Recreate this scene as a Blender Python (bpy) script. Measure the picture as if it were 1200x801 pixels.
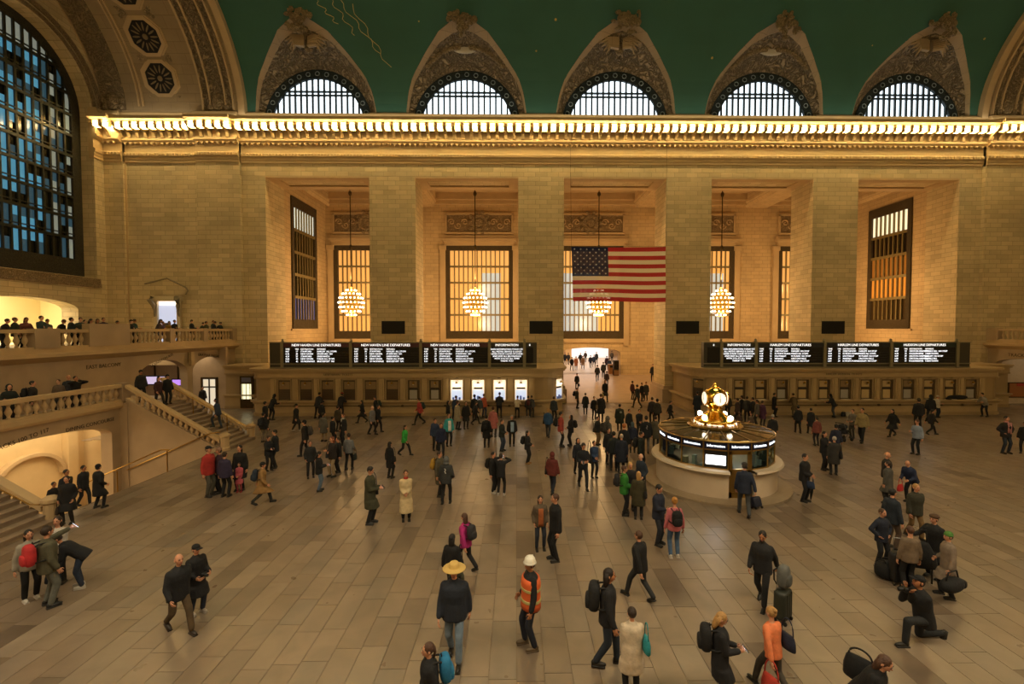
import bpy, math, random
import numpy as np
from mathutils import Vector, Matrix

for _o in list(bpy.data.objects): bpy.data.objects.remove(_o)
sc = bpy.context.scene
COL = sc.collection
R = math.radians
rnd = random.Random(7)

# ------------------------------------------------------------------ camera
F_PX, CXP, CYP, EYE = 533.0, 611.3, 400.5, 6.2
YAW, PIT = R(-0.656), R(1.795)
cam_d = bpy.data.cameras.new('camera'); cam = bpy.data.objects.new('camera', cam_d); COL.objects.link(cam)
cam_d.sensor_width = 36; cam_d.lens = F_PX/1200*36; cam_d.shift_x = (600-CXP)/1200
cam_d.clip_start = 0.05; cam_d.clip_end = 400
cam.location = (0, 0, EYE); cam.rotation_euler = (R(90)-PIT, 0, YAW)
sc.camera = cam
# ------------------------------------------------------------------ view, world, big lights
vs = sc.view_settings
vs.view_transform = 'Standard'; vs.look = 'None'; vs.gamma = 1; vs.use_curve_mapping = False
vs.exposure = 0.74
W = bpy.data.worlds.new('sky'); sc.world = W; W.use_nodes = True
W.node_tree.nodes['Background'].inputs[0].default_value = (0.62, 0.80, 1.0, 1)
W.node_tree.nodes['Background'].inputs[1].default_value = 1.0

def area(name, loc, rot, sx, sy, power, col):
    d = bpy.data.lights.new(name, 'AREA'); d.shape = 'RECTANGLE'; d.size = sx; d.size_y = sy
    d.energy = power; d.color = col
    o = bpy.data.objects.new(name, d); COL.objects.link(o); o.location = loc; o.rotation_euler = rot
    return o
def point(name, loc, power, col, rad=0.3):
    d = bpy.data.lights.new(name, 'POINT'); d.energy = power; d.color = col; d.shadow_soft_size = rad
    o = bpy.data.objects.new(name, d); COL.objects.link(o); o.location = loc
    return o
WARM = (1.0, 0.74, 0.36); AMBER = (1.0, 0.60, 0.24); GOLD = (1.0, 0.74, 0.36)
XC, PITCH = 8.09, 12.13           # long axis of the hall, bay spacing
DW = 37.5                          # south wall face
# lamp rows hidden in the cornices of both long walls
area('cornice_uplight_south', (XC, 36.75, 22.95), (R(180-22), 0, 0), 80, 0.3, 230, (1.0, 0.86, 0.62))
area('cornice_light_north', (XC, 1.2, 21.1), (R(-32), 0, 0), 80, 0.35, 7200, (1.0, 0.85, 0.61))
area('cornice_uplight_north', (XC, 0.6, 22.75), (R(180+22), 0, 0), 80, 0.3, 1300, (1.0, 0.86, 0.62))

# ------------------------------------------------------------------ projection helpers (pinhole of the camera above)
_fw = np.array([-math.sin(YAW)*math.cos(PIT), math.cos(YAW)*math.cos(PIT), -math.sin(PIT)])
_rt = np.array([math.cos(YAW), math.sin(YAW), 0]); _up = np.cross(_rt, _fw); _C = np.array([0, 0, EYE])
def ray(px, py): return _fw + _rt*(px-CXP)/F_PX - _up*(py-CYP)/F_PX
def onY(px, py, v): r = ray(px, py); return _C + r*((v)/r[1])
def onX(px, py, v): r = ray(px, py); return _C + r*((v)/r[0])
def onZ(px, py, v=0.0): r = ray(px, py); return _C + r*((v-EYE)/r[2])

# ------------------------------------------------------------------ materials
MATS = {}
def lin(c):
    if isinstance(c, str):
        c = [int(c[i:i+2], 16)/255 for i in (0, 2, 4)]
    return tuple(x/12.92 if x <= 0.04045 else ((x+0.055)/1.055)**2.4 for x in c[:3])
def base(name):
    m = bpy.data.materials.new(name); m.use_nodes = True
    nt = m.node_tree; b = nt.nodes['Principled BSDF']
    return m, nt, b
def mat(name, c, rough=0.6, metal=0.0, emit=None, es=1.0, spec=None, noise=0.0, nscale=6.0, bump=0.0, bscale=40.0):
    if name in MATS: return MATS[name]
    m, nt, b = base(name); c = lin(c) if isinstance(c, str) else c
    b.inputs['Base Color'].default_value = (*c, 1); b.inputs['Roughness'].default_value = rough
    b.inputs['Metallic'].default_value = metal
    if spec is not None: b.inputs['Specular IOR Level'].default_value = spec
    if emit is not None:
        b.inputs['Emission Color'].default_value = (*(lin(emit) if isinstance(emit, str) else emit), 1)
        b.inputs['Emission Strength'].default_value = es
    if noise or bump:
        tc = nt.nodes.new('ShaderNodeTexCoord')
    if noise:
        n = nt.nodes.new('ShaderNodeTexNoise'); n.inputs['Scale'].default_value = nscale; n.inputs['Detail'].default_value = 5
        nt.links.new(tc.outputs['Object'], n.inputs['Vector'])
        r = nt.nodes.new('ShaderNodeMapRange'); r.inputs[1].default_value = .3; r.inputs[2].default_value = .7
        r.inputs[3].default_value = 1-noise; r.inputs[4].default_value = 1+noise
        nt.links.new(n.outputs['Fac'], r.inputs['Value'])
        mx = nt.nodes.new('ShaderNodeVectorMath'); mx.operation = 'SCALE'; mx.inputs[0].default_value = c
        nt.links.new(r.outputs[0], mx.inputs['Scale']); nt.links.new(mx.outputs[0], b.inputs['Base Color'])
    if bump:
        n2 = nt.nodes.new('ShaderNodeTexNoise'); n2.inputs['Scale'].default_value = bscale; n2.inputs['Detail'].default_value = 3
        nt.links.new(tc.outputs['Object'], n2.inputs['Vector'])
        bp = nt.nodes.new('ShaderNodeBump'); bp.inputs['Strength'].default_value = bump; bp.inputs['Distance'].default_value = .02
        nt.links.new(n2.outputs['Fac'], bp.inputs['Height']); nt.links.new(bp.outputs[0], b.inputs['Normal'])
    MATS[name] = m; return m
def uvw(nt):
    """wall coordinates: run along the wall, height (plan coordinates on level faces)"""
    g = nt.nodes.new('ShaderNodeNewGeometry')
    p = nt.nodes.new('ShaderNodeSeparateXYZ'); nt.links.new(g.outputs['Position'], p.inputs[0])
    n = nt.nodes.new('ShaderNodeSeparateXYZ'); nt.links.new(g.outputs['True Normal'], n.inputs[0])
    def absgt(sock, v):
        a = nt.nodes.new('ShaderNodeMath'); a.operation = 'ABSOLUTE'; nt.links.new(sock, a.inputs[0])
        c = nt.nodes.new('ShaderNodeMath'); c.operation = 'GREATER_THAN'; nt.links.new(a.outputs[0], c.inputs[0]); c.inputs[1].default_value = v
        return c.outputs[0]
    def mixf(f, a, b2):
        m = nt.nodes.new('ShaderNodeMix'); m.data_type = 'FLOAT'
        nt.links.new(f, m.inputs[0]); nt.links.new(a, m.inputs[2]); nt.links.new(b2, m.inputs[3]); return m.outputs[0]
    fx = absgt(n.outputs[0], .75); fz = absgt(n.outputs[2], .9)
    u = mixf(fx, p.outputs[0], p.outputs[1]); v = mixf(fz, p.outputs[2], p.outputs[1])
    c = nt.nodes.new('ShaderNodeCombineXYZ'); nt.links.new(u, c.inputs[0]); nt.links.new(v, c.inputs[1])
    return c.outputs[0], g
def stone(name, c, bw=1.05, bh=0.42, var=.10, mortar=.018, mdark=.62, rough=.7, stain=.14):
    """coursed ashlar: block joints slightly recessed, each block its own tone, soft weathering"""
    if name in MATS: return MATS[name]
    m, nt, b = base(name); c = lin(c) if isinstance(c, str) else c
    v, g = uvw(nt)
    br = nt.nodes.new('ShaderNodeTexBrick'); nt.links.new(v, br.inputs['Vector'])
    br.inputs['Scale'].default_value = 1; br.inputs['Brick Width'].default_value = bw; br.inputs['Row Height'].default_value = bh
    br.inputs['Mortar Size'].default_value = mortar; br.inputs['Mortar Smooth'].default_value = .3; br.offset = .37; br.inputs['Bias'].default_value = 0
    br.inputs['Color1'].default_value = (*[x*(1-var) for x in c], 1); br.inputs['Color2'].default_value = (*[x*(1+var) for x in c], 1)
    br.inputs['Mortar'].default_value = (*[x*mdark for x in c], 1)
    n = nt.nodes.new('ShaderNodeTexNoise'); n.inputs['Scale'].default_value = .35; n.inputs['Detail'].default_value = 6; n.inputs['Roughness'].default_value = .62
    nt.links.new(g.outputs['Position'], n.inputs['Vector'])
    mr = nt.nodes.new('ShaderNodeMapRange'); mr.inputs[1].default_value = .3; mr.inputs[2].default_value = .7
    mr.inputs[3].default_value = 1-stain; mr.inputs[4].default_value = 1+stain; nt.links.new(n.outputs['Fac'], mr.inputs['Value'])
    sm = nt.nodes.new('ShaderNodeVectorMath'); sm.operation = 'SCALE'
    nt.links.new(br.outputs['Color'], sm.inputs[0]); nt.links.new(mr.outputs[0], sm.inputs['Scale'])
    nt.links.new(sm.outputs[0], b.inputs['Base Color']); b.inputs['Roughness'].default_value = rough
    bp = nt.nodes.new('ShaderNodeBump'); bp.inputs['Strength'].default_value = .5; bp.inputs['Distance'].default_value = .02; bp.invert = True
    nt.links.new(br.outputs['Fac'], bp.inputs['Height']); nt.links.new(bp.outputs[0], b.inputs['Normal'])
    MATS[name] = m; return m
def carved(name, c, scale=2.6, depth=.12, dark=.5):
    """stone carved in shallow relief (scrolls and leaves)"""
    if name in MATS: return MATS[name]
    m, nt, b = base(name); c = lin(c) if isinstance(c, str) else c
    g = nt.nodes.new('ShaderNodeNewGeometry')
    n = nt.nodes.new('ShaderNodeTexNoise'); n.inputs['Scale'].default_value = scale*.7; n.inputs['Detail'].default_value = 2; n.inputs['Distortion'].default_value = 2.2
    nt.links.new(g.outputs['Position'], n.inputs['Vector'])
    n3 = nt.nodes.new('ShaderNodeTexNoise'); n3.inputs['Scale'].default_value = scale*1.6; n3.inputs['Detail'].default_value = 2; n3.inputs['Distortion'].default_value = 1.2
    nt.links.new(g.outputs['Position'], n3.inputs['Vector'])
    def ridge(node):
        s1 = nt.nodes.new('ShaderNodeMath'); s1.operation = 'SUBTRACT'; nt.links.new(node.outputs['Fac'], s1.inputs[0]); s1.inputs[1].default_value = .5
        s2 = nt.nodes.new('ShaderNodeMath'); s2.operation = 'ABSOLUTE'; nt.links.new(s1.outputs[0], s2.inputs[0]); return s2
    ra, rb = ridge(n), ridge(n3)
    mn = nt.nodes.new('ShaderNodeMath'); mn.operation = 'MINIMUM'; nt.links.new(ra.outputs[0], mn.inputs[0]); nt.links.new(rb.outputs[0], mn.inputs[1])
    ad = nt.nodes.new('ShaderNodeMapRange'); ad.inputs[1].default_value = 0; ad.inputs[2].default_value = .09; ad.inputs[3].default_value = 1; ad.inputs[4].default_value = 0
    nt.links.new(mn.outputs[0], ad.inputs['Value'])
    rp = nt.nodes.new('ShaderNodeValToRGB'); rp.color_ramp.elements[0].position = .45; rp.color_ramp.elements[1].position = 1.0
    rp.color_ramp.elements[0].color = (*c, 1); rp.color_ramp.elements[1].color = (*[x*dark for x in c], 1)  # groove shade put into the colour, on top of the bump
    nt.links.new(ad.outputs[0], rp.inputs[0]); nt.links.new(rp.outputs[0], b.inputs['Base Color']); b.inputs['Roughness'].default_value = .75
    bp = nt.nodes.new('ShaderNodeBump'); bp.inputs['Strength'].default_value = 1; bp.inputs['Distance'].default_value = depth; bp.invert = True
    nt.links.new(ad.outputs[0], bp.inputs['Height']); nt.links.new(bp.outputs[0], b.inputs['Normal'])
    MATS[name] = m; return m

# ------------------------------------------------------------------ mesh builder
class MB:
    def __init__(s): s.v = []; s.f = []; s.m = []; s.mi = 0
    def add(s, vs, fs):
        o = len(s.v); s.v += [tuple(map(float, p)) for p in vs]
        for f in fs: s.f.append(tuple(i+o for i in f)); s.m.append(s.mi)
        return s
    def box(s, x0, x1, y0, y1, z0, z1):
        return s.add([(x0,y0,z0),(x1,y0,z0),(x1,y1,z0),(x0,y1,z0),(x0,y0,z1),(x1,y0,z1),(x1,y1,z1),(x0,y1,z1)],
                     [(0,3,2,1),(4,5,6,7),(0,1,5,4),(1,2,6,5),(2,3,7,6),(3,0,4,7)])
    def quad(s, a, b, c, d): return s.add([a,b,c,d], [(0,1,2,3)])
    def prism(s, poly, axis, a0, a1):
        """closed polygon of 2-D points swept along an axis: x -> (y,z), y -> (x,z), z -> (x,y)"""
        n = len(poly)
        def P(p, a): return {'x': (a,p[0],p[1]), 'y': (p[0],a,p[1]), 'z': (p[0],p[1],a)}[axis]
        ar = sum(poly[i][0]*poly[(i+1)%n][1]-poly[(i+1)%n][0]*poly[i][1] for i in range(n))
        if (ar < 0) != (axis == 'y'): poly = poly[::-1]
        vs = [P(p, a0) for p in poly]+[P(p, a1) for p in poly]
        fs = [tuple(range(n))[::-1], tuple(range(n, 2*n))]+[(i, (i+1)%n, n+(i+1)%n, n+i) for i in range(n)]
        return s.add(vs, fs)
    def lathe(s, prof, cx=0, cy=0, n=16, a0=0.0, a1=2*math.pi, cap=True):
        full = abs(a1-a0-2*math.pi) < 1e-6; k = n if full else n+1
        vs = []; fs = []
        for r, z in prof:
            for i in range(k):
                a = a0+(a1-a0)*i/n; vs.append((cx+r*math.cos(a), cy+r*math.sin(a), z))
        for j in range(len(prof)-1):
            for i in range(n):
                i2 = (i+1)%k; fs.append((j*k+i, j*k+i2, (j+1)*k+i2, (j+1)*k+i))
        if full and cap:
            if prof[0][0] > 1e-4: fs.append(tuple(range(k))[::-1])
            if prof[-1][0] > 1e-4: fs.append(tuple((len(prof)-1)*k+i for i in range(k)))
        return s.add(vs, fs)
    def tube(s, pts, r, n=6, cap=True):
        pts = [Vector(p) for p in pts]; rs = r if isinstance(r, (list, tuple)) else [r]*len(pts)
        vs = []; fs = []
        for i, p in enumerate(pts):
            d = (pts[min(i+1, len(pts)-1)]-pts[max(i-1, 0)]).normalized()
            a = d.cross(Vector((0,0,1))) if abs(d.z) < .95 else d.cross(Vector((1,0,0)))
            a.normalize(); b = d.cross(a)
            for k in range(n):
                t = 2*math.pi*k/n; vs.append(p+(a*math.cos(t)+b*math.sin(t))*rs[i])
        for i in range(len(pts)-1):
            for k in range(n): fs.append((i*n+k, i*n+(k+1)%n, (i+1)*n+(k+1)%n, (i+1)*n+k))
        if cap: fs += [tuple(range(n))[::-1], tuple(range((len(pts)-1)*n, len(pts)*n))]
        return s.add(vs, fs)
    def ball(s, c, r, nu=10, nv=6):
        r = r if isinstance(r, (list, tuple)) else (r, r, r)
        vs = [(c[0], c[1], c[2]-r[2])]
        for j in range(1, nv):
            t = -math.pi/2+math.pi*j/nv
            for i in range(nu):
                a = 2*math.pi*i/nu; vs.append((c[0]+r[0]*math.cos(t)*math.cos(a), c[1]+r[1]*math.cos(t)*math.sin(a), c[2]+r[2]*math.sin(t)))
        vs.append((c[0], c[1], c[2]+r[2])); L = len(vs)-1; fs = []
        for i in range(nu):
            fs.append((0, 1+(i+1)%nu, 1+i)); fs.append((L, L-nu+i, L-nu+(i+1)%nu))
            for j in range(nv-2): a = 1+j*nu; fs.append((a+i, a+(i+1)%nu, a+nu+(i+1)%nu, a+nu+i))
        return s.add(vs, fs)
    def grid(s, fn, nu, nv):
        vs = [fn(i/nu, j/nv) for j in range(nv+1) for i in range(nu+1)]
        return s.add(vs, [(j*(nu+1)+i, j*(nu+1)+i+1, (j+1)*(nu+1)+i+1, (j+1)*(nu+1)+i) for j in range(nv) for i in range(nu)])
    def xf(s, M, start=0):
        for i in range(start, len(s.v)): s.v[i] = tuple(M @ Vector(s.v[i]))
        return s
    def mesh(s, name, mats, smooth=False):
        me = bpy.data.meshes.new(name); me.from_pydata(s.v, [], s.f)
        for m in (mats if isinstance(mats, (list, tuple)) else [mats]): me.materials.append(m)
        if any(s.m): me.polygons.foreach_set('material_index', s.m)
        if smooth: me.polygons.foreach_set('use_smooth', [True]*len(s.f))
        me.update(); return me
    def build(s, name, mats, parent=None, smooth=False, loc=None, rz=None):
        return link(name, s.mesh(name, mats, smooth), parent, loc, rz)
def link(name, data, parent=None, loc=None, rz=None):
    o = bpy.data.objects.new(name, data); COL.objects.link(o)
    if parent is not None: o.parent = parent
    if loc is not None: o.location = loc
    if rz is not None: o.rotation_euler = (0, 0, rz)
    return o
def tag(o, label=None, cat=None, group=None, kind=None):
    if label: o['label'] = label
    if cat: o['category'] = cat
    if group: o['group'] = group
    if kind: o['kind'] = kind
    return o
def thing(name, label, cat, loc=(0,0,0), rz=0, group=None):
    o = link(name, None, None, loc, rz); o.empty_display_size = .2
    return tag(o, label, cat, group)
def structure(o): o['kind'] = 'structure'; return o
def text(body, size, M, m, parent=None, name='lettering', align='CENTER', ext=.004):
    cu = bpy.data.curves.new(name, 'FONT'); cu.body = body; cu.size = size; cu.align_x = align; cu.align_y = 'CENTER'; cu.extrude = ext
    cu.resolution_u = 2
    tmp = bpy.data.objects.new('tmp', cu); me = bpy.data.meshes.new_from_object(tmp); bpy.data.objects.remove(tmp); bpy.data.curves.remove(cu)
    me.name = name; me.materials.clear(); me.materials.append(m); o = link(name, me, parent); o.matrix_local = M; o['kind'] = 'stuff'; return o
def wallM(p, nrm, roll=0):
    """local x along the wall (to the viewer's right), y up, z out of the wall"""
    n = Vector(nrm).normalized(); u = Vector((0,0,1)); x = u.cross(n).normalized()
    M = Matrix((x, u, n)).transposed().to_4x4() @ Matrix.Rotation(roll, 4, 'Z'); M.translation = Vector(p); return M

# common stone and metal
STONE = stone('buff_limestone', 'c0ad86', bw=.95, bh=.37, var=.13)
STONE_UP = stone('buff_limestone_gallery', 'bda47c', bw=.9, bh=.4, var=.07)
PLAIN = mat('plain_limestone', 'b59c76', .7, noise=.07, nscale=1.2)
MARBLE = mat('tan_marble', 'a8927a', .35, noise=.10, nscale=1.6)
MARBLE_D = mat('tan_marble_wall', 'a28d72', .45, noise=.12, nscale=.9)
CARVE = carved('carved_limestone', 'a8926e', scale=2.0, dark=.55)
CARVE_F = carved('carved_limestone_fine', 'a88f6a', scale=4.2, depth=.08, dark=.42)
BRONZE = mat('dark_bronze', '4a3d26', .45, .7)
IRON = mat('painted_iron', '1d2a30', .5, .3)
BRASS = mat('aged_brass', 'a07c3c', .3, 1.0)
DARK = mat('black_opening', '0c0b0a', .8)
# ================================================================== FLOOR
def tile_mat():
    m, nt, b = base('floor_marble')
    oi = nt.nodes.new('ShaderNodeObjectInfo'); g = nt.nodes.new('ShaderNodeNewGeometry')
    a = nt.nodes.new('ShaderNodeMath'); a.operation = 'ADD'; nt.links.new(oi.outputs['Random'], a.inputs[0]); nt.links.new(g.outputs['Random Per Island'], a.inputs[1])
    fr = nt.nodes.new('ShaderNodeMath'); fr.operation = 'FRACT'; nt.links.new(a.outputs[0], fr.inputs[0])
    cr = nt.nodes.new('ShaderNodeValToRGB'); nt.links.new(fr.outputs[0], cr.inputs[0])
    e = cr.color_ramp.elements; e[0].position = 0; e[0].color = (*lin('70604f'), 1); e[1].position = 1; e[1].color = (*lin('a08f7a'), 1)
    for p, c in ((.1, '806f5d'), (.3, '94826d'), (.5, '897763'), (.72, '978671'), (.9, '807364')):
        x = e.new(p); x.color = (*lin(c), 1)
    n = nt.nodes.new('ShaderNodeTexNoise'); n.inputs['Scale'].default_value = 1.3; n.inputs['Detail'].default_value = 7; n.inputs['Distortion'].default_value = .8
    nt.links.new(g.outputs['Position'], n.inputs['Vector'])
    mr = nt.nodes.new('ShaderNodeMapRange'); mr.inputs[1].default_value = .3; mr.inputs[2].default_value = .7; mr.inputs[3].default_value = .62; mr.inputs[4].default_value = .82
    nt.links.new(n.outputs['Fac'], mr.inputs['Value'])
    s = nt.nodes.new('ShaderNodeVectorMath'); s.operation = 'SCALE'; nt.links.new(cr.outputs[0], s.inputs[0]); nt.links.new(mr.outputs[0], s.inputs['Scale'])
    nt.links.new(s.outputs[0], b.inputs['Base Color'])
    n2 = nt.nodes.new('ShaderNodeTexNoise'); n2.inputs['Scale'].default_value = 3; nt.links.new(g.outputs['Position'], n2.inputs['Vector'])
    m2 = nt.nodes.new('ShaderNodeMapRange'); m2.inputs[3].default_value = .22; m2.inputs[4].default_value = .42; nt.links.new(n2.outputs['Fac'], m2.inputs['Value'])
    nt.links.new(m2.outputs[0], b.inputs['Roughness'])
    return m
TILE = tile_mat()
GROUT = mat('floor_grout', '6f5f4c', .6)
WX0, WX1, WY0, WY1 = -19.9, -15.1, 14.6, 23.0      # stair well to the lower level
fb = MB()
for x0, x1, y0, y1 in ((-33, WX0, 26.6, 37.6), (-33, WX0, -.8, 10.0), (WX1, 50, -.8, 37.6), (WX0, WX1, -.8, WY0), (WX0, WX1, WY1, 37.6)):
    fb.quad((x0,y0,-.012), (x1,y0,-.012), (x1,y1,-.012), (x0,y1,-.012))
floor = structure(fb.build('floor', GROUT))
TL = (0.9, 1.25, 1.6); TW = .50; G = .005
tmesh = {}
for L in TL:
    tb = MB(); tb.box(G, TW-G, G, L-G, -.03, 0.0); tmesh[L] = tb.mesh('tile', TILE)
cells = []
nx0, nx1 = int(-27/TW), int(45/TW)
for i in range(nx0, nx1):
    x = i*TW; y = 4.0+rnd.random()
    while y < 37.4:
        L = rnd.choice(TL)
        cx_, cy_ = x+TW/2, y+L/2
        px = CXP+F_PX*((cx_*_rt[0]+cy_*_rt[1])/(cx_*_fw[0]+cy_*_fw[1]+.19))
        inwell = WX0-.3 < cx_ < WX1+.15 and WY0-.4 < cy_ < WY1+.4
        onfl = cx_ < WX1 and (WY0-3.0 < cy_ < WY0 or WY1 < cy_ < WY1+2.4)
        if -40 < px < 1240 and not inwell and not onfl and cx_ > -24 and (cx_ > -19.9 or cy_ > 25.5) and y+L < 37.5:
            vis = -5 < px < 1205 and cy_ > 7.6
            cells.append((cy_ if vis else 99, x, y, L))
        y += L
cells.sort()
for k, (d, x, y, L) in enumerate(cells[:298]):
    link('tile', tmesh[L], floor, (x, y, 0))
sb = MB()
for d, x, y, L in cells[298:]: sb.box(x+G, x+TW-G, y+G, y+L-G, -.03, 0.0)
o = sb.build('floor_tiles', TILE, floor); o['kind'] = 'stuff'

# ================================================================== SOUTH WALL, PIERS, GALLERY
BAYS = [XC+(i-2)*PITCH for i in range(5)]; OW = 8.4; ZL = 18.5
wb = MB()
wb.box(BAYS[0]-OW/2, BAYS[4]+OW/2, DW, DW+3.2, ZL, 22.6)                     # wall above the openings
for s in (-1, 1):
    xa, xb = sorted((XC+s*(2*PITCH+OW/2), XC+s*41.2)); wb.box(xa, xb, DW, DW+3.0, 0, 23.6)   # end walls
wall_s = structure(wb.build('wall_south', STONE))
for i in range(4):                                                           # piers between the openings
    x0, x1 = BAYS[i]+OW/2, BAYS[i+1]-OW/2
    p = MB(); p.box(x0, x1, DW, DW+3.0, 0, ZL)
    po = p.build('pier', STONE, wall_s)
    q = MB(); q.prism([(x0-.25, DW-.25), (x1+.25, DW-.25), (x1+.25, DW+3.25), (x0-.25, DW+3.25)], 'z', 0, 1.15); q.box(x0-.12, x1+.12, DW-.12, DW+3.12, 1.15, 1.4)
    q.build('plinth', MARBLE_D, po)
    g = MB(); g.box((x0+x1)/2-.95, (x0+x1)/2+.95, DW-.06, DW-.005, 5.7, 6.75); g.mi = 1; g.box((x0+x1)/2-.88, (x0+x1)/2+.88, DW-.075, DW-.06, 5.77, 6.68)
    g.mi = 0
    for k in range(9): zz = 5.82+k*.095; g.box((x0+x1)/2-.86, (x0+x1)/2+.86, DW-.09, DW-.075, zz, zz+.03)
    g.build('vent_grille', [mat('vent_metal', '15130f', .5, .4), DARK], po)
for s in (-1, 1):                                                            # pilasters of the end bays
    for a, b in ((30.34, 33.79), (39.63, 41.2)):
        x0, x1 = sorted((XC+s*a, XC+s*b)); p = MB(); p.box(x0, x1, DW-.28, DW+.1, 0, 23.2); p.build('pilaster', STONE, wall_s)
    for a in (33.79, 39.63):
        p = MB(); x = XC+s*a; p.box(x-.06, x+.06, DW-.1, DW+.02, 5, 19.4); p.build('joint_strip', PLAIN, wall_s)
# soffit panels of the openings (recessed)
for c in BAYS:
    p = MB()
    for (x0, x1, y0, y1) in ((c-4.2, c+4.2, 37.5, 38.2), (c-4.2, c+4.2, 39.9, 40.7), (c-4.2, c-3.4, 38.2, 39.9), (c+3.4, c+4.2, 38.2, 39.9)):
        p.box(x0, x1, y0, y1, ZL-.14, ZL)
    p.build('soffit_frame', PLAIN, wall_s)
# --- gallery behind
GX0, GX1, GY = BAYS[0]-4.5, BAYS[4]+4.5, 49.86
ZC = 20.6
gc = MB(); gc.box(GX0-1, GX1+1, DW+3.0, GY+1, ZC, ZC+.3)
gal_c = structure(gc.build('ceiling_gallery', PLAIN))
for i in range(6):                                                           # cross beams and crown mouldings
    x = BAYS[0]-PITCH/2+i*PITCH
    x0, x1 = (GX0, GX0+.7) if i == 0 else ((GX1-.7, GX1) if i == 5 else (x-1.5, x+1.5))
    b = MB(); b.prism([(x0, ZC), (x0, 19.75), (x0+.35, 19.3), (x1-.35, 19.3), (x1, 19.75), (x1, ZC)], 'y', 40.7, GY); b.build('beam', STONE_UP, gal_c)
for y0, y1, zz in ((40.7, 41.4, 19.5), (GY-.9, GY, 19.9), (GY-.5, GY, 19.5)):
    b = MB(); b.box(GX0, GX1, y0, y1, zz, ZC); b.build('crown_moulding', PLAIN, gal_c)
for s, x in ((-1, GX0), (1, GX1)):
    b = MB(); b.box(min(x, x+s*.6), max(x, x+s*.6), 40.4, 42.2, 0, ZC); b.box(min(x, x+s*.6), max(x, x+s*.6), 47.4, GY+.5, 0, ZC)
    b.box(min(x, x+s*.6), max(x, x+s*.6), 42.2, 47.4, 0, 6.1); b.box(min(x, x+s*.6), max(x, x+s*.6), 42.2, 47.4, 18.3, ZC)
    w = structure(b.build('wall_gallery_east' if s < 0 else 'wall_gallery_west', STONE_UP))
    sl = MB(); sl.box(min(x-s*.12, x), max(x-s*.12, x), 42.0, 47.6, 5.95, 6.12); sl.build('window_sill', PLAIN, w)

def arch_wall(mb, P, a0, a1, z0, z1, b0, b1, zb, zs, rise, t, n=18):
    """wall a0..a1 x z0..z1 with an opening b0..b1 (sill zb, springing zs, segmental head of the given rise), thickness t"""
    c, h = (b0+b1)/2, (b1-b0)/2
    arc = [(c-h*math.cos(math.pi*i/n), zs+rise*math.sin(math.pi*i/n)) for i in range(n+1)]
    for d in (0, t):
        def Q(a, z): return P(a, z, d)
        mb.quad(Q(a0,z0), Q(b0,z0), Q(b0,z1), Q(a0,z1)); mb.quad(Q(b1,z0), Q(a1,z0), Q(a1,z1), Q(b1,z1))
        if zb > z0+1e-6: mb.quad(Q(b0,z0), Q(b1,z0), Q(b1,zb), Q(b0,zb))
        for (p, q) in zip(arc[:-1], arc[1:]): mb.quad(Q(*p), Q(*q), Q(q[0],z1), Q(p[0],z1))
    ring = [(b0, zb)]+arc+[(b1, zb)]
    for p, q in zip(ring[:-1], ring[1:]): mb.quad(P(*p,0), P(*p,t), P(*q,t), P(*q,0))
    if zb > z0+1e-6: mb.quad(P(b0,zb,0), P(b1,zb,0), P(b1,zb,t), P(b0,zb,t))
    return arc
PY = lambda Y: (lambda a, z, d: (a, Y+d, z))
# back wall of the gallery: five window bays, passage arch in the middle
bw = MB(); WBW = 7.3; WZ0, WZ1 = 5.0, 15.1
edges = [GX0]
for c in BAYS: edges += [c-WBW/2, c+WBW/2]
edges.append(GX1)
for i in range(0, 12, 2): bw.box(edges[i], edges[i+1], GY, GY+.6, 0, ZC)
for i, c in enumerate(BAYS):
    bw.box(c-WBW/2, c+WBW/2, GY, GY+.6, WZ1, ZC)
    if i != 2: bw.box(c-WBW/2, c+WBW/2, GY, GY+.6, 0, WZ0)
arch_wall(bw, PY(GY), BAYS[2]-WBW/2, BAYS[2]+WBW/2, 0, WZ0, 4.85, 11.45, .2, 3.4, .62, 1.6)
wall_b = structure(bw.build('wall_back', STONE_UP))
ramp = MB(); ramp.prism([(37.5, -.1), (GY+2, -.1), (GY+2, 1.03), (GY, 1.03), (37.5, 0.0)], 'x', GX0, GX1)
structure(ramp.build('floor_ramp', MARBLE))
th = MB(); th.box(3.6, 12.6, 37.25, 37.75, 0.0, .012); th.build('floor_threshold', mat('threshold_marble', '8f7656', .4), None)['kind'] = 'structure'

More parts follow.
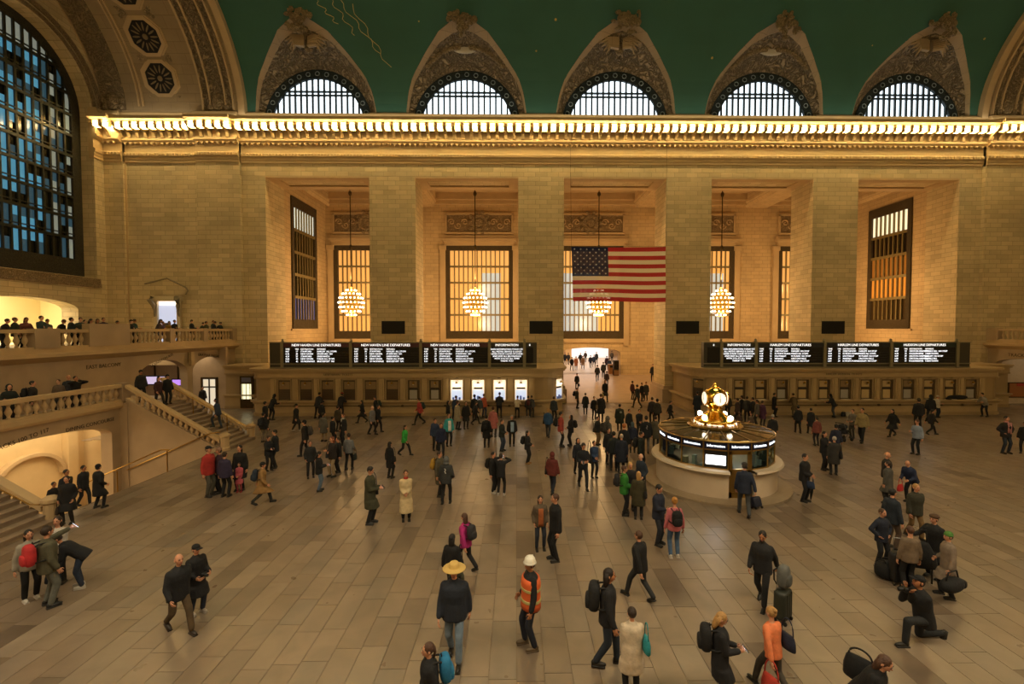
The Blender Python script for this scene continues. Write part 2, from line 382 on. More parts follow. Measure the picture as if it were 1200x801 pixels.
AMB_PANE = mat('amber_lit_glass', 'b87a2a', .2, emit=(1.0, .48, .12), es=.46)
COOL_PANE = mat('daylit_glass', '8fa3ad', .2, emit=(.62, .60, .55), es=.42)  # glow painted in for the daylight window beyond the glass
FRAME = carved('window_frame_bronze', '5a4a2c', scale=9, depth=.04, dark=.45)
BAR = mat('window_bar_bronze', '7a6b45', .5, .3)
wn = 0
for i, c in enumerate(BAYS):
    wn += 1
    w = structure(link('window_%d' % wn, None, None, (c, GY, 0)))
    f = MB(); h = WBW/2
    f.box(-h, h, -.12, .3, WZ0, WZ0+.85); f.box(-h, h, -.12, .3, WZ1-.5, WZ1); f.box(-h, -h+.45, -.12, .3, WZ0+.85, WZ1-.5); f.box(h-.45, h, -.12, .3, WZ0+.85, WZ1-.5)
    f.build('window_frame', FRAME, w)
    b = MB()
    nb = 13
    for k in range(1, nb): x = -h+.45+(WBW-.9)*k/nb; b.box(x-.055, x+.055, -.05, .12, WZ0+.85, WZ1-.5)
    b.build('muntin_grid', BAR, w)
    b = MB()
    for k in range(1, 5): z = WZ0+.85+(WZ1-WZ0-1.35)*k/5; b.box(-h+.45, h-.45, -.07, .12, z-.1, z+.1)
    b.build('transom', BAR, w)
    z0, z1 = WZ0+.8, WZ1-.45
    cool = {1: (.3, 2.3), 2: (-3.2, .9), 3: (1.0, 2.6)}.get(i)
    zt = z0+(z1-z0)*.72
    p = MB()
    if cool:
        a, d = cool
        for q in ((-h+.4, a, z0, z1), (d, h-.4, z0, z1), (a, d, zt, z1)): p.quad((q[0],.2,q[2]), (q[1],.2,q[2]), (q[1],.2,q[3]), (q[0],.2,q[3]))
        k = MB(); k.quad((a,.2,z0), (d,.2,z0), (d,.2,zt), (a,.2,zt)); k.build('pane', COOL_PANE, w)
    else: p.quad((-h+.4,.2,z0), (h-.4,.2,z0), (h-.4,.2,z1), (-h+.4,.2,z1))
    p.build('pane', AMB_PANE, w)
    # stone surround: ledge, carved panel with medallion, pilaster strips
    s = MB(); s.box(-h-.35, h+.35, -.45, 0, 15.55, 15.85); s.box(-h-.25, h+.25, -.3, 0, 15.85, 16.15); s.box(-h-.15, h+.15, -.2, 0, 15.1, 15.55)
    for q in (-1, 1):
        s.box(q*(h+.3)-.3, q*(h+.3)+.3, -.22, 0, 4.2, 14.6); s.box(q*(h+.3)-.38, q*(h+.3)+.38, -.32, 0, 14.6, 15.1)
    s.box(-h-.5, h+.5, -.2, 0, 4.55, 5.0)
    s.build('window_surround', PLAIN, w)
    cp = MB(); cp.box(-3.5, 3.5, -.1, 0, 16.5, 18.45); cp.build('carved_panel', CARVE_F, w)
    cf = MB()
    for q in ((-3.7, 3.7, 18.4, 18.62), (-3.7, 3.7, 16.35, 16.55), (-3.7, -3.5, 16.5, 18.5), (3.5, 3.7, 16.5, 18.5)): cf.box(q[0], q[1], -.2, 0, q[2], q[3])
    cf.build('panel_frame', PLAIN, w)
    md = MB(); md.lathe([(0, .16), (.35, .2), (.5, .1), (.62, .22), (.8, .26), (.95, .16), (1.0, 0)], n=20)
    for k in range(10):
        a = k*math.pi/5; md.ball((1.1*math.cos(a), 1.1*math.sin(a), .1), (.26, .26, .16), 6, 4)
    md.xf(Matrix.Translation((0, -.05, 17.6)) @ Matrix.Rotation(R(90), 4, 'X')); md.build('medallion', CARVE, w)
    for q in (-1, 1):                                                        # scrolls beside the medallion
        sc_ = MB()
        for k in range(3):
            cx_, cz_ = q*(1.55+k*.72), 17.45+.18*(-1)**k
            sc_.tube([(cx_+.38*(1-t/14)*math.cos(t*.7)*q, -.14, cz_+.38*(1-t/14)*math.sin(t*.7)*(-1)**k) for t in range(13)], .07, 5)
        sc_.build('carved_scroll', PLAIN, w)
for s, x in ((-1, GX0), (1, GX1)):
    wn += 1
    w = structure(link('window_%d' % wn, None, None, (x, 44.8, 0)))
    f = MB(); f.box(-.12, .12, -2.6, 2.6, 6.1, 7.0); f.box(-.12, .12, -2.6, 2.6, 17.4, 18.3); f.box(-.12, .12, -2.6, -2.15, 7.0, 17.4); f.box(-.12, .12, 2.15, 2.6, 7.0, 17.4)
    f.build('window_frame', FRAME, w)
    b = MB()
    for k in range(1, 8): y = -2.15+4.3*k/8; b.box(-.1, .1, y-.06, y+.06, 7, 17.4)
    b.build('muntin_grid', BAR, w)
    b = MB()
    for k in range(1, 5): z = 7+10.4*k/5; b.box(-.12, .12, -2.15, 2.15, z-.13, z+.13)
    b.build('transom', BAR, w)
    cols = [('3b4a8a', .35), ('14100c', .0), ('14100c', .0), ('1c150d', .0), ('dfe6d8', .75)] if s < 0 else [('3a2c18', .05), ('b8772a', .45), ('8a5a22', .25), ('20160d', 0.0), ('e5dcb8', .7)]
    for k in range(5):
        c, e = cols[k]
        p = MB(); p.quad((s*.05, -2.15, 7+10.4*k/5), (s*.05, 2.15, 7+10.4*k/5), (s*.05, 2.15, 7+10.4*(k+1)/5), (s*.05, -2.15, 7+10.4*(k+1)/5))
        p.build('pane', mat('side_glass_%s' % c, c, .15, emit=c, es=e), w)

# ================================================================== CORNICE
def cornice_profile(y):                     # (y, z) from the wall top down; y = wall face
    return [(y+.3, 23.35), (y-.35, 23.35), (y-.45, 23.0), (y-1.1, 22.75), (y-1.42, 22.66), (y-1.42, 22.42), (y-1.25, 22.36), (y-.25, 22.3), (y-.25, 21.36),
            (y-.36, 21.3), (y-.36, 21.16), (y-.22, 21.02), (y-.06, 20.95), (y-.06, 20.3), (y-.2, 20.2), (y-.2, 19.98), (y-.13, 19.9), (y-.13, 19.72), (y-.09, 19.66), (y-.09, 19.5), (y-.02, 19.46), (y+.3, 19.46)]
CORN = mat('cornice_stone', 'b39a70', .65, noise=.06, nscale=1.0)
BULB = mat('cornice_bulb', 'fff0c0', .3, emit=(1.0, .77, .36), es=52.0)
cb = MB()
segs = []
for s in (-1, 1):
    for a, b, off in ((30.34, 33.79, .28), (33.79, 39.63, 0), (39.63, 41.14, .28)):
        x0, x1 = sorted((XC+s*a, XC+s*b)); segs.append((x0, x1, DW-off))
segs.append((XC-30.34, XC+30.34, DW))
tr = structure(link('trim_1', None)); 
for x0, x1, y in segs:
    c = MB(); c.prism(cornice_profile(y), 'x', x0, x1); c.build('cornice', CORN, tr)
    d = MB(); k = x0+.1
    while k < x1-.1: d.box(k, k+.13, y-.27, y-.19, 20.0, 20.17); k += .26
    o = d.build('dentil_row', CORN, tr); o['kind'] = 'stuff'
    d = MB(); k = x0+.1
    while k < x1-.15: d.prism([(k, 21.02), (k+.3, 21.02), (k+.15, 20.84)], 'y', y-.3, y-.05); k += .42
    o = d.build('leaf_edge', CORN, tr); o['kind'] = 'stuff'
mod = MB(); mod.prism([(0, .94), (-.85, .94), (-.85, .76), (-.6, .5), (-.25, .32), (-.12, 0), (0, 0)], 'x', -.12, .12); modm = mod.mesh('modillion', CORN)
baffle = MB(); baffle.box(-.23, .23, .19, .23, -.40, .14); baffle.box(-.23, -.195, -.1, .2, -.36, .14); baffle.box(.195, .23, -.1, .2, -.36, .14); baffle.box(-.25, .25, -.14, .22, .1, .15); bafflem = baffle.mesh('lamp_cup', mat('lamp_cup_cream', 'd8c08a', .5))  # shell added round each bulb, keeps its light off the face behind
blb = MB(); blb.ball((0, 0, -.16), .15, 8, 6); blbm = blb.mesh('cornice_lamp', BULB, True)
for x0, x1, y in segs:
    n = max(1, round((x1-x0)/.686)); st = (x1-x0)/n
    for k in range(n):
        xm = x0+st*(k+.5)
        if xm < -35 or xm > 43.5: continue
        link('modillion', modm, tr, (x0+st*k+.02, y-.25, 21.36))
        link('lamp_cup', bafflem, tr, (xm+.02, y-.98, 22.2)); link('cornice_lamp', blbm, tr, (xm+.02, y-.98, 22.16))

# ================================================================== VAULT
BZ, BA, BR_ = 23.0, 18.75, 11.9
def barrel(th, k=0.0): return (18.75+(BA-k)*math.cos(th), BZ+(BR_-k)*math.sin(th))
HWT = [(-5, 4.95), (0, 4.92), (3, 4.87), (10, 4.63), (15.5, 4.18), (22.5, 3.05), (28.4, 1.87), (31.3, .78), (32.4, 0.0)]
def hw(t): return float(np.interp(t, [a for a, b in HWT], [b for a, b in HWT]))
TIP = 32.4
m, nt, b = base('ceiling_green')
g = nt.nodes.new('ShaderNodeNewGeometry'); vo = nt.nodes.new('ShaderNodeTexVoronoi'); vo.inputs['Scale'].default_value = .62
nt.links.new(g.outputs['Position'], vo.inputs['Vector'])
lt = nt.nodes.new('ShaderNodeMath'); lt.operation = 'LESS_THAN'; lt.inputs[1].default_value = .055; nt.links.new(vo.outputs['Distance'], lt.inputs[0])
nz = nt.nodes.new('ShaderNodeTexNoise'); nz.inputs['Scale'].default_value = .4; nz.inputs['Detail'].default_value = 5; nt.links.new(g.outputs['Position'], nz.inputs['Vector'])
cr = nt.nodes.new('ShaderNodeValToRGB'); cr.color_ramp.elements[0].color = (*lin('2a554a'), 1); cr.color_ramp.elements[1].color = (*lin('326357'), 1); nt.links.new(nz.outputs['Fac'], cr.inputs[0])
mx = nt.nodes.new('ShaderNodeMix'); mx.data_type = 'RGBA'; nt.links.new(lt.outputs[0], mx.inputs[0]); nt.links.new(cr.outputs[0], mx.inputs[6]); mx.inputs[7].default_value = (*lin('b79a55'), 1)
nt.links.new(mx.outputs[2], b.inputs['Base Color']); b.inputs['Roughness'].default_value = .75
GREEN = m
vt = MB(); XL, XR = XC-30.0, XC+30.0
ths = [1.2, 3, 6, 10, 14, 18, 22, 25, 28, 30, 31.5, TIP]
for t0, t1 in zip(ths[:-1], ths[1:]):
    A, B = barrel(R(t0)), barrel(R(t1))
    def row(t): 
        r = [XL]
        for c in BAYS: r += [c-hw(t), c+hw(t)]
        return r+[XR]
    ra, rb = row(t0), row(t1)
    for k in range(0, 12, 2):
        vt.quad((ra[k], *A), (ra[k+1], *A), (rb[k+1], *B), (rb[k], *B))
N = 30
for j in range(N):
    t0, t1 = TIP+(180-TIP)*j/N, TIP+(180-TIP)*(j+1)/N
    A, B = barrel(R(t0)), barrel(R(t1)); vt.quad((XL, *A), (XR, *A), (XR, *B), (XL, *B))
ceiling = structure(vt.build('ceiling', GREEN, smooth=False))
cl = MB()                                                                    # gilded constellation lines painted on the vault
def onvault(x, t, k=.03): y, z = barrel(R(t), k); return (x, y, z)
for (x0, t0, x1, t1, ph) in ((-13.6, 37, -12.2, 27, 0), (-12.9, 36, -10.6, 22, 1), (-12.1, 35, -10.0, 18, 2), (-14.6, 36, -13.4, 30, 1)):
    pts = [onvault(x0+(x1-x0)*q/14+.18*math.sin(q*1.3+ph), t0+(t1-t0)*q/14) for q in range(15)]; cl.tube(pts, .022, 4)
o = cl.build('constellation_lines', mat('gilt_paint', 'c8b070', .5), ceiling); o['kind'] = 'stuff'
LUN = stone('lunette_stone', '9a8668', bw=1.6, bh=.7, var=.04, mortar=.01)
LUNC = carved('lunette_relief', '98866a', scale=1.1, depth=.3, dark=.45)
IRONF = carved('cast_iron_tracery', '2a3c44', scale=7, depth=.05, dark=.12)
SKYP = mat('daylight_glass', 'dfeaf5', .2, emit=(.80, .92, 1.0), es=1.35)
WY = 38.0; WR, WZ = 4.28, 22.6; WRZ = 4.45
for i, c in enumerate(BAYS):
    # stone cone of the lunette between the window arch and the groin on the vault
    L = MB(); NU = 40
    def edge(u):
        ph = math.pi*(1-u); zt = TIP*math.sin(ph)**1.15
        y, z = barrel(R(max(zt, .3)), 0.0); x = hw(zt)*(1 if math.cos(ph) > 0 else -1) if abs(math.cos(ph)) > 1e-9 else 0
        return Vector((c+x, y, z))
    def inner(u): ph = math.pi*(1-u); return Vector((c+WR*math.cos(ph), WY, WZ+WRZ*math.sin(ph)))
    def surf(u, v): 
        p = inner(u).lerp(edge(u), v); p.y += .25*math.sin(math.pi*v); return p
    L.grid(lambda u, v: surf(u, .82*v), NU, 5)
    lun = structure(L.build('wall_lunette_%d' % (i+1), LUNC, smooth=True))
    E_ = MB(); E_.grid(lambda u, v: surf(u, .8+.2*v)+Vector((0, -.06*math.sin(v*math.pi), -.03)), NU, 2); E_.build('lunette_border', LUN, lun, smooth=True)
    # carved cartouche and foliage at the crown, wings below
    orn = MB(); rr = random.Random(30+i)
    tp = edge(.5)
    for k in range(46):
        a = rr.uniform(0, 2*math.pi); d = rr.uniform(0, 1)**.6
        orn.ball((tp.x+1.0*d*math.cos(a)*(1.1 if k % 2 else .6), tp.y-.1+.35*rr.uniform(-.6, .6), tp.z-.25+1.25*d*math.sin(a)), (rr.uniform(.1, .3), .16, rr.uniform(.1, .32)), 6, 4)
    orn.build('carved_foliage', CARVE, lun)
    if i % 2 == 0:
        wg = MB()
        for q in (-1, 1):
            for k in range(7):
                a = surf(.5, .62); 
                wg.tube([(a.x+q*.15, a.y-.2, a.z-.1*k), (a.x+q*(1.2-.06*k), a.y-.3, a.z+.45-.17*k), (a.x+q*(2.3-.2*k), a.y-.15, a.z+.62-.28*k)], [.16, .15, .04], 5)
        wg.build('carved_wings', LUN, lun)
        bd = MB(); a = surf(.5, .5); bd.ball((a.x, a.y-.2, a.z-.1), (.36, .3, .6), 8, 6); bd.build('carved_eagle', CARVE, lun)
    else:
        sh = MB(); a = surf(.5, .45); sh.ball((a.x, a.y-.12, a.z), (.95, .12, .34), 12, 6); sh.build('carved_disc', mat('pale_marble_disc', 'b9b3a8', .5), lun)
        for q in (-1, 1):
            gl = MB()
            for k in range(12):
                a = surf(.5+q*(.05+.017*k), .5+.012*k); gl.ball((a.x, a.y-.12, a.z), (.2+.03*(k % 3), .14, .18), 6, 4)
            gl.build('carved_garland', CARVE, lun)
    wn += 1
    w = structure(link('window_%d' % wn, None, None, (c, WY, WZ)))
    fr = MB(); n = 36
    def ring(r0, r1, y0, y1):
        for k in range(n):
            a0, a1 = math.pi*k/n, math.pi*(k+1)/n
            P = lambda r, a, y: (r*WR*math.cos(a), y, r*WRZ*math.sin(a))
            fr.add([P(r0,a0,y0), P(r1,a0,y0), P(r1,a1,y0), P(r0,a1,y0), P(r0,a0,y1), P(r1,a0,y1), P(r1,a1,y1), P(r0,a1,y1)], [(0,1,2,3), (4,7,6,5), (0,3,7,4), (1,5,6,2)])
    ring(.87, 1.03, -.15, .1); fr.box(-WR, WR, -.15, .1, -.05, .38); fr.build('window_frame', IRONF, w)
    hd = MB()
    for k in range(17):
        a = math.pi*(k+.5)/17; 
        hd.tube([(.95*WR*math.cos(a)+.17*math.cos(t*math.pi/4), -.19, .95*WRZ*math.sin(a)+.17*math.sin(t*math.pi/4)) for t in range(9)], .035, 4)
    for k in range(16): hd.tube([(-WR+.35+k*(2*WR-.7)/15+.13*math.cos(t*math.pi/3), -.19, .16+.12*math.sin(t*math.pi/3)) for t in range(7)], .03, 4)
    o = hd.build('tracery_rings', mat('pale_iron', '7f8f98', .5), w); o['kind'] = 'stuff'
    bb = MB(); nb = 16
    for k in range(1, nb):
        x = -WR*.88+WR*1.76*k/nb; zt = .9*WRZ*math.sqrt(max(0, 1-(x/(WR*.9))**2)); bb.box(x-.07, x+.07, -.08, .1, .3, max(zt, .35))
    bb.build('muntin_grid', IRON, w)
    t_ = MB()
    for z in (2.55, 2.85): xe = WR*.9*math.sqrt(1-(z/(WRZ*.9))**2); t_.box(-xe, xe, -.1, .1, z-.055, z+.055)
    t_.build('transom', IRON, w)
    p = MB(); P = [(WR*.93*math.cos(math.pi*k/n), .06, WRZ*.93*math.sin(math.pi*k/n)) for k in range(n+1)]; p.add(P+[(0, .06, 0)], [(k, k+1, n+1) for k in range(n)])
    p.build('pane', SKYP, w)
# low wall strips between lunettes
st = MB(); xs = [XL]
for c in BAYS: xs += [c-WR, c+WR]
xs.append(XR)
for k in range(0, 12, 2): st.box(xs[k], xs[k+1], DW-.1, WY+.6, 22.5, 23.55)
for c in BAYS: st.box(c-WR, c+WR, DW-.15, WY+.3, 22.2, 22.62)
structure(st.build('wall_attic', LUN))
# unseen black shell added behind the windows, keeps sky light out
bk = MB(); bk.quad((XL-12, WY+.7, 22), (XR+12, WY+.7, 22), (XR+12, WY+.7, 36), (XL-12, WY+.7, 36)); structure(bk.build('wall_attic_back', DARK))

# stone arches over both ends of the hall
for s in (-1, 1):
    E = lambda a: XC+s*a
    def strip(a0, a1, k, m_, name, parent, t0=1.0, t1=179, n=44, cap=True):
        q = MB(); x0, x1 = sorted((E(a0), E(a1)))
        pts = [barrel(R(t0+(t1-t0)*j/n), k) for j in range(n+1)]; out = [barrel(R(t0+(t1-t0)*j/n), min(0, k-.5)) for j in range(n+1)]
        for j in range(n):
            q.quad((x0, *pts[j]), (x1, *pts[j]), (x1, *pts[j+1]), (x0, *pts[j+1]))
            for x in (x0, x1): q.quad((x, *pts[j]), (x, *pts[j+1]), (x, *out[j+1]), (x, *out[j]))
        return q.build(name, m_, parent, smooth=False)
    VST = stone('vault_stone', '8f7c5e', bw=1.5, bh=.62, var=.04, mortar=.012)
    v = structure(strip(30.0, 42.6, .25, VST, 'ceiling_arch_%s' % ('east' if s < 0 else 'west'), None))
    strip(29.75, 30.25, .42, PLAIN, 'arch_moulding', v); strip(30.6, 32.95, .34, carved('vault_relief', '937f60', scale=1.6, depth=.16, dark=.5), 'carved_band', v, 2.5, 177.5)
    for a in (30.55, 31.15, 32.35, 32.95): strip(a, a+.13, .44, PLAIN, 'band_moulding', v, 2.5, 177.5)
    strip(39.2, 40.95, .34, MATS['vault_relief'], 'carved_band', v, 2.5, 177.5)
    strip(41.35, 41.85, .4, MATS['vault_relief'], 'carved_band', v, 2.5, 177.5)
    for a in (37.75, 38.05, 41.1, 41.95, 42.4): strip(a, a+.12, .36, PLAIN, 'band_moulding', v, 4, 176)
    for j, tc_ in enumerate((13.7, 26.2, 38.6, 51) if s < 0 else (13.7, 26.2)):
        y, z = barrel(R(tc_), .25); y2, z2 = barrel(R(tc_+.5), .25)
        tv = Vector((0, y2-y, z2-z)).normalized(); nv = Vector((0, -tv.z, tv.y)).normalized()
        if nv.y > 0: nv = -nv
        xv = tv.cross(nv); M = Matrix((xv, tv, nv)).transposed().to_4x4(); M.translation = Vector((E(36.03), y, z))
        fr = MB()
        for k in range(8):
            a0, a1 = R(22.5+45*k), R(67.5+45*k)
            P = lambda r, a, h: (r*math.cos(a), r*math.sin(a), h)
            for r0, r1, h in ((1.12, 1.38, .16), (1.38, 1.5, .08)):
                fr.add([P(r0,a0,h), P(r1,a0,h), P(r1,a1,h), P(r0,a1,h), P(r0,a0,-.1), P(r1,a0,-.1), P(r1,a1,-.1), P(r0,a1,-.1)], [(0,1,2,3), (0,3,7,4), (1,5,6,2), (0,4,5,1), (3,2,6,7)])
        ro = fr.xf(M).build('rosette', PLAIN, v)
        dk = MB(); dk.lathe([(0, .03), (1.05, .03), (1.12, .12)], n=24); dk.xf(M).build('grille_backing', mat('grille_dark', '14110d', .8), ro)
        pt = MB()
        for k in range(14):
            a = 2*math.pi*k/14; b0 = len(pt.v); pt.ball((0, 0, 0), (.34, .075, .07), 8, 4)
            pt.xf(Matrix.Rotation(a, 4, 'Z') @ Matrix.Translation((.66, 0, .1)), b0)
        pt.ball((0, 0, .1), (.22, .22, .1), 10, 4); pt.xf(M).build('rosette_petals', mat('petal_stone', '776648', .7), ro)
        cr_ = MB()
        for q in (-1, 1):
            for w_ in (-1, 1):
                for k in range(4): cr_.ball((q*(1.15-.12*k), w_*(1.28+.1*k), .06), (.2, .16, .08), 6, 4)
        cr_.xf(M).build('corner_leaves', CARVE, ro)
    cs = MB()
    for a in (31.8, 40.1):
        y, z = barrel(R(6), .25)
        b0 = len(cs.v); cs.ball((0, 0, 0), (.5, .18, .75), 10, 6)
        for k in range(12): cs.ball((.72*math.cos(k*math.pi/6), 0, .98*math.sin(k*math.pi/6)), (.2, .14, .2), 6, 4)
        cs.xf(Matrix.Translation((E(a), y-.1, z)), b0)
    cs.build('carved_cartouche', CARVE, v)
# upper walls of the end bays under the arches, north wall behind the camera
nw = MB(); nw.quad((-34, -.8, 0), (50, -.8, 0), (50, -.8, 36), (-34, -.8, 36)); structure(nw.build('wall_north', STONE))
# ================================================================== END WALL (east) WITH THE GREAT WINDOW
XE = XC-41.14
PX = lambda X, s=-1: (lambda a, z, d: (X+s*d, a, z))
ew = MB()
arch_wall(ew, PX(XE), 25.6, 37.5, 9.6, 36, 26.2, 36.4, 10.1, 22.7, 5.1, 1.25, 28)
arch_wall(ew, PX(XE), 25.6, 37.5, 5.05, 9.6, 27.6, 34.75, 5.06, 7.55, .75, 1.25, 18)
ew.box(XE-1.2, XE, -.8, 25.6, 0, 36)
wall_e = structure(ew.build('wall_east', STONE))
tb = MB(); tb.box(XE-.2, XE+.16, 25.9, 36.6, 9.35, 9.65); tb.box(XE-.2, XE+.1, 25.9, 36.6, 9.65, 10.05); tb.build('sill_band', CARVE_F, wall_e)
ar = MB()
for r0, r1, d in ((5.15, 5.4, .12), (5.6, 5.95, .1)):
    for k in range(30):
        a0, a1 = math.pi*k/30, math.pi*(k+1)/30
        P = lambda r, a, x: (x, 31.3+r*math.cos(a), 22.7+r*math.sin(a))
        ar.add([P(r0,a0,XE+d), P(r1,a0,XE+d), P(r1,a1,XE+d), P(r0,a1,XE+d), P(r0,a0,XE), P(r1,a0,XE), P(r1,a1,XE), P(r0,a1,XE)], [(0,1,2,3), (0,3,7,4), (1,5,6,2)])
ar.build('arch_moulding', CARVE_F, wall_e)
# short return of the cornice round the corner pilaster
cr_ = MB(); cr_.prism([(XE-(y-DW), z) for y, z in cornice_profile(DW)], 'y', 36.3, 37.3)
cr_.build('cornice_return', CORN, tr)
for k in range(2):
    link('lamp_cup', bafflem, tr, (XE+.98, 36.45+.45*k, 22.2)); link('cornice_lamp', blbm, tr, (XE+.98, 36.45+.45*k, 22.16))
wn += 1
w = structure(link('window_%d' % wn, None, None, (XE-1.1, 31.3, 0)))
fr = MB(); n = 30
for r0, r1 in ((4.4, 5.1),):
    for k in range(n):
        a0, a1 = math.pi*k/n, math.pi*(k+1)/n
        P = lambda r, a, x: (x, r*math.cos(a), 22.7+r*math.sin(a))
        fr.add([P(r0,a0,.1), P(r1,a0,.1), P(r1,a1,.1), P(r0,a1,.1), P(r0,a0,-.1), P(r1,a0,-.1), P(r1,a1,-.1), P(r0,a1,-.1)], [(0,1,2,3), (0,3,7,4), (1,5,6,2)])
for s in (-1, 1): fr.box(-.1, .1, min(s*4.4, s*5.1), max(s*4.4, s*5.1), 11.5, 22.7)
fr.box(-.1, .1, -5.1, 5.1, 10.1, 11.5)
fr.build('window_frame', carved('great_window_frame', '3a3524', scale=5, depth=.05, dark=.3), w)
NCOL, NROW = 16, 10
def ztop(y): return 22.7+math.sqrt(max(.01, 4.6**2-y*y)) if abs(y) < 4.6 else 22.7
bb = MB()
for k in range(1, NCOL): y = -4.4+8.8*k/NCOL; bb.box(-.12, .12, y-.07, y+.07, 11.5, ztop(y)-.1)
bb.build('muntin_grid', mat('great_window_bar', '2a2a1e', .5, .4), w)
for k in range(1, NROW):
    z = 11.5+15.6*k/NROW; hy = 4.4 if z < 22.7 else math.sqrt(max(0.1, 4.5**2-(z-22.7)**2))
    t_ = MB(); t_.box(-.16, .16, -hy, hy, z-.1, z+.1); t_.box(-.14, .14, -hy, hy, z+.28, z+.34); t_.build('transom', MATS['great_window_bar'], w)
PANES = [mat('pane_blue', '2f6f96', .12, emit=(.10, .33, .50), es=.36), mat('pane_dim', '20323c', .12, emit=(.05, .12, .16), es=.25),
         mat('pane_dark', '10140f', .12), mat('pane_pale', '6f7f7c', .15, emit=(.30, .32, .27), es=.3)]
pr = random.Random(11)
for i in range(NCOL):
    y0, y1 = -4.4+8.8*i/NCOL+.07, -4.4+8.8*(i+1)/NCOL-.07
    for j in range(NROW):
        z0, z1 = 11.5+15.6*j/NROW+.1, 11.5+15.6*(j+1)/NROW-.1
        zt = ztop((y0+y1)/2)-.15
        if z0 > zt-.3: continue
        z1 = min(z1, zt)
        zm = z0+.55*(z1-z0)
        farside = i > 11
        for (a, b_) in ((z0-.1, zm), (zm, z1+.1)):
            if j == NROW-1 or (z0 > 25.3): mm = PANES[3]
            elif farside: mm = PANES[3] if (i % 2 and pr.random() < .55) else PANES[2 if pr.random() < .5 else 1]
            elif a == z0: mm = PANES[0] if pr.random() < .8 else PANES[1]
            else: mm = PANES[0] if pr.random() < .5 else PANES[pr.choice((1, 2))]
            p = MB(); p.quad((0, y0, a), (0, y1, a), (0, y1, b_), (0, y0, b_)); p.build('pane', mm, w)
bkg = MB(); bkg.box(-1.5, -1.4, -6, 6, 9, 30); bkg.build('window_backing', mat('window_night', '05080a', .9), w)  # dark sheet added to block sky light between the panes
gl = MB()
for k in range(22): gl.ball((-.06, -4.2+k*.4, pr.choice((13.2, 14.7, 20.4, 22.4))+pr.uniform(-.15, .15)), .055, 6, 4)
o = gl.build('walkway_lights', mat('tiny_bulb', 'ffe0a0', .4, emit=(1, .78, .42), es=4), w); o['kind'] = 'stuff'
# west end
we = MB(); we.box(XC+41.14, XC+42.2, -.8, 37.6, 0, 36); structure(we.build('wall_west', STONE))
# store behind the low arch on the balcony
stm = mat('store_wall', 'f0e2b8', .6)
s_ = MB(); s_.box(XE-7, XE-6.8, 24, 39, 5, 10); s_.box(XE-7, XE-1.25, 38.6, 38.8, 5, 10); s_.box(XE-7, XE-1.25, 24, 24.2, 5, 10); s_.box(XE-7, XE-1.25, 24, 39, 9.5, 9.7); s_.box(XE-7, XE, 24, 39, 4.9, 5.05)
structure(s_.build('wall_store', stm))
lp = MB(); lp.box(XE-6.78, XE-6.7, 29.3, 34.0, 5.4, 7.9); structure(lp.build('wall_light_panel', mat('store_lit_panel', 'ffffff', .5, emit=(1, .97, .86), es=2.2)))
sg = MB(); sg.box(XE-6.68, XE-6.6, 32.0, 32.9, 6.6, 7.8); tag(sg.build('wall_screen', mat('grey_screen', '6f7a7c', .4)), 'grey wall screen inside the bright store arch', 'screen')
area('store_light', (XE-4, 31, 9.3), (0, 0, 0), 4, 8, 420, (1, .86, .58))
# doorway with bracketed hood on the south wall above the balcony
dx0, dx1 = -29.15, -27.6
dr = structure(link('door_1', None, None, (0, 0, 0)))
d = MB(); d.box(dx0-.3, dx0, DW-.2, DW+.05, 5.05, 8.6); d.box(dx1, dx1+.3, DW-.2, DW+.05, 5.05, 8.6); d.box(dx0-.45, dx1+.45, DW-.3, DW+.05, 8.35, 8.75); d.build('door_frame', mat('pale_marble', 'c6b694', .5), dr)
d = MB(); d.box(dx0, dx1, DW-.02, DW-.004, 5.05, 8.35); d.build('door_opening', mat('cool_room', '9aa3bf', .6, emit=(.48, .52, .68), es=.62), dr)
d = MB(); d.box(dx0+.35, dx0+.95, DW-.05, DW-.02, 5.05, 6.6); d.build('inner_door', mat('brown_door', '5a4634', .5), dr)
d = MB(); d.box(dx0+.1, dx1-.1, DW-.12, DW-.05, 8.05, 8.32); d.build('transom_light', mat('warm_tube', 'ffe0b0', .5, emit=(1, .8, .55), es=1.5), dr)
for x, q in ((dx0-.2, -1), (dx1+.2, 1)):
    b_ = MB(); b_.tube([(x, DW-.45, 8.7), (x+q*.1, DW-.55, 8.45), (x, DW-.3, 8.0), (x-q*.05, DW-.25, 7.5), (x, DW-.22, 7.1)], [.16, .2, .16, .1, .06], 7); b_.build('scroll_bracket', mat('grey_bracket', '7d7259', .6), dr)
ped = MB(); ped.tube([(dx0-1.0, DW-.12, 9.75), (-28.3, DW-.16, 10.2), (dx1+.75, DW-.16, 9.5), (dx1+.95, DW-.16, 9.2), (dx1+.75, DW-.16, 8.9)], .07, 5); ped.build('pediment_edge', mat('grey_bracket', '7d7259', .6), dr)

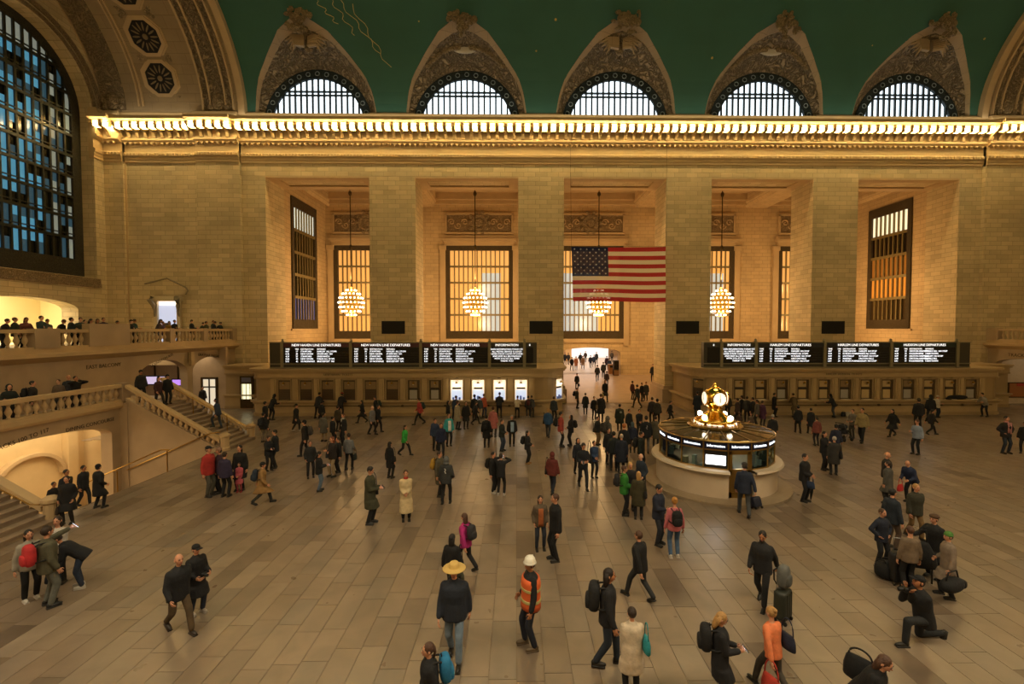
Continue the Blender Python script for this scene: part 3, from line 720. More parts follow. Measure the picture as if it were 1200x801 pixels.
# ================================================================== BALCONIES
XB = -22.9
balm = MB()
for pr_ in ([(.055, 0), (.075, .03), (.05, .08), (.045, .12), (.1, .25), (.11, .33), (.06, .5), (.05, .58), (.075, .62), (.06, .67)],): balm.lathe(pr_, n=8)
BALU = balm.mesh('baluster', PLAIN, True)
def balusters(parent, p0, p1, n, h=None, sxy=1.0):
    for k in range(n):
        t = (k+.5)/n; p = Vector(p0).lerp(Vector(p1), t)
        o = link('baluster', BALU, parent, p)
        if h: o.scale = (sxy, sxy, h/.67)
def bal_box(y0, y1): return (y0, y1)
for side in (-1, 1):
    sx = (lambda x: x) if side < 0 else (lambda x: 2*XC-x)
    y_lo = 8.0 if side < 0 else 33.0
    slab = MB(); xa, xb = sorted((sx(XB), sx(XE))); slab.box(xa, xb, y_lo, 37.5, 4.75, 5.05); structure(slab.build('floor_balcony_%s' % ('east' if side < 0 else 'west'), MARBLE))
    B = thing('balcony_balustrade', 'long stone balustrade along the crowded east balcony' if side < 0 else 'short stone balustrade of the far west balcony above the poster', 'balustrade', (0, 0, 0))
    r = MB(); X0 = sx(XB)
    r.box(X0-.16, X0+.16, y_lo, 37.3, 5.95, 6.12); r.build('top_rail', PLAIN, B)
    r = MB(); r.box(X0-.14, X0+.14, y_lo, 37.3, 4.95, 5.28); r.build('bottom_rail', PLAIN, B)
    r = MB(); r.prism([(X0-.2*side*-1, 4.5), (X0-.5*side*-1*-1*0, 4.5), (X0+.45*(-side), 4.78), (X0+.45*(-side), 4.95), (X0-.2*(-side), 4.95)], 'y', y_lo, 37.3); r.build('ledge_moulding', PLAIN, B)
    if side < 0:
        Yp = lambda px: float(onX(px, 390, XB)[1])
        solid = [(36, 66), (100.5, 148.5), (196, 201), (236, 240.5), (270, 280)]
        open_ = [(0, 36), (67, 100), (149, 196), (201, 236), (240.5, 270)]
        for a, b_ in solid:
            q = MB(); q.box(X0-.2, X0+.2, Yp(a), Yp(b_), 5.2, 6.16 if a != 100.5 else 6.42); q.build('pedestal', MARBLE_D, B)
        for a, b_ in open_: balusters(B, (X0, Yp(a)+.1, 5.28), (X0, Yp(b_)-.1, 5.28), max(2, int((Yp(b_)-Yp(a))/.34)))
        balusters(B, (X0, 13, 5.28), (X0, Yp(0)-.1, 5.28), 18)
    else:
        q = MB(); q.box(X0-.2, X0+.2, 36.3, 37.3, 5.2, 6.16); q.build('pedestal', MARBLE_D, B)
        balusters(B, (X0, 33.1, 5.28), (X0, 36.2, 5.28), 9)
    # wall under the balcony front
    fw = MB()
    if side < 0:
        fw.box(X0-.5, X0, 8, 26.4, 1.97, 4.5); fw.box(X0-.5, X0, 26.4, 27.4, 0, 4.5)
        arch_wall(fw, PX(X0), 27.4, 32.1, 0, 4.5, 27.7, 31.85, .001, 3.1, 1.0, .5)
        arch_wall(fw, PX(X0), 32.1, 37.5, 0, 4.5, 32.35, 36.4, .001, 3.1, .95, .5)
    else: arch_wall(fw, lambda a, z, d: (X0+d, a, z), 30.5, 37.5, 0, 4.5, 31.5, 36.6, .001, 3.3, .5, .5)
    W_ = structure(fw.build('wall_balcony_%s' % ('east' if side < 0 else 'west'), MARBLE_D))
    if side < 0: EASTW = W_
    else: WESTW = W_
    k = MB(); k.box(X0+(.02 if side < 0 else -.22), X0+(.22 if side < 0 else -.02), 31.95, 32.25, 3.6, 4.5); k.build('keystone', PLAIN, W_)
ENGR = mat('engraved_letters', '3d3122', .8)
def on_e(px, py, X, dz=0): p = onX(px, py, X); return (p[0]+.012, p[1], p[2])
text('EAST BALCONY', .30, wallM(on_e(122, 428.5, XB+.001), (1,0,0)), ENGR, EASTW)
text('LEXINGTON AVE', .26, wallM(on_e(190, 421.5, XB+.001), (1,0,0), R(19)), ENGR, EASTW)
text('GRAYBAR PASSAGE', .30, wallM(on_e(246, 416.5, XB+.001), (1,0,0), R(-7)), ENGR, EASTW)
text('TRACKS', .36, wallM((2*XC-XB-.01, 35.0, 4.05), (-1,0,0)), ENGR, WESTW)
# passages under the east balcony
pm = MB(); pm.box(-31.5, -31.3, 26, 38, 0, 4.7); pm.box(-31.5, XB-.5, 26.6, 26.9, 0, 4.7); pm.box(-31.5, XB-.5, 37.4, 37.6, 0, 4.7)
pm.box(-31.5, XB-.5, 31.9, 32.2, 3.6, 4.7); structure(pm.build('wall_passage_east', PLAIN))
q = MB(); q.box(-25.1, -22.35, 35.2, 35.4, 0, 4.7); q.box(-31, -25.1, 36.9, 37.2, 0, 4.7); PW = structure(q.build('wall_passage_return', MARBLE))
dd = MB(); dd.box(-24.1, -23.15, 35.15, 35.19, 0, 2.3); dd.build('door_panel', mat('bright_doorway', 'cfc2a0', .4, emit=(.75, .66, .5), es=.5), PW)
df = MB()
for a, b_ in ((-24.25, -24.1), (-23.15, -23.0), (-23.67, -23.58)): df.box(a, b_, 35.1, 35.2, 0, 2.3)
df.box(-24.25, -23.0, 35.1, 35.2, 2.25, 2.4); df.box(-24.25, -23.0, 35.1, 35.2, 1.6, 1.7); df.build('door_frame', BRONZE, PW)
for (ya, yb, za, zb, c, e, lab) in ((-27.75, -26.75, 1.5, 2.1, 'a77ad8', .8, 'violet lit display screen inside the passage under the east balcony'), (-30.0, -28.2, 1.6, 2.35, 'c8b8d8', .6, 'pale lit display screen inside the passage under the east balcony')):
    d = MB(); d.box(ya, yb, 36.8, 36.9, za, zb); d.mi = 1; d.box(ya+.08, yb-.08, 36.77, 36.8, za+.08, zb-.08)
    o = d.build('display_screen', [mat('screen_case', '101010', .4), mat('screen_%s' % c, c, .4, emit=c, es=e)]); tag(o, lab, 'screen')
    d = MB(); d.box((ya+yb)/2-.05, (ya+yb)/2+.05, 36.82, 36.88, zb, 4.7); d.build('hanger', BRONZE, o)
area('passage_light_east', (-27, 30, 4.5), (0, 0, 0), 6, 5, 110, (1, .80, .50)); area('passage_light_east_b', (-24.3, 34.6, 4.5), (0, 0, 0), 1.5, 3, 40, (1, .80, .50))
ps = MB(); ps.box(-31, XB, 26, 37.5, 4.68, 4.75); structure(ps.build('ceiling_passage_east', PLAIN))
# west passage interior with poster
XWB = 2*XC-XB
q = MB(); q.box(XWB+.25, XWB+6, 36.6, 36.85, 0, 4.7); q.box(XWB+5.8, XWB+6, 30, 37.3, 0, 4.7); q.box(XWB, XWB+6, 30, 37.5, 4.6, 4.75); structure(q.build('wall_passage_west', mat('pale_passage_marble', 'c2b095', .5, noise=.06)))
po = MB(); po.box(XWB+1.05, XWB+2.6, 36.52, 36.6, .5, 1.75); po.mi = 1; po.box(XWB+1.13, XWB+2.52, 36.49, 36.52, .58, 1.67); po.mi = 2; po.box(XWB+1.7, XWB+2.52, 36.47, 36.49, 1.45, 1.67)
tag(po.build('wall_poster', [BRONZE, mat('poster_orange', '9a6234', .6), mat('poster_red', 'a83a30', .6)]), 'framed orange poster on the marble wall under the west balcony', 'poster')
po = MB(); po.lathe([(0, .05), (.1, .05), (.14, 0)], n=16); po.xf(Matrix.Translation((XWB+.5, 36.6, 1.05)) @ Matrix.Rotation(R(90), 4, 'X')); tag(po.build('round_plaque', mat('plaque_brown', '4b3320', .5)), 'small round brown plaque beside the framed orange poster', 'plaque')
area('passage_light_west', (XWB+2.5, 34.6, 4.4), (0, 0, 0), 3, 3, 16, (1, .78, .5))

# ================================================================== EAST STAIRS, LANDING AND WELL
XD = -19.9; ZLAND = 2.2
ld = MB(); ld.box(XB, XD-.3, 10.5, 27.0, ZLAND-.25, ZLAND); ld.box(XD, -18.6, 23.25, 25.4, ZLAND-.25, ZLAND); ld.box(XD, -18.6, 12.1, 14.25, ZLAND-.25, ZLAND); structure(ld.build('floor_landing', MARBLE))
dw = MB()
arch_wall(dw, PX(XD), 14.3, 23.3, -2.6, 2.45, 15.1, 22.45, -2.59, 1.0, .62, .55, 24)
WD = structure(dw.build('wall_dining', MARBLE_D))
lm = MB(); lm.prism([(XD-.1, 2.2), (XD+.12, 2.2), (XD+.2, 2.32), (XD+.2, 2.5), (XD-.1, 2.5)], 'y', 14.2, 23.3); lm.build('ledge_moulding', PLAIN, WD)
def on_d(px, py): p = onX(px, py, XD); return (p[0]+.012, p[1], p[2])
text('DINING CONCOURSE', .245, wallM(on_d(107, 497), (1,0,0), R(1)), ENGR, WD)
text('TRACKS 100 TO 117', .25, wallM(on_d(24, 515.5), (1,0,0), R(9)), ENGR, WD)
wl = MB(); wl.prism([(WX1+.02, -.01), (WX1+.02, -5.3), (XD-5.3, -5.3), (XD-5.3, -4.3), (XD, -2.05)], 'y', 10.0, 26.6); structure(wl.build('floor_well_ramp', MARBLE_D))
hall = MB(); hall.box(XD-5.3, XD-5.1, 10, 26.6, -5.2, 2.0); hall.box(XD-5.3, XD-.5, 26.4, 26.6, -5.2, 2.0); hall.box(XD-5.3, XD-.5, 10.0, 10.2, -5.2, 2.0); hall.box(XD-5.3, XD-.5, 10, 26.6, 1.9, 1.96)
hall.box(XD-.5, XD, 23.3, 26.6, -5.2, 0); hall.box(XD-.5, XD, 10.0, 14.3, -5.2, 0)
HL = structure(hall.build('wall_lower_hall', mat('lower_hall_marble', 'cdb488', .45, noise=.09, nscale=.8)))
cm = MB()
for yy in (21.2, 25.4, 16.5): cm.box(XD-5.1, XD-4.75, yy-.28, yy+.28, -5.2, 1.9)
cm.build('column', MATS['lower_hall_marble'], HL)
va = MB()
for k in range(12):
    a0, a1 = math.pi*k/12, math.pi*(k+1)/12
    P = lambda r, a, x: (x, 23.3+r*math.cos(a), -1.7+.8*r*math.sin(a))
    va.add([P(1.6,a0,XD-4.8), P(1.8,a0,XD-4.8), P(1.8,a1,XD-4.8), P(1.6,a1,XD-4.8), P(1.6,a0,XD-5.1), P(1.8,a0,XD-5.1), P(1.8,a1,XD-5.1), P(1.6,a1,XD-5.1)], [(0,1,2,3), (0,3,7,4), (1,5,6,2)])
va.build('blind_arch', PLAIN, HL)
area('lower_hall_light', (XD-3.2, 19.0, 1.85), (0, 0, 0), 2.6, 13, 380, (1, .78, .46))
def staircase(y0, y1, inner, label):
    S = thing('staircase', label, 'staircase', (0, 0, 0))
    n = 14; x0, x1 = -14.55, -18.6
    for k in range(n):
        xa = x0+(x1-x0)*k/n; h = ZLAND*(k+1)/n
        t = MB(); t.box(x1-.05, xa, y0, y1, h-ZLAND/n, h-.045); t.box(x1-.05, xa+.03, y0, y1, h-.045, h); t.build('step', mat('stair_marble', '8a7864', .4, noise=.1, nscale=3), S)
    zr = lambda x: 3.33-(x+19.65)*(2.78/4.65)
    for q, (y, solid) in enumerate(((inner, True), (y0+y1-inner, False))):
        yo = y
        b_ = MB()
        zz = zr if solid else (lambda x: zr(x)+.12)
        xs, xe = -19.65, -15.0
        b_.prism([(xs, zz(xs)-.16), (xe, zz(xe)-.16), (xe, zz(xe)), (xs, zz(xs))], 'y', yo-.15, yo+.15); b_.build('hand_rail', PLAIN, S)
        b_ = MB(); b_.prism([(xs, -2.5 if solid else -.05), (xe+.1, -2.5 if solid else -.05), (xe+.1, .02), (xe, zz(xe)-.5), (xs, zz(xs)-.68)], 'y', yo-.13, yo+.13); b_.build('string_wall', MARBLE_D, S)
        nb = 15
        for k in range(nb):
            t = (k+.5)/nb; x = xs+.35+(xe-xs-.6)*t; hh = .42+.08*(1-t)
            o = link('baluster', BALU, S, (x, yo, zz(x)-.16-hh)); o.scale = (1, 1, hh/.67)
        nm = MB(); nm.lathe([(.24, 0), (.24, .12), (.19, .16), (.19, .62), (.25, .68), (.25, .78), (.12, .86)], xe+.18, yo, 12); nm.build('newel_post', PLAIN, S)
    h = MB(); h.tube([(-18.7, y1-.75, ZLAND+.9), (-14.6, y1-.75, .9), (-14.3, y1-.75, .9)], .018, 6)
    for x in (-17.4, -15.6): h.tube([(x, y1-.75, (x+14.55)/(x1-x0)*ZLAND), (x, y1-.75, (x+14.55)/(x1-x0)*ZLAND+.95)], .02, 5)
    h.build('brass_handrail', BRASS, S)
    return S
staircase(23.2, 25.3, 23.12, 'marble staircase rising to the landing beside the dining concourse well')
staircase(12.2, 14.4, 14.48, 'near marble staircase with brass handrail beside the group taking a selfie')
cp_ = MB(); cp_.box(XD-.55, -19.55, 22.93, 23.33, -2.7, 2.44); cp_.box(XD-.55, -19.55, 14.27, 14.66, -2.7, 2.44); cp_.build('corner_block', MARBLE_D, WD)
LB = thing('landing_balustrade', 'stone balustrade of the stair landing above the dining concourse sign', 'balustrade', (0, 0, 0))
r = MB(); r.box(XD-.15, XD+.15, 14.4, 23.25, 3.2, 3.38); r.build('top_rail', PLAIN, LB)
r = MB(); r.box(XD-.13, XD+.13, 14.4, 23.25, 2.42, 2.62); r.build('bottom_rail', PLAIN, LB)
balusters(LB, (XD, 14.7, 2.62), (XD, 22.9, 2.62), 24, .58)
q = MB(); q.box(XD-.2, XD+.2, 22.9, 23.35, 2.4, 3.42); q.build('pedestal', MARBLE_D, LB)
hr = thing('well_handrail', 'brass handrails going down into the dining concourse well', 'handrail', (0, 0, 0))
h = MB(); h.tube([(-14.9, 22.9, .95), (-15.4, 22.9, .9), (-19.6, 22.9, -.95)], .03, 6)
for x in (-16, -17.5, -19): h.tube([(x, 22.9, .9-(x+15.4)/(-4.2)*1.85), (x, 23.0, .86-(x+15.4)/(-4.2)*1.85)], .02, 5)
h.build('wall_rail', BRASS, hr)
h = MB(); h.tube([(-14.95, 19.6, .95), (-15.3, 19.6, .95), (-19.6, 19.6, -.95)], .03, 6)
for x in (-15.05, -17.2, -19.3): zf = min(0, (x+15.1)*.43); h.tube([(x, 19.6, zf-.02), (x, 19.6, zf+.95)], .025, 6)
h.build('centre_rail', BRASS, hr)
# ================================================================== TICKET OFFICES
DT = 31.97
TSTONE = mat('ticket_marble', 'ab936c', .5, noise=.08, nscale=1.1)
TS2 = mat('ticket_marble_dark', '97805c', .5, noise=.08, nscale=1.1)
def arc(cx_, cy_, r, a0, a1, n): return [(cx_+r*math.cos(R(a0+(a1-a0)*k/n)), cy_+r*math.sin(R(a0+(a1-a0)*k/n))) for k in range(n+1)]
def foot(off):
    return ([(-22.35, 37.2), (-22.35, 35-off), (-18.7-off, 35-off)]+arc(-17.9, 32.77, .8+off, 180, 270, 5)
            + arc(1.9, 33.47, 1.5+off, -90, 0, 7)+[(3.4+off, 37.2)])
WGLASS = mat('dim_window', '4a3a26', .3); BLIND = mat('window_blind', 'b8a074', .6); BLIND2 = mat('window_blind_grey', '9f9a92', .6); SLAT = mat('shutter_slat', '4a3a2a', .6)
LITW = mat('lit_booth_window', 'ffffff', .4, emit=(1.0, .80, .55), es=.42); LITB = mat('lit_booth_blue', 'c8d8ff', .4, emit=(.62, .74, 1.0), es=.4)
LAMPG = mat('ticket_lamp_glow', 'ffffff', .3, emit=(1.0, .82, .5), es=7); LAMPO = mat('ticket_lamp_off', 'b5a88a', .3)
COIN = mat('counter_white', 'd8cdb4', .4)
def ticket_window(T, M, lit, var, mirrored):
    """local frame: x along the front, y up (from the counter), z outwards"""
    w = link('ticket_window', None, T); w.matrix_local = M
    def part(name, fn, m_, par=w, sm=False): b = MB(); fn(b); return b.build(name, m_, par, smooth=sm)
    BX = lambda x0, x1, y0, y1, z0, z1: (lambda b: b.box(x0, x1, y0, y1, z0, z1))
    def fr(b):
        b.box(-.5, -.42, 0, 1.5, 0, .1); b.box(.42, .5, 0, 1.5, 0, .1); b.box(-.5, .5, 1.42, 1.5, 0, .12); b.box(-.1, .1, 1.48, 1.6, 0, .16)
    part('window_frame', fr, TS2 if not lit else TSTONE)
    part('window_back', BX(-.42, .42, 0, 1.42, .005, .02), LITW if lit else WGLASS)
    if lit:
        part('dark_strip', BX(-.3, .3, .78, .9, .02, .06), mat('strip_dark', '241a12', .5))
        part('lower_pane', BX(-.38, .38, .05, .72, .02, .035), LITB)
        part('counter_clutter', lambda b: [b.box(-.3+.22*k, -.18+.22*k, .02, .2+.1*(k % 2), .05, .12) for k in range(3)], mat('clutter_blue', '5570b8', .5))
    else:
        if var == 0: part('blind', BX(-.36, .36, .78, 1.3, .02, .04), mat('blind_dim', '8a7250', .6))
        if var in (1, 2):
            part('blind', BX(-.3, .22, .1, .72, .02, .05), BLIND2 if var == 1 else BLIND)
            part('dark_strip', BX(-.34, .3, .72, .84, .02, .07), mat('strip_dark', '241a12', .5)); part('blind', BX(-.32, .22, .9, 1.34, .02, .05), BLIND if var == 2 else mat('blind_dim', '8a7250', .6))
        if var == 0:
            def sl(b):
                for k in range(7): b.box(-.4, .4, .06+.1*k, .1+.1*k, .02, .05)
            part('shutter_slats', sl, SLAT)
    lm_ = part('window_lamp', lambda b: b.lathe([(0, 1.36), (.02, 1.36), (.02, 1.3), (.09, 1.24), (.1, 1.16)], n=10), BRASS, sm=True)
    b = MB(); b.ball((0, 0, 0), .075, 8, 6); o = b.build('lamp_bulb', LAMPG if lit else LAMPO, lm_, smooth=True)
    # lathe is around the vertical of the local frame: turn it upright
    lm_.matrix_local = Matrix.Translation((0, 0, .22)) @ Matrix.Rotation(R(-90), 4, 'X') if False else Matrix(((1,0,0,0),(0,0,1,0),(0,-1,0,.22),(0,0,0,1)))
    o.location = (0, 0, 1.15)
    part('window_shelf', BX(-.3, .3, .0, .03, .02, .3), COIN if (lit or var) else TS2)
    return w
def ticket_office(side):
    mx = (lambda x: x) if side < 0 else (lambda x: 2*XC-x)
    fp = lambda off: [(mx(x), y) for x, y in foot(off)]
    lab = ('long marble ticket counter under the board of three maroon headers, four windows lit' if side < 0 else 'long marble ticket counter behind the clock booth with all windows unlit')
    T = thing('ticket_office', lab, 'ticket counter')
    def pr(name, off, z0, z1, m_): b = MB(); b.prism(fp(off), 'z', z0, z1); return b.build(name, m_, T)
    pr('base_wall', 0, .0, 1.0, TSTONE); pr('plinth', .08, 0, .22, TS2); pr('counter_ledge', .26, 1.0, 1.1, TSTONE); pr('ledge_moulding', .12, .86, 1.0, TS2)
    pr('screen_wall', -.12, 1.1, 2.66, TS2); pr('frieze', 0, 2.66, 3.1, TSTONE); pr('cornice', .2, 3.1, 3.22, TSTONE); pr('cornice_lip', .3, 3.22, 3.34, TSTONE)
    pr('architrave', .06, 2.62, 2.72, TS2)
    rl = MB(); rl.tube([(mx(-17.6), DT-.2, .74), (mx(1.8), DT-.2, .74)], .028, 6); rl.build('purse_rail', BRONZE, T)
    for k in range(13):
        x = mx(-17.0+k*1.5); b = MB(); b.ball((x, DT-.17, .74), (.12, .09, .07), 8, 4); b.build('rail_bracket', BRONZE, T)
    for k in range(13):
        c = -16.29-.755+1.51*k; b = MB(); b.box(mx(c)-.2, mx(c)+.2, DT-.02, DT+.2, 1.1, 2.62); b.box(mx(c)-.1, mx(c)+.1, DT-.07, DT+.2, 1.16, 2.56); b.build('pilaster', TSTONE, T)
    for k in range(12):
        c = mx(-16.29+1.51*k); lit = side < 0 and k >= 8
        var = (0 if k < 6 else 1) if side < 0 else (2 if k % 3 else 1)
        ticket_window(T, wallM((c, DT+.1, 1.1), (0,-1,0)), lit, var, side > 0)
    a = R(-38); xx, yy = 1.9+1.42*math.cos(a), 33.47+1.42*math.sin(a)
    ticket_window(T, wallM((mx(xx), yy, 1.1), (mx(1)-mx(0)) * Vector((math.cos(a), 0, 0)) + Vector((0, math.sin(a), 0))), side < 0, 0, False)
    xx, yy = -17.9-.72*math.cos(R(40)), 32.77-.72*math.sin(R(40))
    b = MB(); b.box(mx(-21.15)-.0 if side < 0 else mx(-20.15), mx(-20.15) if side < 0 else mx(-21.15), 34.9, 34.97, 0.05, 2.5); b.build('office_door', BRONZE, T)
    x0, x1 = sorted((mx(-21.0), mx(-20.3)))
    b = MB(); b.box(x0, x1, 34.86, 34.9, .75, 1.9); b.build('door_pane', mat('door_glow', 'e8e0a8', .4, emit=(.85, .80, .48), es=.9) if side < 0 else mat('door_dim', '6a5c3c', .4), T)
    b = MB(); b.box(x0, x1, 34.86, 34.9, 2.05, 2.4); b.build('transom_pane', mat('transom_blue', '6d6f8a', .4), T)
    b = MB()
    for k in range(3): xq = x0+.06+(x1-x0-.12)*k/2; b.box(xq-.02, xq+.02, 34.84, 34.86, .75, 1.9)
    b.build('door_bars', BRONZE, T)
    b = MB(); b.box(*sorted((mx(-19.75), mx(-19.35))), 34.9, 34.97, 1.2, 2.4); b.build('notice_panel', WGLASS, T)
    pmx = mx(-18.2); pd = MB()
    pd.lathe([(.62, 0), (.62, .25), (.5, .3), (.5, .8), (.6, .9), (.6, 1.05)], pmx, 33.4, 12); pd.build('corner_pedestal', TS2, T)
    return T
TK1 = ticket_office(-1); TK2 = ticket_office(1)
text('NEW HAVEN  TICKETS', .2, wallM((onY(396, 438.5, DT)[0], DT-.012, 2.9), (0,-1,0)), ENGR, TK1)
text('HARLEM  HUDSON  TICKETS', .2, wallM((onY(989, 438.5, DT)[0], DT-.012, 2.9), (0,-1,0)), ENGR, TK2)
for x in (-4.22, -2.7, -1.2, .32): point('ticket_lamp', (x, DT-.35, 2.2), 5, (1, .80, .5), .08)
point('ticket_lamp_corner', (3.3, 31.9, 2.3), 5, (1, .84, .6), .08)

# ================================================================== DEPARTURE BOARDS
CASE = mat('board_case', '3a372e', .45, .2); CASE2 = mat('board_case_light', '857d62', .45, .2); PANEL = mat('board_panel', '060606', .25)
WHT = mat('board_text', 'ffffff', .5, emit=(.92, .95, 1.0), es=1.0); WHT2 = mat('board_header_text', 'ffffff', .5, emit=(1, .98, .94), es=.8)
MAR = mat('board_maroon', '4a1c22', .5); GRN = mat('board_green', '16281f', .5); BLU = mat('board_blue', '10141c', .5); GRY = mat('board_grey', '34322c', .5)
NH = (["STAMFORD", "NEW HAVEN", "STAMFORD", "NEW HAVEN", "SO NORWALK"], ["HARLEM  ALL STOPS", "STAMFORD  NH", "GREENWICH", "MAKES ALL STOPS", "BRIDGEPORT  NH"])
HA = (["CRESTWOOD", "N WHITE PLAINS", "SOUTHEAST", "WASSAIC", "N WHITE PLAINS"], ["HARLEM  NO STOP", "MAKES ALL STOPS", "W PLAINS  NO STOP", "CROTON FALLS", "HARLEM  NO STOP"])
HU = (["CROTON-HARMON", "POUGHKEEPSIE", "CROTON-HARMON", "CROTON-HARMON", "POUGHKEEPSIE"], ["MARBLE HILL  NO STOP", "TARRYTOWN", "HARLEM  NO STOP", "MARBLE HILL", "TARRYTOWN"])
INFO = ["TRAIN INFORMATION TODAY FOR", "ALL METRO SERVICE IS GOOD", "PLEASE STAND CLEAR OF DOORS", "AND KEEP ALL BELONGINGS", "WITH YOU AT ALL TIMES", "THANK YOU"]
def board(label, x0, x1, cuts, secs):
    Bd = thing('departure_board', label, 'departure board', ((x0+x1)/2, 32.3, 3.34)); ox, oy, oz = (x0+x1)/2, 32.3, 3.34
    def bx(name, a, b_, y0, y1, z0, z1, m_): q = MB(); q.box(a-ox, b_-ox, y0-oy, y1-oy, z0-oz, z1-oz); return q.build(name, m_, Bd)
    bx('case', x0, x1, 32.15, 32.6, 3.36, 5.17, CASE)
    for z0, z1, n_ in ((3.36, 3.42, 'bottom_rail'), (3.62, 3.68, 'lower_rail'), (5.13, 5.2, 'top_rail')): bx(n_, x0, x1, 32.08, 32.15, z0, z1, CASE2)
    for c in cuts: bx('mullion', c-.1, c+.1, 32.04, 32.15, 3.36, 5.2, CASE2); 
    for c in cuts:
        q = MB(); q.lathe([(.09, 1.86), (.12, 1.9), (.06, 1.97), (.1, 2.03), (0, 2.1)], c-ox, -.1, 8); q.build('finial', CASE2, Bd, smooth=True)
    for (a, b_, head, hm, rows, mode) in secs:
        bx('header_strip', a+.1, b_-.1, 32.1, 32.15, 4.84, 5.12, hm); bx('display_panel', a+.14, b_-.14, 32.11, 32.15, 3.72, 4.8, PANEL)
        L = lambda s, sz, x, z, m_, al='CENTER': text(s, sz, Matrix.Translation((-ox, -oy, -oz)) @ wallM((x, 32.095, z), (0,-1,0)), m_, Bd, 'lettering', al)
        if mode == 'cap':
            L('8', .2, (a+b_)/2, 4.97, WHT2); continue
        L(head, .24, (a+b_)/2, 4.97, WHT2)
        if mode == 'info':
            for k, s in enumerate(rows): L(s, .155, (a+b_)/2, 4.68-.165*k, WHT)
        else:
            w_ = b_-a
            for s, fx in (('TIME', .05), ('TRK', .19), ('DESTINATION', .27), ('REMARKS', .51)): L(s, .14, a+w_*fx, 4.69, WHT2, 'LEFT')
            rr = random.Random(int(a*10))
            for fx, col in ((.05, ['%d:%02d' % (4+k//3, (7+11*k) % 60) for k in range(5)]), (.2, [str(rr.randint(11, 42)) for k in range(5)]), (.27, rows[0]), (.51, rows[1])):
                for k, s in enumerate(col): L(s, .15, a+w_*fx, 4.53-.175*k, WHT, 'LEFT')
            for k in range(5): bx('row_line', a+.2, b_-.2, 32.1, 32.112, 4.43-.175*k, 4.437-.175*k, mat('row_line', '2a2822', .5))
BXp = lambda px: float(onY(px, 415, 32.1)[0])
c1 = [BXp(p) for p in (317.5, 330.5, 411, 493, 573.5, 614.5, 627)]
board('electronic departure board with maroon New Haven headers on the ticket office roof', c1[0]-.12, c1[-1]+.12, c1[1:-1],
      [(c1[1], c1[2], 'NEW HAVEN LINE DEPARTURES', MAR, NH, 'dep'), (c1[2], c1[3], 'NEW HAVEN LINE DEPARTURES', MAR, NH, 'dep'), (c1[3], c1[4], 'NEW HAVEN LINE DEPARTURES', MAR, NH, 'dep'), (c1[4], c1[5], 'INFORMATION', GRY, INFO, 'info'), (c1[5], c1[6], '', GRY, None, 'cap')])
c2 = [BXp(p) for p in (827, 845.5, 886, 966.5, 1044.5, 1122, 1135.5)]
board('electronic departure board with dark Harlem and Hudson headers behind the clock booth', c2[0]-.12, c2[-1]+.12, c2[1:-1],
      [(c2[0], c2[1], '', GRY, None, 'cap'), (c2[1], c2[2], 'INFORMATION', GRY, INFO, 'info'), (c2[2], c2[3], 'HARLEM LINE DEPARTURES', BLU, HA, 'dep'), (c2[3], c2[4], 'HARLEM LINE DEPARTURES', BLU, HA, 'dep'), (c2[4], c2[5], 'HUDSON LINE DEPARTURES', GRN, HU, 'dep')])

# ================================================================== CHANDELIERS
GILT = mat('chandelier_gilt', 'b58a3a', .35, .8); CBULB = mat('chandelier_bulb', 'fff3d0', .3, emit=(1.0, .83, .50), es=4.5)
CH = {}
def chandelier(x, label):
    first = not CH
    C_ = thing('chandelier', label, 'chandelier', (x, 44.83, 8.65), 0, 'globe chandeliers in the gallery')
    if first:
        q = MB(); q.tube([(0, 0, 1.3), (0, 0, 11.98)], .05, 6); q.ball((0, 0, 10.6), (.18, .18, .25), 8, 6); q.ball((0, 0, 5.4), (.16, .16, .28), 8, 6); CH['rod'] = (q.mesh('rod', BRONZE, True))
        q = MB(); q.lathe([(0, -1.1), (.25, -1.05), (.5, -.9), (.78, -.5), (.9, 0), (.78, .5), (.5, .9), (.3, 1.1), (.22, 1.3), (.1, 1.5), (0, 1.55)], n=16); CH['body'] = q.mesh('globe_body', GILT, True)
        q = MB(); b = MB()
        for z, r, n in ((-1.2, .42, 8), (-.85, .85, 14), (-.45, 1.1, 18), (0, 1.18, 20), (.45, 1.08, 18), (.85, .82, 14), (1.2, .45, 8)):
            q.tube([(r*.95*math.cos(2*math.pi*k/24), r*.95*math.sin(2*math.pi*k/24), z-.09) for k in range(25)], .035, 4)
            for k in range(n): a = 2*math.pi*k/n+z; b.ball((r*math.cos(a), r*math.sin(a), z), .085, 6, 5)
        CH['ring'] = q.mesh('ring_frame', GILT, True); CH['bulb'] = b.mesh('bulb_tiers', CBULB, True)
    link('rod', CH['rod'], C_); link('globe_body', CH['body'], C_); link('ring_frame', CH['ring'], C_)
    o = link('bulb_tiers', CH['bulb'], C_); o['kind'] = 'stuff'
for i, lab in enumerate(('globe chandelier before the farthest east gallery window, next to the tall side window', 'globe chandelier hanging free between the first two piers beside the flag', 'globe chandelier showing through the lower edge of the hanging flag', 'globe chandelier in the gallery bay just west of the flag')):
    chandelier(BAYS[i], lab)
for c in BAYS:
    point('chandelier_light', (c, 44.83, 6.6), 430, AMBER, .5); point('chandelier_light_up', (c, 44.83, 10.9), 330, AMBER, .5)

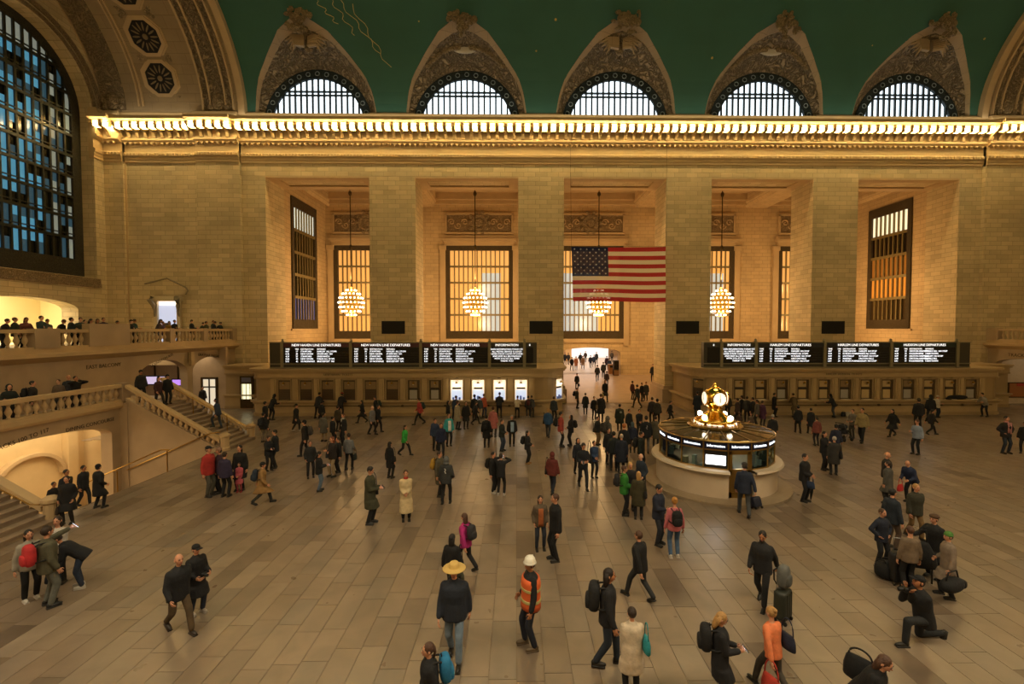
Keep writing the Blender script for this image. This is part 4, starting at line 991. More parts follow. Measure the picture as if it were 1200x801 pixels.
# ================================================================== FLAG
def fabric(name, c, tr_=.25):
    m, nt, b = base(name); c = lin(c)
    b.inputs['Base Color'].default_value = (*c, 1); b.inputs['Roughness'].default_value = .85
    t = nt.nodes.new('ShaderNodeBsdfTranslucent'); t.inputs[0].default_value = (*c, 1); mx_ = nt.nodes.new('ShaderNodeMixShader'); mx_.inputs[0].default_value = tr_
    tp = nt.nodes.new('ShaderNodeBsdfTransparent'); m2 = nt.nodes.new('ShaderNodeMixShader'); m2.inputs[0].default_value = .03
    out = nt.nodes['Material Output']
    nt.links.new(b.outputs[0], mx_.inputs[1]); nt.links.new(t.outputs[0], mx_.inputs[2]); nt.links.new(mx_.outputs[0], m2.inputs[1]); nt.links.new(tp.outputs[0], m2.inputs[2]); nt.links.new(m2.outputs[0], out.inputs[0])
    return m
FX0, FX1, FZ0, FZ1, FY = 4.33, 11.8, 8.3, 12.57, 36.0
def fl(u, v, dy=0):    # u right, v down
    x = FX0+(FX1-FX0)*u+.16*v*(1-u); z = FZ1-(FZ1-FZ0)*v+.06*math.sin(u*5)*v-.05*math.sin(math.pi*u)
    return (x, FY+.10*math.sin(u*9+v*2)*v+.05*math.sin(v*7)+dy, z)
RED, WHI, NAV = fabric('flag_red', 'b02a34'), fabric('flag_white', 'e6dcc8'), fabric('flag_navy', '18244f')
fg = thing('flag', 'large red, white and blue flag with fifty stars hung before the piers', 'flag')
for s in range(13):
    q = MB(); u0 = .388 if s < 7 else 0
    q.grid(lambda u, v: fl(u0+(1-u0)*u, (s+v)/13), 16, 2); q.build('stripe', RED if s % 2 == 0 else WHI, fg, smooth=True)
q = MB(); q.grid(lambda u, v: fl(.388*u, 7/13*v), 10, 8); cn = q.build('canton', NAV, fg, smooth=True)
sm_ = MB(); pts = [((.085 if k % 2 == 0 else .036)*math.sin(k*math.pi/5), -.0, (.085 if k % 2 == 0 else .036)*math.cos(k*math.pi/5)) for k in range(10)]
sm_.add([(0, 0, 0)]+pts, [(0, 1+(k+1) % 10, 1+k) for k in range(10)]); smesh = sm_.mesh('star', mat('flag_star', 'cfd2dc', .8))
for r_ in range(9):
    for k in range(6 if r_ % 2 == 0 else 5):
        u = .388*((k+.5)/6 if r_ % 2 == 0 else (k+1)/6); v = 7/13*(r_+.75)/9.6; link('star', smesh, cn, fl(u, v, -.03))
q = MB(); q.tube([(FX0, FY, FZ1), (FX0-.1, 36.3, 22.4)], .012, 4); q.tube([(FX1, FY, FZ1), (FX1+.1, 36.3, 22.4)], .012, 4); q.tube([(FX0, FY, FZ1+.02), (FX1, FY, FZ1+.02)], .02, 5); q.build('suspension_cable', BRONZE, fg)

# ================================================================== HALL BEYOND THE PASSAGE ARCH
h = MB(); h.box(-10, -9.8, 51.4, 84, 0, 9); h.box(26, 26.2, 51.4, 84, 0, 9); h.box(-10, 26.2, 84, 84.2, 0, 9); h.box(-10, 4.8, 51.4, 51.6, 0, 9); h.box(11.5, 26, 51.4, 51.6, 0, 9); h.box(-10, 26.2, 51.4, 84, 9, 9.2)
FH = structure(h.build('wall_far_hall', mat('far_hall_wall', 'd8b27a', .6)))
h = MB(); h.box(-10, 26, 51.4, 84, .9, 1.03); structure(h.build('floor_far_hall', mat('far_hall_floor', 'c8b59c', .35, noise=.06)))
for x0, x1, m_ in ((9.6, 16.0, mat('shop_front_glow', 'ffffff', .5, emit=(.95, .95, 1.0), es=.35)), (4.0, 6.4, mat('dark_shopfront', '3a2416', .5)), (.5, 3.2, mat('dark_shopfront', '3a2416', .5))):
    h = MB(); h.box(x0, x1, 78.9, 79.0, 1.03, 5.6); h.build('shop_front', m_, FH)
h = MB(); h.box(10.6, 12.6, 78.8, 78.9, 4.3, 4.9); h.build('shop_sign', mat('shop_sign_blue', 'b8d0ff', .5, emit=(.6, .75, 1), es=1.6), FH)
h = MB(); h.box(7.6, 8.5, 70, 71, 1.03, 9); h.build('column', MATS['far_hall_wall'], FH)
area('far_hall_light', (8, 66, 8.8), (0, 0, 0), 16, 24, 1500, (1, .84, .68))
p = onZ(727.5, 443, .95); b = MB(); b.box(-.28, .28, -.25, .25, 0, 1.65); b.mi = 1; b.box(-.25, .25, -.27, -.25, .75, 1.55); b.mi = 2; b.box(-.28, .28, -.26, .25, .02, .6)
tag(b.build('information_kiosk', [mat('kiosk_case', '15120f', .4), mat('kiosk_screen', '0a0a0c', .2), mat('kiosk_wood', '6d4d2c', .5)], None, loc=(p[0], 49.4, 1.0)), 'black and wood kiosk standing beside the passage arch', 'kiosk')
b = MB(); b.box(-.3, .3, -.3, .3, 0, 1.0); b.box(-.34, .34, -.34, .34, 1.0, 1.08); b.mi = 1; b.box(-.18, .18, -.345, -.3, .72, .92)
tag(b.build('litter_bin', [mat('bin_wood', '8a5c30', .5), DARK], None, loc=(onZ(720, 438, 1.03)[0]-.3, 51.0, 1.03)), 'square wooden litter bin inside the passage arch', 'bin')
b = MB(); b.lathe([(.25, 0), (.25, .06), (.2, .08), (.2, .95), (.24, .98), (.24, 1.02), (.17, 1.05)], n=14); p = onZ(702, 492, 0)

# ================================================================== INFORMATION BOOTH
BXC, BYC = 8.0, 18.15
bo = thing('information_booth', 'round marble information booth with a four-faced golden clock on top', 'information booth', (BXC, BYC, 0))
BM = mat('booth_marble', 'c6b59e', .4, noise=.07, nscale=1.3); BM2 = mat('booth_step_marble', '8f7e66', .4, noise=.08)
def ringpart(name, prof, m_, a0=0, a1=2*math.pi, n=48, sm=True): b = MB(); b.lathe(prof, n=n, a0=a0, a1=a1); return b.build(name, m_, bo, smooth=sm)
ringpart('base_step', [(2.75, 0), (2.75, .07), (2.35, .1), (0, .1)], BM2, sm=False)
DA0, DA1 = R(-90-11.25), R(-90+11.25)
ringpart('counter_wall', [(2.25, .1), (2.25, 1.0)], BM, DA1, DA0+2*math.pi, 44)
ringpart('counter_wall_lining', [(2.05, 1.0), (2.05, .1)], BM, DA1, DA0+2*math.pi, 44)
ringpart('counter_ledge', [(2.0, .98), (2.42, .98), (2.46, 1.03), (2.42, 1.1), (2.0, 1.1)], BM, DA1, DA0+2*math.pi, 44, False)
NP_ = 16; BG = mat('booth_brass', 'a8874a', .3, .9)
def bglass():
    m, nt, b = base('booth_glass'); b.inputs['Base Color'].default_value = (.03, .04, .04, 1); b.inputs['Roughness'].default_value = .04
    tp = nt.nodes.new('ShaderNodeBsdfTransparent'); tp.inputs[0].default_value = (.86, .92, .9, 1); mx_ = nt.nodes.new('ShaderNodeMixShader'); mx_.inputs[0].default_value = .86
    out = nt.nodes['Material Output']; nt.links.new(b.outputs[0], mx_.inputs[1]); nt.links.new(tp.outputs[0], mx_.inputs[2]); nt.links.new(mx_.outputs[0], out.inputs[0]); return m
GLS = bglass(); HDR = mat('booth_header', '0c1230', .35); HTX = mat('booth_header_text', 'ffffff', .5, emit=(.82, .90, 1), es=1.5)
RB, ZH0, ZH1 = 2.12, 1.82, 2.06
for k in range(NP_):
    a = R(-90+22.5*k); am, ap = a-R(11.25), a+R(11.25)
    c_ = lambda an, r, z: (r*math.cos(an), r*math.sin(an), z)
    b = MB(); b.tube([c_(am, RB, 1.1 if k not in (0, 1) else .1), c_(am, RB, ZH1)], .03, 6); b.build('post', BG, bo)
    mid = RB*math.cos(R(11.25)); Mx = wallM(c_(a, mid, 0), (math.cos(a), math.sin(a), 0)); hwid = RB*math.sin(R(11.25))-.03
    b = MB(); b.box(-hwid, hwid, ZH0, ZH1, -.05, .03); o = b.build('header_panel', HDR, bo); o.matrix_local = Mx
    text('Information', .13, Matrix.Translation((0, (ZH0+ZH1)/2, .036)), HTX, o)
    b = MB(); b.box(-hwid, hwid, ZH0-.05, ZH0, -.04, .04); b.box(-hwid, hwid, 1.1, 1.14, -.04, .04); o = b.build('panel_frame', BG, bo); o.matrix_local = Mx
    if k == 0:
        b = MB()
        for q in ((-hwid, -hwid+.1, .1, ZH0-.05), (hwid-.1, hwid, .1, ZH0-.05), (-hwid, hwid, .1, .3), (-hwid, hwid, .95, 1.1), (-hwid, hwid, ZH0-.15, ZH0-.05)): b.box(q[0], q[1], q[2], q[3], -.03, .03)
        b.box(-hwid+.1, hwid-.1, .3, .95, -.015, .01); o = b.build('door', BG, bo); o.matrix_local = Mx
        g2 = MB(); g2.box(-hwid+.1, hwid-.1, 1.1, ZH0-.15, -.01, .01); g2.build('door_pane', GLS, o)
        g2 = MB(); g2.ball((hwid-.16, 1.0, .06), .035, 8, 5); g2.build('door_knob', BRASS, o)
    elif k == 15:
        b = MB(); b.box(-hwid, hwid, 1.14, ZH0-.05, -.04, .02); o = b.build('screen', mat('screen_case', '101010', .4), bo); o.matrix_local = Mx
        g2 = MB(); g2.box(-hwid+.05, hwid-.05, 1.26, 1.6, .02, .03); g2.build('screen_face', mat('white_screen', 'ffffff', .4, emit=(.92, .96, 1), es=2.0), o)
    else:
        b = MB(); b.box(-hwid, hwid, 1.14, ZH0-.05, -.008, .008); o = b.build('pane', GLS, bo); o.matrix_local = Mx
        if k in (12, 11):
            b = MB(); b.box(-hwid+.05, hwid-.05, 1.2, 1.75, -.12, -.1); o = b.build('notice_board', mat('notice_navy', '1a2350', .5), bo); o.matrix_local = Mx
# inside: counter, racks of timetables, monitors
b = MB(); b.lathe([(1.55, .1), (1.55, 1.02), (2.02, 1.02)], n=40); b.build('inner_counter', BM2, bo)
ir = random.Random(5)
for k in range(26):
    a = ir.uniform(0, 2*math.pi)
    if abs((a-R(270)+math.pi) % (2*math.pi)-math.pi) < .3: continue
    r_ = ir.uniform(1.6, 1.9); b = MB(); hh = ir.uniform(.12, .5); b.box(-.09, .09, -.06, .06, 1.02, 1.02+hh)
    b.build('timetable_rack', mat('rack_%s' % ('abc'[k % 3]), ('8fa0a0', '3b4438', 'b9b08a')[k % 3], .5), bo, rz=a).location = (r_*math.cos(a), r_*math.sin(a), 0)
b = MB(); b.lathe([(.0, .1), (.42, .1), (.42, 1.95), (0, 1.95)], n=16); b.build('core_column', mat('booth_core', '5a4a30', .5), bo)
ROOF = mat('booth_roof_glass', '4a4230', .12, .35)
b = MB(); b.lathe([(2.12, 2.05), (2.17, 2.08), (2.17, 2.13), (2.1, 2.15), (.9, 2.27), (0, 2.3)], n=NP_*2); b.build('roof', ROOF, bo)
for k in range(NP_): 
    a = R(-90+11.25+22.5*k); b = MB(); b.tube([(2.16*math.cos(a), 2.16*math.sin(a), 2.14), (.95*math.cos(a), .95*math.sin(a), 2.28)], .028, 5); b.build('roof_rib', mat('roof_rib_brass', '6b5730', .35, .8), bo)
b = MB(); b.tube([(2.16*math.cos(R(7.5*k)), 2.16*math.sin(R(7.5*k)), 2.12) for k in range(49)], .035, 5); b.build('roof_rim', BG, bo)
GOLDM = mat('clock_gold', 'd9ac48', .18, 1.0)
b = MB(); b.lathe([(1.0, 2.24), (1.05, 2.3), (.98, 2.36), (.9, 2.36)], n=40)
for k in range(30): a = 2*math.pi*k/30; b.tube([(1.02*math.cos(a), 1.02*math.sin(a), 2.28), (.92*math.cos(a), .92*math.sin(a), 2.42)], .03, 4)
b.build('gallery_rail', mat('rail_gold', '8c6a30', .35, .8), bo)
b = MB(); b.lathe([(.76, 2.3), (.78, 2.34), (.78, 2.48), (.8, 2.52), (.74, 2.55), (.6, 2.62), (.42, 2.72), (.3, 2.84), (.22, 2.92), (.3, 2.96), (.24, 3.0), (0, 3.0)], n=32); ck = b.build('clock_pedestal', GOLDM, bo, smooth=True)
for k in range(8):
    a = R(-90+45*k+22.5); o = text('Information' if k % 2 else 'Tickets', .13, wallM((.785*math.cos(a), .785*math.sin(a), 2.41), (math.cos(a), math.sin(a), 0)), mat('clock_band_text', 'fff2d8', .5, emit=(1, .9, .74), es=1.3), ck)
for k in range(4):
    a = R(45+90*k-12); b = MB(); b.ball((.68*math.cos(a), .68*math.sin(a), 2.66), .1, 12, 8); b.build('globe_lamp', mat('globe_lamp', 'ffffff', .3, emit=(1.0, .88, .62), es=9), ck, smooth=True)
b = MB(); b.ball((0, 0, 3.38), .46, 20, 14); cb_ = b.build('clock_body', GOLDM, bo, smooth=True)
FACE = mat('opal_clock_face', 'fffbea', .3, emit=(1.0, .93, .74), es=.62)
for k in range(4):
    a = R(90*k); Mx = wallM((.335*math.cos(a), .335*math.sin(a), 3.38), (math.cos(a), math.sin(a), 0))
    b = MB(); b.lathe([(0, .13), (.17, .12), (.265, .09)], n=24); o = b.build('clock_face', FACE, cb_, smooth=True); o.matrix_local = Mx
    b = MB(); b.tube([(.27*math.cos(R(15*q)), .27*math.sin(R(15*q)), .09) for q in range(25)], .022, 5); b.build('bezel', GOLDM, o)
    b = MB(); b.box(-.009, .009, -.03, .2, .134, .14); b.box(-.014, .014, -.13, .02, .134, .141)
    for q in range(12): b0 = len(b.v); b.box(-.007, .007, .2, .24, .112, .118); b.xf(Matrix.Rotation(R(30*q), 4, 'Z'), b0)
    b.build('clock_hands', mat('clock_hand', '181410', .5), o)
b = MB(); b.lathe([(.18, 3.8), (.1, 3.86), (.06, 3.9), (.08, 3.94), (.03, 3.98), (0, 4.0)], n=12); b.build('finial', GOLDM, cb_, smooth=True)
point('booth_light', (BXC+1.0, BYC, 1.9), 14, (1, .92, .78), .1); point('booth_light_b', (BXC-1.0, BYC-.3, 1.9), 14, (1, .92, .78), .1)
point('clock_glow', (BXC, BYC-.2, 4.4), 12, (1, .85, .6), .2)
# ================================================================== FIGURES
V = Vector
def ik(a, b, l1, l2, pole):
    d = b-a; L = d.length; L2 = min(max(L, abs(l1-l2)+.01), l1+l2-.004)
    u = d.normalized(); b = a+u*L2
    x = (l1*l1-l2*l2+L2*L2)/(2*L2); h = math.sqrt(max(0, l1*l1-x*x))
    p = pole-u*pole.dot(u)
    if p.length < 1e-5: p = V((0, 1, 0))-u*u.y
    return a+u*x+p.normalized()*h, b
def capsule(mb, a, b, r0, r1, n=9):
    a, b = V(a), V(b); d = (b-a)
    if d.length < 1e-4: d = V((0, 0, 1e-3)); b = a+d
    d.normalize(); prs = []; pts = []
    for t in (-1, -.7, 0): pts.append(a+d*r0*t); prs.append(r0*math.sqrt(max(.02, 1-t*t)))
    for t in (0, .7, 1): pts.append(b+d*r1*t); prs.append(r1*math.sqrt(max(.02, 1-t*t)))
    mb.tube(pts, prs, n)
def loft(mb, rings, n=12):
    """rings: (centre, x axis, y axis, rx, ry)"""
    vs = []; fs = []
    for c, ax, ay, rx, ry in rings:
        for k in range(n): t = 2*math.pi*k/n; vs.append(c+ax*(rx*math.cos(t))+ay*(ry*math.sin(t)))
    for j in range(len(rings)-1):
        for k in range(n): fs.append((j*n+k, j*n+(k+1) % n, (j+1)*n+(k+1) % n, (j+1)*n+k))
    fs += [tuple(range(n))[::-1], tuple(range((len(rings)-1)*n, len(rings)*n))]
    mb.add(vs, fs)
# ---- head with a face, local origin at its centre, looking along +y
def head_template():
    b = MB(); nu, nv = 14, 10
    vs = []
    for j in range(nv+1):
        t = -math.pi/2+math.pi*j/nv
        for i in range(nu):
            a = 2*math.pi*i/nu; x, y, z = math.cos(t)*math.cos(a), math.cos(t)*math.sin(a), math.sin(t)
            X, Y, Z = x*.076, y*.096, z*.119
            if z < 0: X *= 1+.28*z; Y = Y*(1+.12*z)+(.018*-z if y > 0 else .02*-z)
            if y > .75 and -.15 < z < .2: Y += .004
            vs.append((X, Y, Z))
    fs = [(j*nu+i, j*nu+(i+1) % nu, (j+1)*nu+(i+1) % nu, (j+1)*nu+i) for j in range(nv) for i in range(nu)]
    b.add(vs, fs)
    b.add([(-.008, .09, .022), (.008, .09, .022), (.017, .092, -.024), (-.017, .092, -.024), (0, .122, -.02), (0, .1, -.034)], [(0, 1, 4), (1, 2, 4), (2, 5, 4), (5, 3, 4), (3, 0, 4), (0, 3, 2, 1)])   # nose
    for s in (-1, 1): b.ball((s*.077, -.008, -.005), (.012, .022, .032), 6, 4)                # ears
    b.mi = 1
    for s in (-1, 1): b.ball((s*.031, .088, .012), (.014, .006, .008), 6, 4)                  # eyes
    for s in (-1, 1): b.box(s*.031-.017, s*.031+.017, .087, .097, .03, .037)                  # brows
    b.mi = 2; b.box(-.024, .024, .082, .0985, -.062, -.052)                                    # mouth
    return b
HEAD = head_template()
def hand_template(curl):
    """right hand, wrist at the origin, fingers along -z, palm facing -x (towards the body)"""
    b = MB(); b.ball((0, 0, -.045), (.017, .042, .052), 7, 5)
    for k, (y, L) in enumerate(((.03, .075), (.011, .085), (-.009, .079), (-.028, .062))):
        p0 = V((0, y, -.08)); p1 = p0+V((-.35*curl*L, y*.15, -.5*L)); p2 = p1+V((-.75*curl*L, 0, -(1-.55*curl)*.5*L))
        b.tube([p0, p1, p2], [.0095, .009, .007], 5)
    b.tube([(0, .032, -.03), (-.014, .06, -.055), (-.022, .066, -.088)], [.012, .011, .008], 5)
    return b
HAND, FIST = hand_template(.55), hand_template(1.3)
SKINS = [mat('skin_%s' % n, c, .55, noise=.05, nscale=9) for n, c in (('light', 'c68f70'), ('tan', 'a97350'), ('brown', '6f4630'), ('pale', 'd3a488'))]
EYEM = mat('eye_and_brow', '1c1410', .5); LIPM = mat('lips', '8a4a40', .5)
def cloth(c): return mat('cloth_'+c, c, .85, noise=.18, nscale=9, bump=.35, bscale=26)
def hairm(c): return mat('hair_'+c, c, .6, noise=.25, nscale=30, bump=.5, bscale=60)
SHOEM = {}
def shoe_mesh(c):
    if c not in SHOEM:
        b = MB(); b.ball((0, .06, .045), (.045, .135, .045), 10, 6); b.ball((0, -.015, .06), (.042, .06, .065), 8, 5); b.box(-.042, .042, -.07, .17, 0, .025); SHOEM[c] = b.mesh('shoe', mat('shoe_'+c, c, .5), True)
    return SHOEM[c]
POSES = {   # feet (x, y, ankle lift), wrists (x, y, z) in metres for a figure of 1.75 m, lean, head pitch, head yaw
 'stand':   dict(f=((-.10, .0, 0), (.11, .03, 0)), h=((-.27, .03, .80), (.27, .04, .80))),
 'stand2':  dict(f=((-.14, -.04, 0), (.12, .08, 0)), h=((-.26, .08, .82), (.24, .14, .95)), hy=15),
 'walk':    dict(f=((-.09, .33, 0), (.09, -.34, .07)), h=((-.26, -.20, .86), (.25, .24, .90)), lean=4),
 'walk2':   dict(f=((-.09, -.34, .07), (.09, .33, 0)), h=((-.25, .24, .90), (.26, -.20, .86)), lean=4),
 'stroll':  dict(f=((-.09, .18, 0), (.09, -.20, .03)), h=((-.26, -.08, .82), (.26, .12, .83)), lean=2),
 'phone':   dict(f=((-.10, .02, 0), (.11, -.03, 0)), h=((-.08, .30, 1.10), (.10, .32, 1.12)), hp=24),
 'phone1':  dict(f=((-.10, .0, 0), (.12, .05, 0)), h=((-.27, .03, .80), (.12, .32, 1.14)), hp=22),
 'walkph':  dict(f=((-.09, .28, 0), (.09, -.28, .05)), h=((-.12, .30, 1.10), (.14, .30, 1.08)), hp=26, lean=5),
 'photo':   dict(f=((-.12, .0, 0), (.13, .03, 0)), h=((-.10, .28, 1.50), (.11, .28, 1.50)), hp=-8),
 'pockets': dict(f=((-.12, .0, 0), (.12, .04, 0)), h=((-.21, .10, .90), (.21, .10, .90))),
 'hips':    dict(f=((-.14, .0, 0), (.14, .0, 0)), h=((-.19, .06, .97), (.19, .06, .97)), elbow=1.0),
 'fold':    dict(f=((-.11, .0, 0), (.12, .04, 0)), h=((.07, .22, 1.16), (-.06, .25, 1.12))),
 'front':   dict(f=((-.10, .02, 0), (.10, .0, 0)), h=((-.05, .25, 1.02), (.07, .25, 1.00))),
 'lean':    dict(f=((-.12, -.10, 0), (.13, .0, 0)), h=((-.20, .46, 1.06), (.20, .46, 1.06)), lean=24, hp=8),
 'rail':    dict(f=((-.12, -.10, 0), (.13, -.02, 0)), h=((-.22, .40, 1.08), (.22, .40, 1.08)), lean=20, hp=10),
 'bend':    dict(f=((-.12, -.02, 0), (.13, .05, 0)), h=((-.10, .55, .80), (.12, .52, .78)), lean=48, hp=14),
 'stoop':   dict(f=((-.12, -.02, 0), (.13, .05, 0)), h=((-.14, .45, .95), (.16, .42, .92)), lean=28, hp=14),
 'pull':    dict(f=((-.09, .26, 0), (.09, -.28, .05)), h=((-.27, -.26, .78), (.24, .18, .86)), lean=5, hp=14),
 'pullr':   dict(f=((-.09, .26, 0), (.09, -.28, .05)), h=((-.24, .12, .84), (.29, -.28, .78)), lean=5, hp=10),
 'selfie':  dict(f=((-.12, .0, 0), (.13, .0, 0)), h=((-.42, .48, 1.42), (.25, .10, .85)), hy=12),
 'point':   dict(f=((-.12, .0, 0), (.12, .04, 0)), h=((-.27, .03, .80), (.28, .42, 1.12)), lean=6),
 'kneel':   dict(f=((-.14, .46, 0), (.12, -.47, .02)), h=((-.08, .30, 1.02), (.12, .28, .98)), hip=.50, hp=-16, lean=10, toe=1),
 'carry':   dict(f=((-.10, .05, 0), (.11, -.05, 0)), h=((-.16, .26, 1.05), (.16, .26, 1.02)), hp=6),
 'stairs':  dict(f=((-.09, .22, .16), (.09, -.14, .02)), h=((-.26, .06, .90), (.26, .10, .92)), lean=8, hip=.98),
}
JOBS = []       # (temporary object, voxel, callback)
def job(mb, vox, smooth, cb):
    me = bpy.data.meshes.new('tmp'); me.from_pydata(mb.v, [], mb.f); o = bpy.data.objects.new('tmp', me); COL.objects.link(o)
    r = o.modifiers.new('r', 'REMESH'); r.mode = 'VOXEL'; r.voxel_size = vox; r.use_smooth_shade = True
    if smooth: s = o.modifiers.new('s', 'SMOOTH'); s.iterations = smooth; s.factor = .5
    JOBS.append((o, cb))
def arrays(me):
    n = len(me.vertices); v = np.empty(n*3, np.float32); me.vertices.foreach_get('co', v)
    return v.reshape(-1, 3).tolist(), [tuple(p.vertices) for p in me.polygons]
def transform_from(z_axis, y_hint):
    z = V(z_axis).normalized(); x = V(y_hint).cross(z)
    if x.length < 1e-4: x = V((1, 0, 0)).cross(z)
    x.normalize(); y = z.cross(x); return Matrix((x, y, z)).transposed().to_4x4()
SUPPORT = {}
def person(loc, face, height, pose, top, bottom, hair, label, skin=0, width=1.0, res=1, shoes='17150f', head_yaw=None, group=None, child=False):
    """top: (kind, colour); bottom: colour; hair: (style, colour)"""
    P = POSES[pose]; lean = R(P.get('lean', 0)); hp = R(P.get('hp', 0)); hy = R(P.get('hy', 0) if head_yaw is None else head_yaw)
    vox = {0: .024, 1: .032, 2: .044}[res]
    feet = [V((x, y, .085+l)) for x, y, l in P['f']]
    hipz = P.get('hip') or min(.925, min(math.sqrt(.845**2-(f.y)**2-(abs(f.x)-.09)**2)+f.z+.015 for f in feet))
    pel = V((0, 0, hipz)); rot = Matrix.Rotation(-lean, 3, 'X')
    up = rot @ V((0, 0, 1)); fwd = rot @ V((0, 1, 0)); X = V((1, 0, 0))
    drop = hipz-.925
    sh = [pel+up*.438+X*s*.176*width for s in (-1, 1)]; nb = pel+up*.515
    hdir = Matrix.Rotation(-lean*.45, 3, 'X') @ V((0, .10, .99)); hc = nb+hdir.normalized()*.185
    hips = [pel+X*s*.088+V((0, 0, -.02)) for s in (-1, 1)]
    legs = []
    for s, hj, f in zip((-1, 1), hips, feet): k, a = ik(hj, f, .425, .425, V((s*.12, 1, -.25 if P.get('toe') and s > 0 else .15))); legs.append((hj, k, a))
    arms = []
    for s, j, t in zip((-1, 1), sh, P['h']):
        t = V(t)+V((0, 0, drop if not P.get('hip') else 0)) + ((up-V((0, 0, 1)))*.0)
        if P.get('hip'): t = V(P['h'][0 if s < 0 else 1])
        e, w = ik(j, t, .285, .255, V((s*(.35+2.2*P.get('elbow', 0)), -1, -.5))); arms.append((j, e, w))
    ob = bpy.data.objects.new('person', bpy.data.meshes.new('person')); COL.objects.link(ob)
    ob.location = loc; ob.rotation_euler = (0, 0, R(face)+math.pi); s_ = height/1.75; ob.scale = (s_, s_, s_)
    tag(ob, label, 'person', group)
    def torso(k, dz=0.0, hem=0.0): 
        rg = []
        for h, rx, ry, dy in ((-.09+hem, .165, .125, 0), (.05, .158, .122, 0), (.17, .150, .112, .005), (.32, .172, .122, .01), (.43, .178, .112, .005), (.485, .12, .085, .0), (.52, .06, .06, .0)):
            rg.append((pel+up*h+fwd*dy, X, fwd, rx*width*k+dz, ry*width*k+dz))
        return rg
    # --- body: one continuous surface, then head and fingers joined on
    b = MB(); loft(b, torso(.80), 10)
    for hj, k, a in legs: capsule(b, hj, k, .075, .052, 8); capsule(b, k, a, .05, .036, 8)
    for j, e, w in arms: capsule(b, j+(nb-j)*.22-up*.02, e, .038, .035, 8); capsule(b, e, w, .035, .028, 8)
    capsule(b, nb-up*.03, nb+(hc-nb)*.55, .052, .05, 8)
    HM = Matrix.Translation(hc) @ Matrix.Rotation(hy, 4, 'Z') @ Matrix.Rotation(-hp-lean*.35, 4, 'X')
    def body_done(me):
        v, f = arrays(me); m_ = [0]*len(f)
        o0 = len(v); v += [tuple(HM @ V(p)) for p in HEAD.v]; f += [tuple(i+o0 for i in q) for q in HEAD.f]; m_ += HEAD.m
        tpl = FIST if pose in ('pull', 'pullr', 'carry', 'photo', 'phone', 'phone1', 'walkph') else HAND
        for s, (j, e, w) in zip((-1, 1), arms):
            Mh = transform_from(e-w, V((0, 1, 0)) if abs((e-w).normalized().y) < .8 else V((0, 0, 1))); Mh.translation = w
            o0 = len(v); q_ = [V((p[0]*s, p[1], p[2])) for p in tpl.v]; v += [tuple(Mh @ p) for p in q_]
            f += [tuple((i+o0) for i in (q if s > 0 else q[::-1])) for q in tpl.f]; m_ += tpl.m
        me2 = ob.data; me2.from_pydata(v, [], f)
        for x in (SKINS[skin], EYEM, LIPM): me2.materials.append(x)
        me2.polygons.foreach_set('material_index', m_); me2.polygons.foreach_set('use_smooth', [True]*len(f)); me2.update()
    job(b, max(vox*1.15, .03), 1, body_done)
    # --- clothes
    kind, tc = top; t = MB(); hem = {'jacket': -.07, 'sweater': -.04, 'coat': -.09, 'long': -.09, 'vest': -.04}[kind]
    rg = torso(1.03, .03 if kind != 'sweater' else .016, hem)
    if kind in ('coat', 'long'):
        low = .50 if kind == 'coat' else .30
        kn = (legs[0][1]+legs[1][1])*.5; sp = abs(legs[0][2].y-legs[1][2].y)*(.32 if kind == 'coat' else .42)
        z1 = hipz-.2
        zl = low*hipz/.925
        rg = [(V((0, (kn.y)*.6, zl)), X, V((0, 1, 0)), .235*width, .20*width+sp), (V((0, kn.y*.4, (z1+zl)/2)), X, V((0, 1, 0)), .23*width, .185*width+sp*.6), (V((0, kn.y*.15, z1)), X, V((0, 1, 0)), .225*width, .175*width+sp*.25)]+rg
    loft(t, rg, 14)
    ar = {'jacket': (.074, .063, .056), 'coat': (.076, .064, .058), 'long': (.076, .064, .058), 'sweater': (.064, .054, .048), 'vest': (.06, .052, .046)}[kind]
    for j, e, w in arms:
        capsule(t, j+(nb-j)*.12, e, ar[0], ar[1], 9); capsule(t, e, w+(e-w)*.12, ar[1], ar[2], 9)
    if kind in ('jacket', 'coat', 'long'): loft(t, [(nb+up*-.05, X, fwd, .10, .09), (nb+up*.02, X, fwd, .078, .076), (nb+up*.05, X, fwd, .07, .07)], 10)
    def cb_for(name, m_):
        def cb(me):
            me.name = name; me.materials.clear(); me.materials.append(m_); o = bpy.data.objects.new(name, me); COL.objects.link(o); o.parent = ob; return True
        return cb
    job(t, vox, 2, cb_for({'jacket': 'jacket', 'sweater': 'sweater', 'coat': 'coat', 'long': 'coat', 'vest': 'jacket'}[kind], cloth(tc)))
    q = MB(); loft(q, [(pel+V((0, 0, -.13)), X, V((0, 1, 0)), .12*width, .10*width), (pel+V((0, 0, -.07)), X, V((0, 1, 0)), .165*width, .125*width), (pel, X, fwd, .165*width, .128*width), (pel+up*.09, X, fwd, .155*width, .12*width)], 12)
    for hj, k, a in legs: capsule(q, hj, k, .092, .074, 9); capsule(q, k, a+(k-a)*.06, .072, .060, 9)
    job(q, vox, 1, cb_for('trousers', cloth(bottom)))
    for s, (hj, k, a) in zip((-1, 1), legs):
        o = link('shoe', shoe_mesh(shoes), ob, a-V((0, 0, .085)))
        if P.get('toe') and s > 0: o.rotation_euler = (R(-80), 0, 0); o.location = a+V((0, -.06, -.02))
        elif feet[0 if s < 0 else 1].z > .12 and not P.get('hip'): o.rotation_euler = (R(-28), 0, 0); o.location = a-V((0, -.02, .095))
    # --- hair, hats
    st, hcx = hair; hb = MB(); nm = 'hair'
    def cut(c, r, n=14, nv=9): hb.ball(c, r, n, nv)
